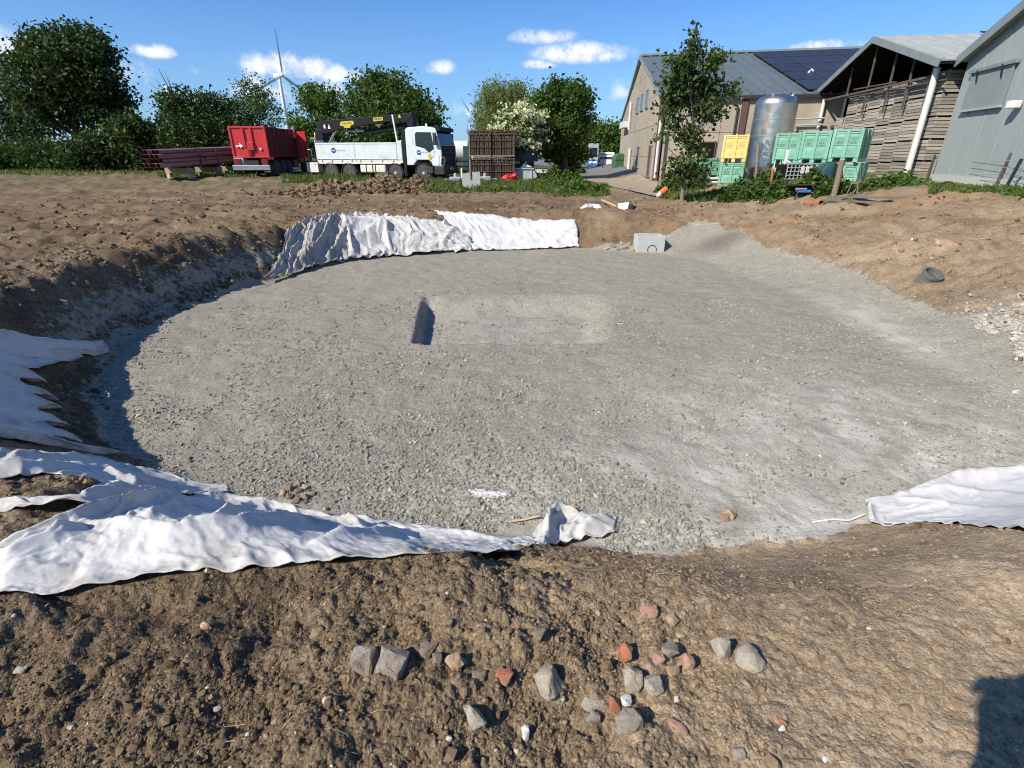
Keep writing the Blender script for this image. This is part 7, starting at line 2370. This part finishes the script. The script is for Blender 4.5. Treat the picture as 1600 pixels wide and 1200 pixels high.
def sheet(name, label, top, bot, nu, nv, folds=(), wr=(), m='fabric', lift=.02, cat='fabric sheet', seed=0, parent=None, group='white geotextile sheets', settle=True, edge_wave=.02, extra=None, by_index=False):
    """cloth lofted between two pixel-traced edges lying on the ground; folds: (pixel polyline, height, width far side, width near side)"""
    rs_ = resample if not by_index else (lambda P, n: np.stack([np.interp(np.linspace(0, len(P) - 1, n), np.arange(len(P)), np.array(P)[:, k]) for k in range(3)], -1))
    Tp = rs_([hit(*p) for p in top], nu); Bp = rs_([hit(*p) for p in bot], nu)
    v = np.linspace(0, 1, nv)[None, :, None]
    P = Tp[:, None, :] * (1 - v) + Bp[:, None, :] * v
    U, Vv = np.meshgrid(np.linspace(0, 1, nu), np.linspace(0, 1, nv), indexing='ij')
    X, Y = P[..., 0], P[..., 1]
    ewv = edge_wave * (fbm(X * 3.1, Y * 3.1, 300 + seed, 3))
    X = X + ewv; Y = Y + edge_wave * fbm(X * 3.7 + 9, Y * 3.7, 310 + seed, 3)
    Z = h_cloth(X, Y) + lift
    for f in folds:
        line = np.array([hit(*p)[:2] for p in f[0]])
        d, s, t = seg_dist(X, Y, line)
        ends = np.clip(np.minimum(t, 1 - t) * 5, 0.0, 1) ** .7 if len(f) < 5 else np.clip((1 - t) * 4, 0, 1) ** .7
        w_ = np.where(s > 0, f[2], f[3]) * (1 + .2 * pn(X * 4, Y * 4, 320 + seed))
        Z = Z + f[1] * ends * np.exp(-(d / w_) ** 1.1) * (1 + .1 * pn(X * 5, Y * 5, 330 + seed))
    for (fu, fv, amp, sd_) in wr:
        q_ = (U + .10 * (1 - Vv) * (sd_ // 10 == 46)) * fu + (1.1 if sd_ > 440 else .35) * pn(U * 3, Vv * 3, sd_ + 5); r_ = Vv * fv + .3 * pn(U * 4, Vv * 2, sd_ + 6)
        Z = Z + amp * (1 - np.abs(pn(q_, r_, sd_)) * 2.2).clip(0, 1) ** 1.5 * (.35 + .65 * np.clip(.5 + fbm(U * 3, Vv * 3, sd_ + 9, 2), 0, 1))
    Z = Z + .03 * np.exp(-((1 - Vv) / .07) ** 2) * np.clip(.5 + fbm(U * 14, Vv * 2, 350 + seed, 2), 0, 1.3) * (edge_wave <= .03)
    if extra is not None: Z = extra(U, Vv, X, Y, Z)
    Q = np.stack([X, Y, Z], -1)
    if settle:
        gz = h_cloth(X, Y) - h_base(X, Y)
        Q = relax(Q, lambda a, b: h_base(a, b) + gz, 7, 3)
    n = nu * nv
    i = np.arange(nu - 1)[:, None] * nv + np.arange(nv - 1)[None]
    F = np.stack([i, i + 1, i + nv + 1, i + nv], -1).reshape(-1, 4)
    ed = np.clip(1 - np.minimum(np.minimum(Vv, 1 - Vv) * 9, np.minimum(U, 1 - U) * 25), 0, 1)
    org = Q.reshape(-1, 3).mean(0); org[2] = Q[..., 2].min()
    if parent is not None: org = np.array(parent.location)
    me = mesh_np(name, Q.reshape(-1, 3) - org, F, True, dict(edge=ed.ravel()))
    ob = link(name, me, M[m], parent)
    sf = ob.modifiers.new('thickness', 'SOLIDIFY'); sf.thickness = .004; sf.offset = 0
    if parent is None:
        ob.location = org
        tag(ob, label, cat, group)
    return ob


# near sheet, across the front of the pit
near = sheet('fabric_sheet', 'large white sheet along the near rim, lower left, with a twisted right end',
      [(-90, 915), (0, 884), (60, 864), (130, 830), (200, 798), (262, 780), (330, 774), (400, 782), (470, 804), (560, 806), (640, 822), (740, 836), (835, 846)],
      [(-90, 965), (0, 946), (80, 936), (150, 919), (250, 906), (350, 900), (450, 890), (560, 880), (680, 872), (790, 866), (842, 862)],
      330, 90,
      folds=[([(-40, 903), (60, 866), (130, 832), (210, 798), (285, 780)], .11, .05, .035),
             ([(120, 838), (200, 833), (281, 843), (380, 832), (470, 822), (560, 828), (640, 836)], .10, .025, .13),
             ([(-20, 896), (40, 893), (90, 872), (140, 842)], .11, .03, .08),
             ([(235, 820), (262, 800), (285, 786)], .05, .05, .04),
             ([(330, 838), (345, 815), (365, 800), (400, 792)], .06, .035, .07),
             ([(300, 778), (360, 784), (430, 796), (475, 808)], .06, .05, .05),
             ([(480, 862), (560, 846), (640, 842), (720, 848), (800, 856)], .08, .025, .10),
             ([(590, 818), (640, 832), (700, 844)], .03, .035, .05),
             ([(430, 800), (500, 808), (560, 830), (600, 850)], .05, .03, .07),
             ([(10, 925), (60, 905), (120, 900)], .03, .05, .04)],
      wr=[(9, 3, .02, 401), (24, 9, .008, 402)], seed=1, lift=.03)
hp = hit(842, 858)


def twist(U, V, X, Y, Z):
    e = np.exp(-((U - .28) / .16) ** 2) * np.sin(np.pi * np.clip(V, 0, 1)) * .09 + np.exp(-((U - .78) / .14) ** 2) * np.sin(np.pi * V) * .05
    return Z + e


tw = sheet('twisted_end', None, [(832, 838), (850, 815), (868, 792), (900, 800), (935, 806), (958, 812)], [(835, 864), (860, 858), (885, 852), (915, 846), (940, 846), (960, 838)],
      56, 30, folds=[([(840, 850), (870, 800), (905, 812)], .07, .04, .06), ([(900, 845), (930, 822), (956, 814)], .06, .03, .05), ([(880, 852), (900, 825), (915, 808)], .05, .025, .03)],
      wr=[(6, 3, .03, 411)], seed=2, parent=near, extra=twist, m='fabric_mid', lift=.03)
# strips higher up on the left
sheet('fabric_sheet', 'rumpled white strip on the left slope, soil showing above and below it',
      [(-90, 708), (0, 711), (90, 711), (150, 714), (200, 728), (260, 744), (310, 757), (352, 767)],
      [(-90, 748), (0, 746), (70, 744), (130, 750), (190, 762), (240, 768), (300, 770), (356, 773)],
      150, 36, folds=[([(-60, 742), (40, 735), (120, 733), (190, 742), (250, 752)], .06, .05, .06), ([(60, 722), (130, 718), (200, 732), (280, 750)], .05, .04, .07), ([(-60, 716), (30, 716), (90, 722)], .05, .05, .05), ([(170, 740), (195, 752), (240, 764)], .06, .03, .05)],
      wr=[(7, 3, .03, 421)], seed=3, edge_wave=.06)
sheet('fabric_sheet', 'narrow white rope-like fold of cloth on the left slope just above the large near sheet',
      [(-90, 788), (0, 784), (80, 778), (130, 772), (165, 756), (195, 746), (225, 758), (280, 760), (356, 764)],
      [(-90, 806), (0, 803), (80, 797), (150, 792), (220, 788), (280, 782), (330, 776), (362, 772)],
      150, 26, folds=[([(-80, 797), (60, 792), (130, 787), (180, 776), (240, 776), (350, 770)], .07, .04, .05), ([(140, 786), (170, 770), (196, 756)], .05, .03, .05)],
      wr=[(10, 3, .02, 431)], seed=4, edge_wave=.03)
# left slope: tongues of cloth pointing into the pit
tips = [(178, 545), (172, 556), (128, 562), (134, 563), (66, 590), (76, 600), (58, 612), (94, 627), (78, 634), (100, 647), (86, 655), (114, 673), (97, 680), (130, 697), (112, 702), (200, 712)]
lefts = [(-150, 556 + 150 * k / 15) for k in range(16)]


def tongues(U, V, X, Y, Z):
    w_ = np.abs(np.cos(U * np.pi * 7.5 + .22 * pn(U * 8, V * 2.5, 9)))
    Y -= .16 * w_ ** 1.5 * (1 - .3 * V)
    return Z + (.26 * w_ ** .8 + .05 * np.abs(pn(U * 22, V * 2.5, 12))) * (1 - .45 * V)


sheet('fabric_sheet', 'blue-shaded white cloth on the left slope ending in pointed folds',
      lefts, tips, 240, 60, seed=5, by_index=True, extra=tongues, edge_wave=.015, folds=[([(-120, 562), (0, 556), (100, 552), (172, 550)], .06, .04, .05)], wr=[(10, 4, .02, 441)])
# far side
sheet('fabric_sheet', 'clean white cloth hanging on the far slope, right part',
      [(672, 333), (740, 338), (820, 344), (900, 347)], [(722, 393), (790, 392), (850, 390), (906, 387)],
      110, 40, wr=[(7, .8, .045, 451), (15, 1.6, .02, 452)], folds=[([(700, 342), (760, 352), (800, 350)], .06, .08, .08), ([(860, 388), (880, 368), (900, 350)], .06, .06, .05)], seed=6, edge_wave=.05, m='fabric_clean', lift=.05)
sheet('fabric_sheet', 'crumpled dirty white cloth in the middle of the far slope, many folds',
      [(532, 341), (560, 338), (590, 338), (630, 342), (670, 350), (712, 356), (738, 360)], [(522, 413), (545, 409), (566, 407), (620, 400), (680, 398), (735, 394)],
      130, 46, wr=[(8, 1.2, .11, 461), (17, 1.6, .04, 462)], folds=[([(548, 378), (575, 368), (605, 350)], .15, .1, .1), ([(606, 352), (660, 353), (715, 358)], .12, .06, .12), ([(605, 352), (606, 375), (612, 398)], .14, .08, .08), ([(535, 345), (548, 375), (552, 405)], .13, .09, .07), ([(715, 358), (700, 378), (690, 396)], .10, .06, .08)], seed=7, edge_wave=.08, m='fabric_mid', lift=.05)
sheet('fabric_sheet', 'grey soiled strip of cloth trailing down the far left slope into the pit',
      [(470, 351), (500, 344), (548, 339)], [(414, 444), (436, 438), (490, 421), (548, 408)],
      110, 56, wr=[(7, 1.0, .10, 471), (14, 1.6, .04, 472)], folds=[([(475, 352), (450, 395), (422, 440)], .10, .06, .05), ([(500, 348), (480, 395), (452, 432)], .14, .06, .06), ([(540, 342), (505, 385), (470, 424)], .16, .07, .06), ([(522, 342), (490, 392), (462, 428)], .12, .06, .06), ([(548, 352), (530, 385), (510, 414)], .14, .07, .06)], seed=8, edge_wave=.05, m='fabric_dirty', lift=.06)
# right
sheet('fabric_sheet', 'smooth white cloth on the near rim at the right edge of the photo',
      [(1349, 783), (1395, 774), (1440, 759), (1500, 740), (1550, 733), (1610, 731), (1700, 730)], [(1352, 820), (1385, 828), (1440, 824), (1500, 824), (1560, 830), (1620, 837), (1700, 845)],
      110, 48, folds=[([(1420, 768), (1480, 765), (1560, 772), (1640, 782)], .035, .05, .14), ([(1352, 790), (1358, 808), (1362, 822)], .06, .03, .05), ([(1400, 778), (1450, 790), (1520, 800), (1600, 800)], .04, .06, .12), ([(1440, 760), (1500, 742), (1600, 734), (1690, 733)], .05, .05, .06)],
      wr=[(6, 3, .018, 481)], seed=9, edge_wave=.02, m='fabric_clean', lift=.03)
sheet('fabric_scrap', 'small torn end of white cloth half buried in the gravel near the front', [(720, 769), (745, 765), (770, 768), (800, 773)], [(720, 777), (745, 781), (775, 781), (802, 778)],
      40, 14, wr=[(8, 2, .02, 491)], folds=[([(722, 772), (750, 772), (795, 775)], .03, .03, .04)], seed=10, cat='fabric scrap', group=None, lift=.012)
sheet('plastic_sheet', 'bent white plastic sheet lying on the far rim left of the shovel', [(906, 328), (925, 324), (940, 328)], [(908, 332), (926, 330), (944, 336)],
      24, 10, folds=[([(908, 331), (925, 325), (942, 332)], .13, .12, .15)], wr=[(3, 2, .03, 495)], seed=11, cat='plastic sheet', group=None, m='fabric_clean', lift=.04, settle=False)
# cord trailing from the right sheet, stick by the twisted end
a = [hit(x, y) for x, y in [(1270, 818), (1300, 814), (1325, 816), (1350, 806)]]
t = thing('cord', 'white cord trailing over the gravel from the right-hand sheet', 'cord', tuple(a[0]))
MB().tube([tuple(p - a[0] + np.array([0, 0, .015])) for p in a], .007, 6).build('cord', M['white_plain'], t, smooth=True)
a = hit(795, 819); b = hit(842, 815)
t = thing('pale_stick', 'short pale stick lying beside the twisted end of the near sheet', 'stick', tuple(a + np.array([0, 0, .02])))
MB().tube([(0, 0, 0), tuple((b - a) * .5 + np.array([0, 0, .01])), tuple(b - a + np.array([0, 0, .03]))], [.008, .009, .008], 6).build('stick', M['pale_wood'], t, smooth=True)
# ------------------------------------------------------------------ single stones
def stone(name, label, px, py, w, h, m, cat='stone', seed=0, flat=.7, group=None, yaw=None, pts=17, sink=.42, tilt=.0):
    c = hit(px, py + h * .3)
    k = np.linalg.norm(c - np.array([0, 0, CAM_H])) / 800 / (np.linalg.norm(ray(px, py)) / 1.0) * np.linalg.norm(ray(px, py))
    t_ = c[1] / ray(px, py + h * .3)[1]
    k = t_ / 800
    rg = np.random.default_rng(1000 + seed)
    W_, H_ = w * k, h * k
    P = rg.normal(size=(pts, 3)); P /= np.linalg.norm(P, axis=1)[:, None]
    P = np.sign(P) * np.abs(P) ** .62
    P *= np.array([W_ * .5, H_ * .52, H_ * .5 * flat])
    bm = bmesh.new()
    vs = [bm.verts.new(tuple(p)) for p in P]
    r_ = bmesh.ops.convex_hull(bm, input=vs)
    bmesh.ops.delete(bm, geom=[g for g in r_['geom_interior'] if isinstance(g, bmesh.types.BMVert)] + [g for g in r_['geom_unused'] if isinstance(g, bmesh.types.BMVert)], context='VERTS')
    bmesh.ops.bevel(bm, geom=list(bm.edges), offset=min(W_, H_) * .075, segments=2, profile=.6, affect='EDGES', clamp_overlap=True)
    bmesh.ops.triangulate(bm, faces=bm.faces)
    bmesh.ops.subdivide_edges(bm, edges=bm.edges, cuts=2, use_grid_fill=True)
    q_ = 1 / max(W_, .02)
    for v in bm.verts:
        n_ = v.co.normalized()
        v.co += n_ * W_ * .06 * float(pn(v.co.x * q_ * 3.1 + seed, v.co.y * q_ * 3.1 + v.co.z * q_ * 2.3, 7)) + n_ * W_ * .035 * float(pn(v.co.x * q_ * 8 + seed, v.co.z * q_ * 8 - v.co.y * q_ * 5, 8))
    for f in bm.faces: f.smooth = True
    me = bpy.data.meshes.new(name); bm.to_mesh(me); bm.free()
    try: me.set_sharp_from_angle(angle=R(24))
    except Exception: pass
    ob = link(name, me, M[m])
    z = zg(c[0], c[1])
    ob.location = (c[0], c[1], z + H_ * .5 * flat * (1 - 2 * sink) + .006)
    ob.rotation_euler = (R(24) + tilt + rg.normal(0, .15), rg.normal(0, .2), rg.normal(0, .35) if yaw is None else yaw)
    tag(ob, label, cat, group)
    return ob


for i, (nm, lb, px, py, w, h, m_, fl) in enumerate(ST):
    stone(nm, lb, px, py, w * .95, h * .95, m_, 'brick' if 'brick' in nm else ('tile' if 'tile' in nm else 'stone'), i, fl)
# the little heap of brown stones by the shadow edge, front left of the gravel
rg = random.Random(14)
HEAP = [(-22, 2, 'leftmost'), (22, 3, 'rightmost'), (0, -12, 'topmost'), (-3, 13, 'lowest'), (-12, -5, 'upper left'), (11, -6, 'upper right'), (-13, 8, 'lower left'), (11, 9, 'lower right'), (0, 0, 'middle')]
for i, (dx, dy, wd) in enumerate(HEAP):
    stone('cobble', f'{wd} brownish cobble of the small heap on the gravel above the near sheet', 466 + dx, 768 + dy, rg.uniform(11, 16), rg.uniform(9, 13), rg.choice(['st_brown', 'st_tan', 'st_brown', 'st_grey']), 'stone', 60 + i, .85, 'cobbles heaped on the gravel')
# stones beside the concrete box
ROW = [(948, 388, 8, 5, 'leftmost'), (958, 384, 10, 7, 'second from the left'), (966, 390, 8, 5, 'lowest'), (971, 379, 9, 6, 'topmost'), (977, 387, 13, 8, 'largest dark'), (984, 381, 9, 6, 'upper right'), (987, 391, 10, 6, 'lower right')]
for i, (x_, y_, w_, h_, wd) in enumerate(ROW):
    stone('cobble', f'{wd} cobble of the loose row just left of the concrete box', x_, y_, w_, h_, 'st_brown' if 'dark' in wd else rg.choice(['st_pale', 'st_grey', 'st_tan']), 'stone', 90 + i, .8, 'cobbles beside the concrete box')

# ------------------------------------------------------------------ the photographer, whose raised hands and phone throw the shadow on the right
ph = thing('person', 'person in dark clothes holding up a phone, casting the shadow at lower right', 'person', (0.03, -0.25, zg(0.03, -.25)))


def skinned(name, verts, edges, radii, m, parent, sub=2, root=0):
    me = bpy.data.meshes.new(name); me.from_pydata(verts, edges, []); ob = link(name, me, m, parent)
    md = ob.modifiers.new('skin', 'SKIN')
    for i, r in enumerate(radii):
        me.skin_vertices[0].data[i].radius = (r, r) if not isinstance(r, tuple) else r
    me.skin_vertices[0].data[root].use_root = True
    s = ob.modifiers.new('sub', 'SUBSURF'); s.levels = sub; s.render_levels = sub
    dg = bpy.context.evaluated_depsgraph_get()
    me2 = bpy.data.meshes.new_from_object(ob.evaluated_get(dg))
    ob.modifiers.clear(); ob.data = me2
    if not me2.materials: me2.materials.append(m)
    for p in me2.polygons: p.use_smooth = True
    return ob


B = [(0, -.1, .95), (0, -.08, 1.15), (0, -.03, 1.35), (0, .02, 1.49), (0, .07, 1.58), (0, .10, 1.69), (0, .10, 1.80),
     (-.19, -.0, 1.40), (-.25, .0, 1.13), (-.24, .08, .90), (.19, 0, 1.40), (.29, .10, 1.22), (.13, .19, 1.66),
     (-.1, -.1, .9), (-.12, -.06, .48), (-.13, -.1, .08), (-.14, .04, .04), (.1, -.1, .9), (.12, -.06, .48), (.13, -.1, .08), (.14, .04, .04)]
E = [(0, 1), (1, 2), (2, 3), (3, 4), (4, 5), (5, 6), (3, 7), (7, 8), (8, 9), (3, 10), (10, 11), (11, 12), (0, 13), (13, 14), (14, 15), (15, 16), (0, 17), (17, 18), (18, 19), (19, 20)]
RD = [(.15, .11), (.14, .10), (.17, .11), (.10, .08), .075, (.12, .13), (.10, .11), .06, .048, .033, .06, .048, .033, .085, .058, .045, .04, .085, .058, .045, .04]
skinned('body', B, E, RD, M['cloth_navy'], ph)
for s, o in ((-1, Vector((-.24, .08, .76))), (1, Vector((.13, .19, 1.66)))):
    V = [o, o + Vector((-s * .01, .02, .05)), o + Vector((-s * .015, .03, .09))]
    Ed = [(0, 1), (1, 2)]; Rr = [.026, .034, .03]
    for k in range(4):
        b = len(V)
        V += [o + Vector((-s * (.03 - .018 * k), .035, .10)), o + Vector((-s * (.04 - .018 * k), .025, .135 - .008 * abs(k - 1))), o + Vector((-s * (.038 - .018 * k), .0, .15 - .008 * abs(k - 1)))]
        Ed += [(2, b), (b, b + 1), (b + 1, b + 2)]; Rr += [.0095, .0085, .0075]
    b = len(V)
    V += [o + Vector((-s * .04, .0, .06)), o + Vector((-s * .06, -.015, .09))]
    Ed += [(1, b), (b, b + 1)]; Rr += [.012, .0095]
    skinned('hand', V, Ed, Rr, M['skin'], ph)
pn_ = thing('phone', 'dark phone held up in one hand, its shadow falling on the soil', 'phone', (.03, -.035, 1.70), 0)
pn_.location = (.05, -.03, CAM_H - .0)
MB().box(-.078, .078, -.005, .004, -.038, .038).build('case', M['black_plastic'], pn_, bevel=.003)
MB().box(-.070, .070, -.0065, -.0052, -.034, .034).build('screen', M['glass'], pn_)
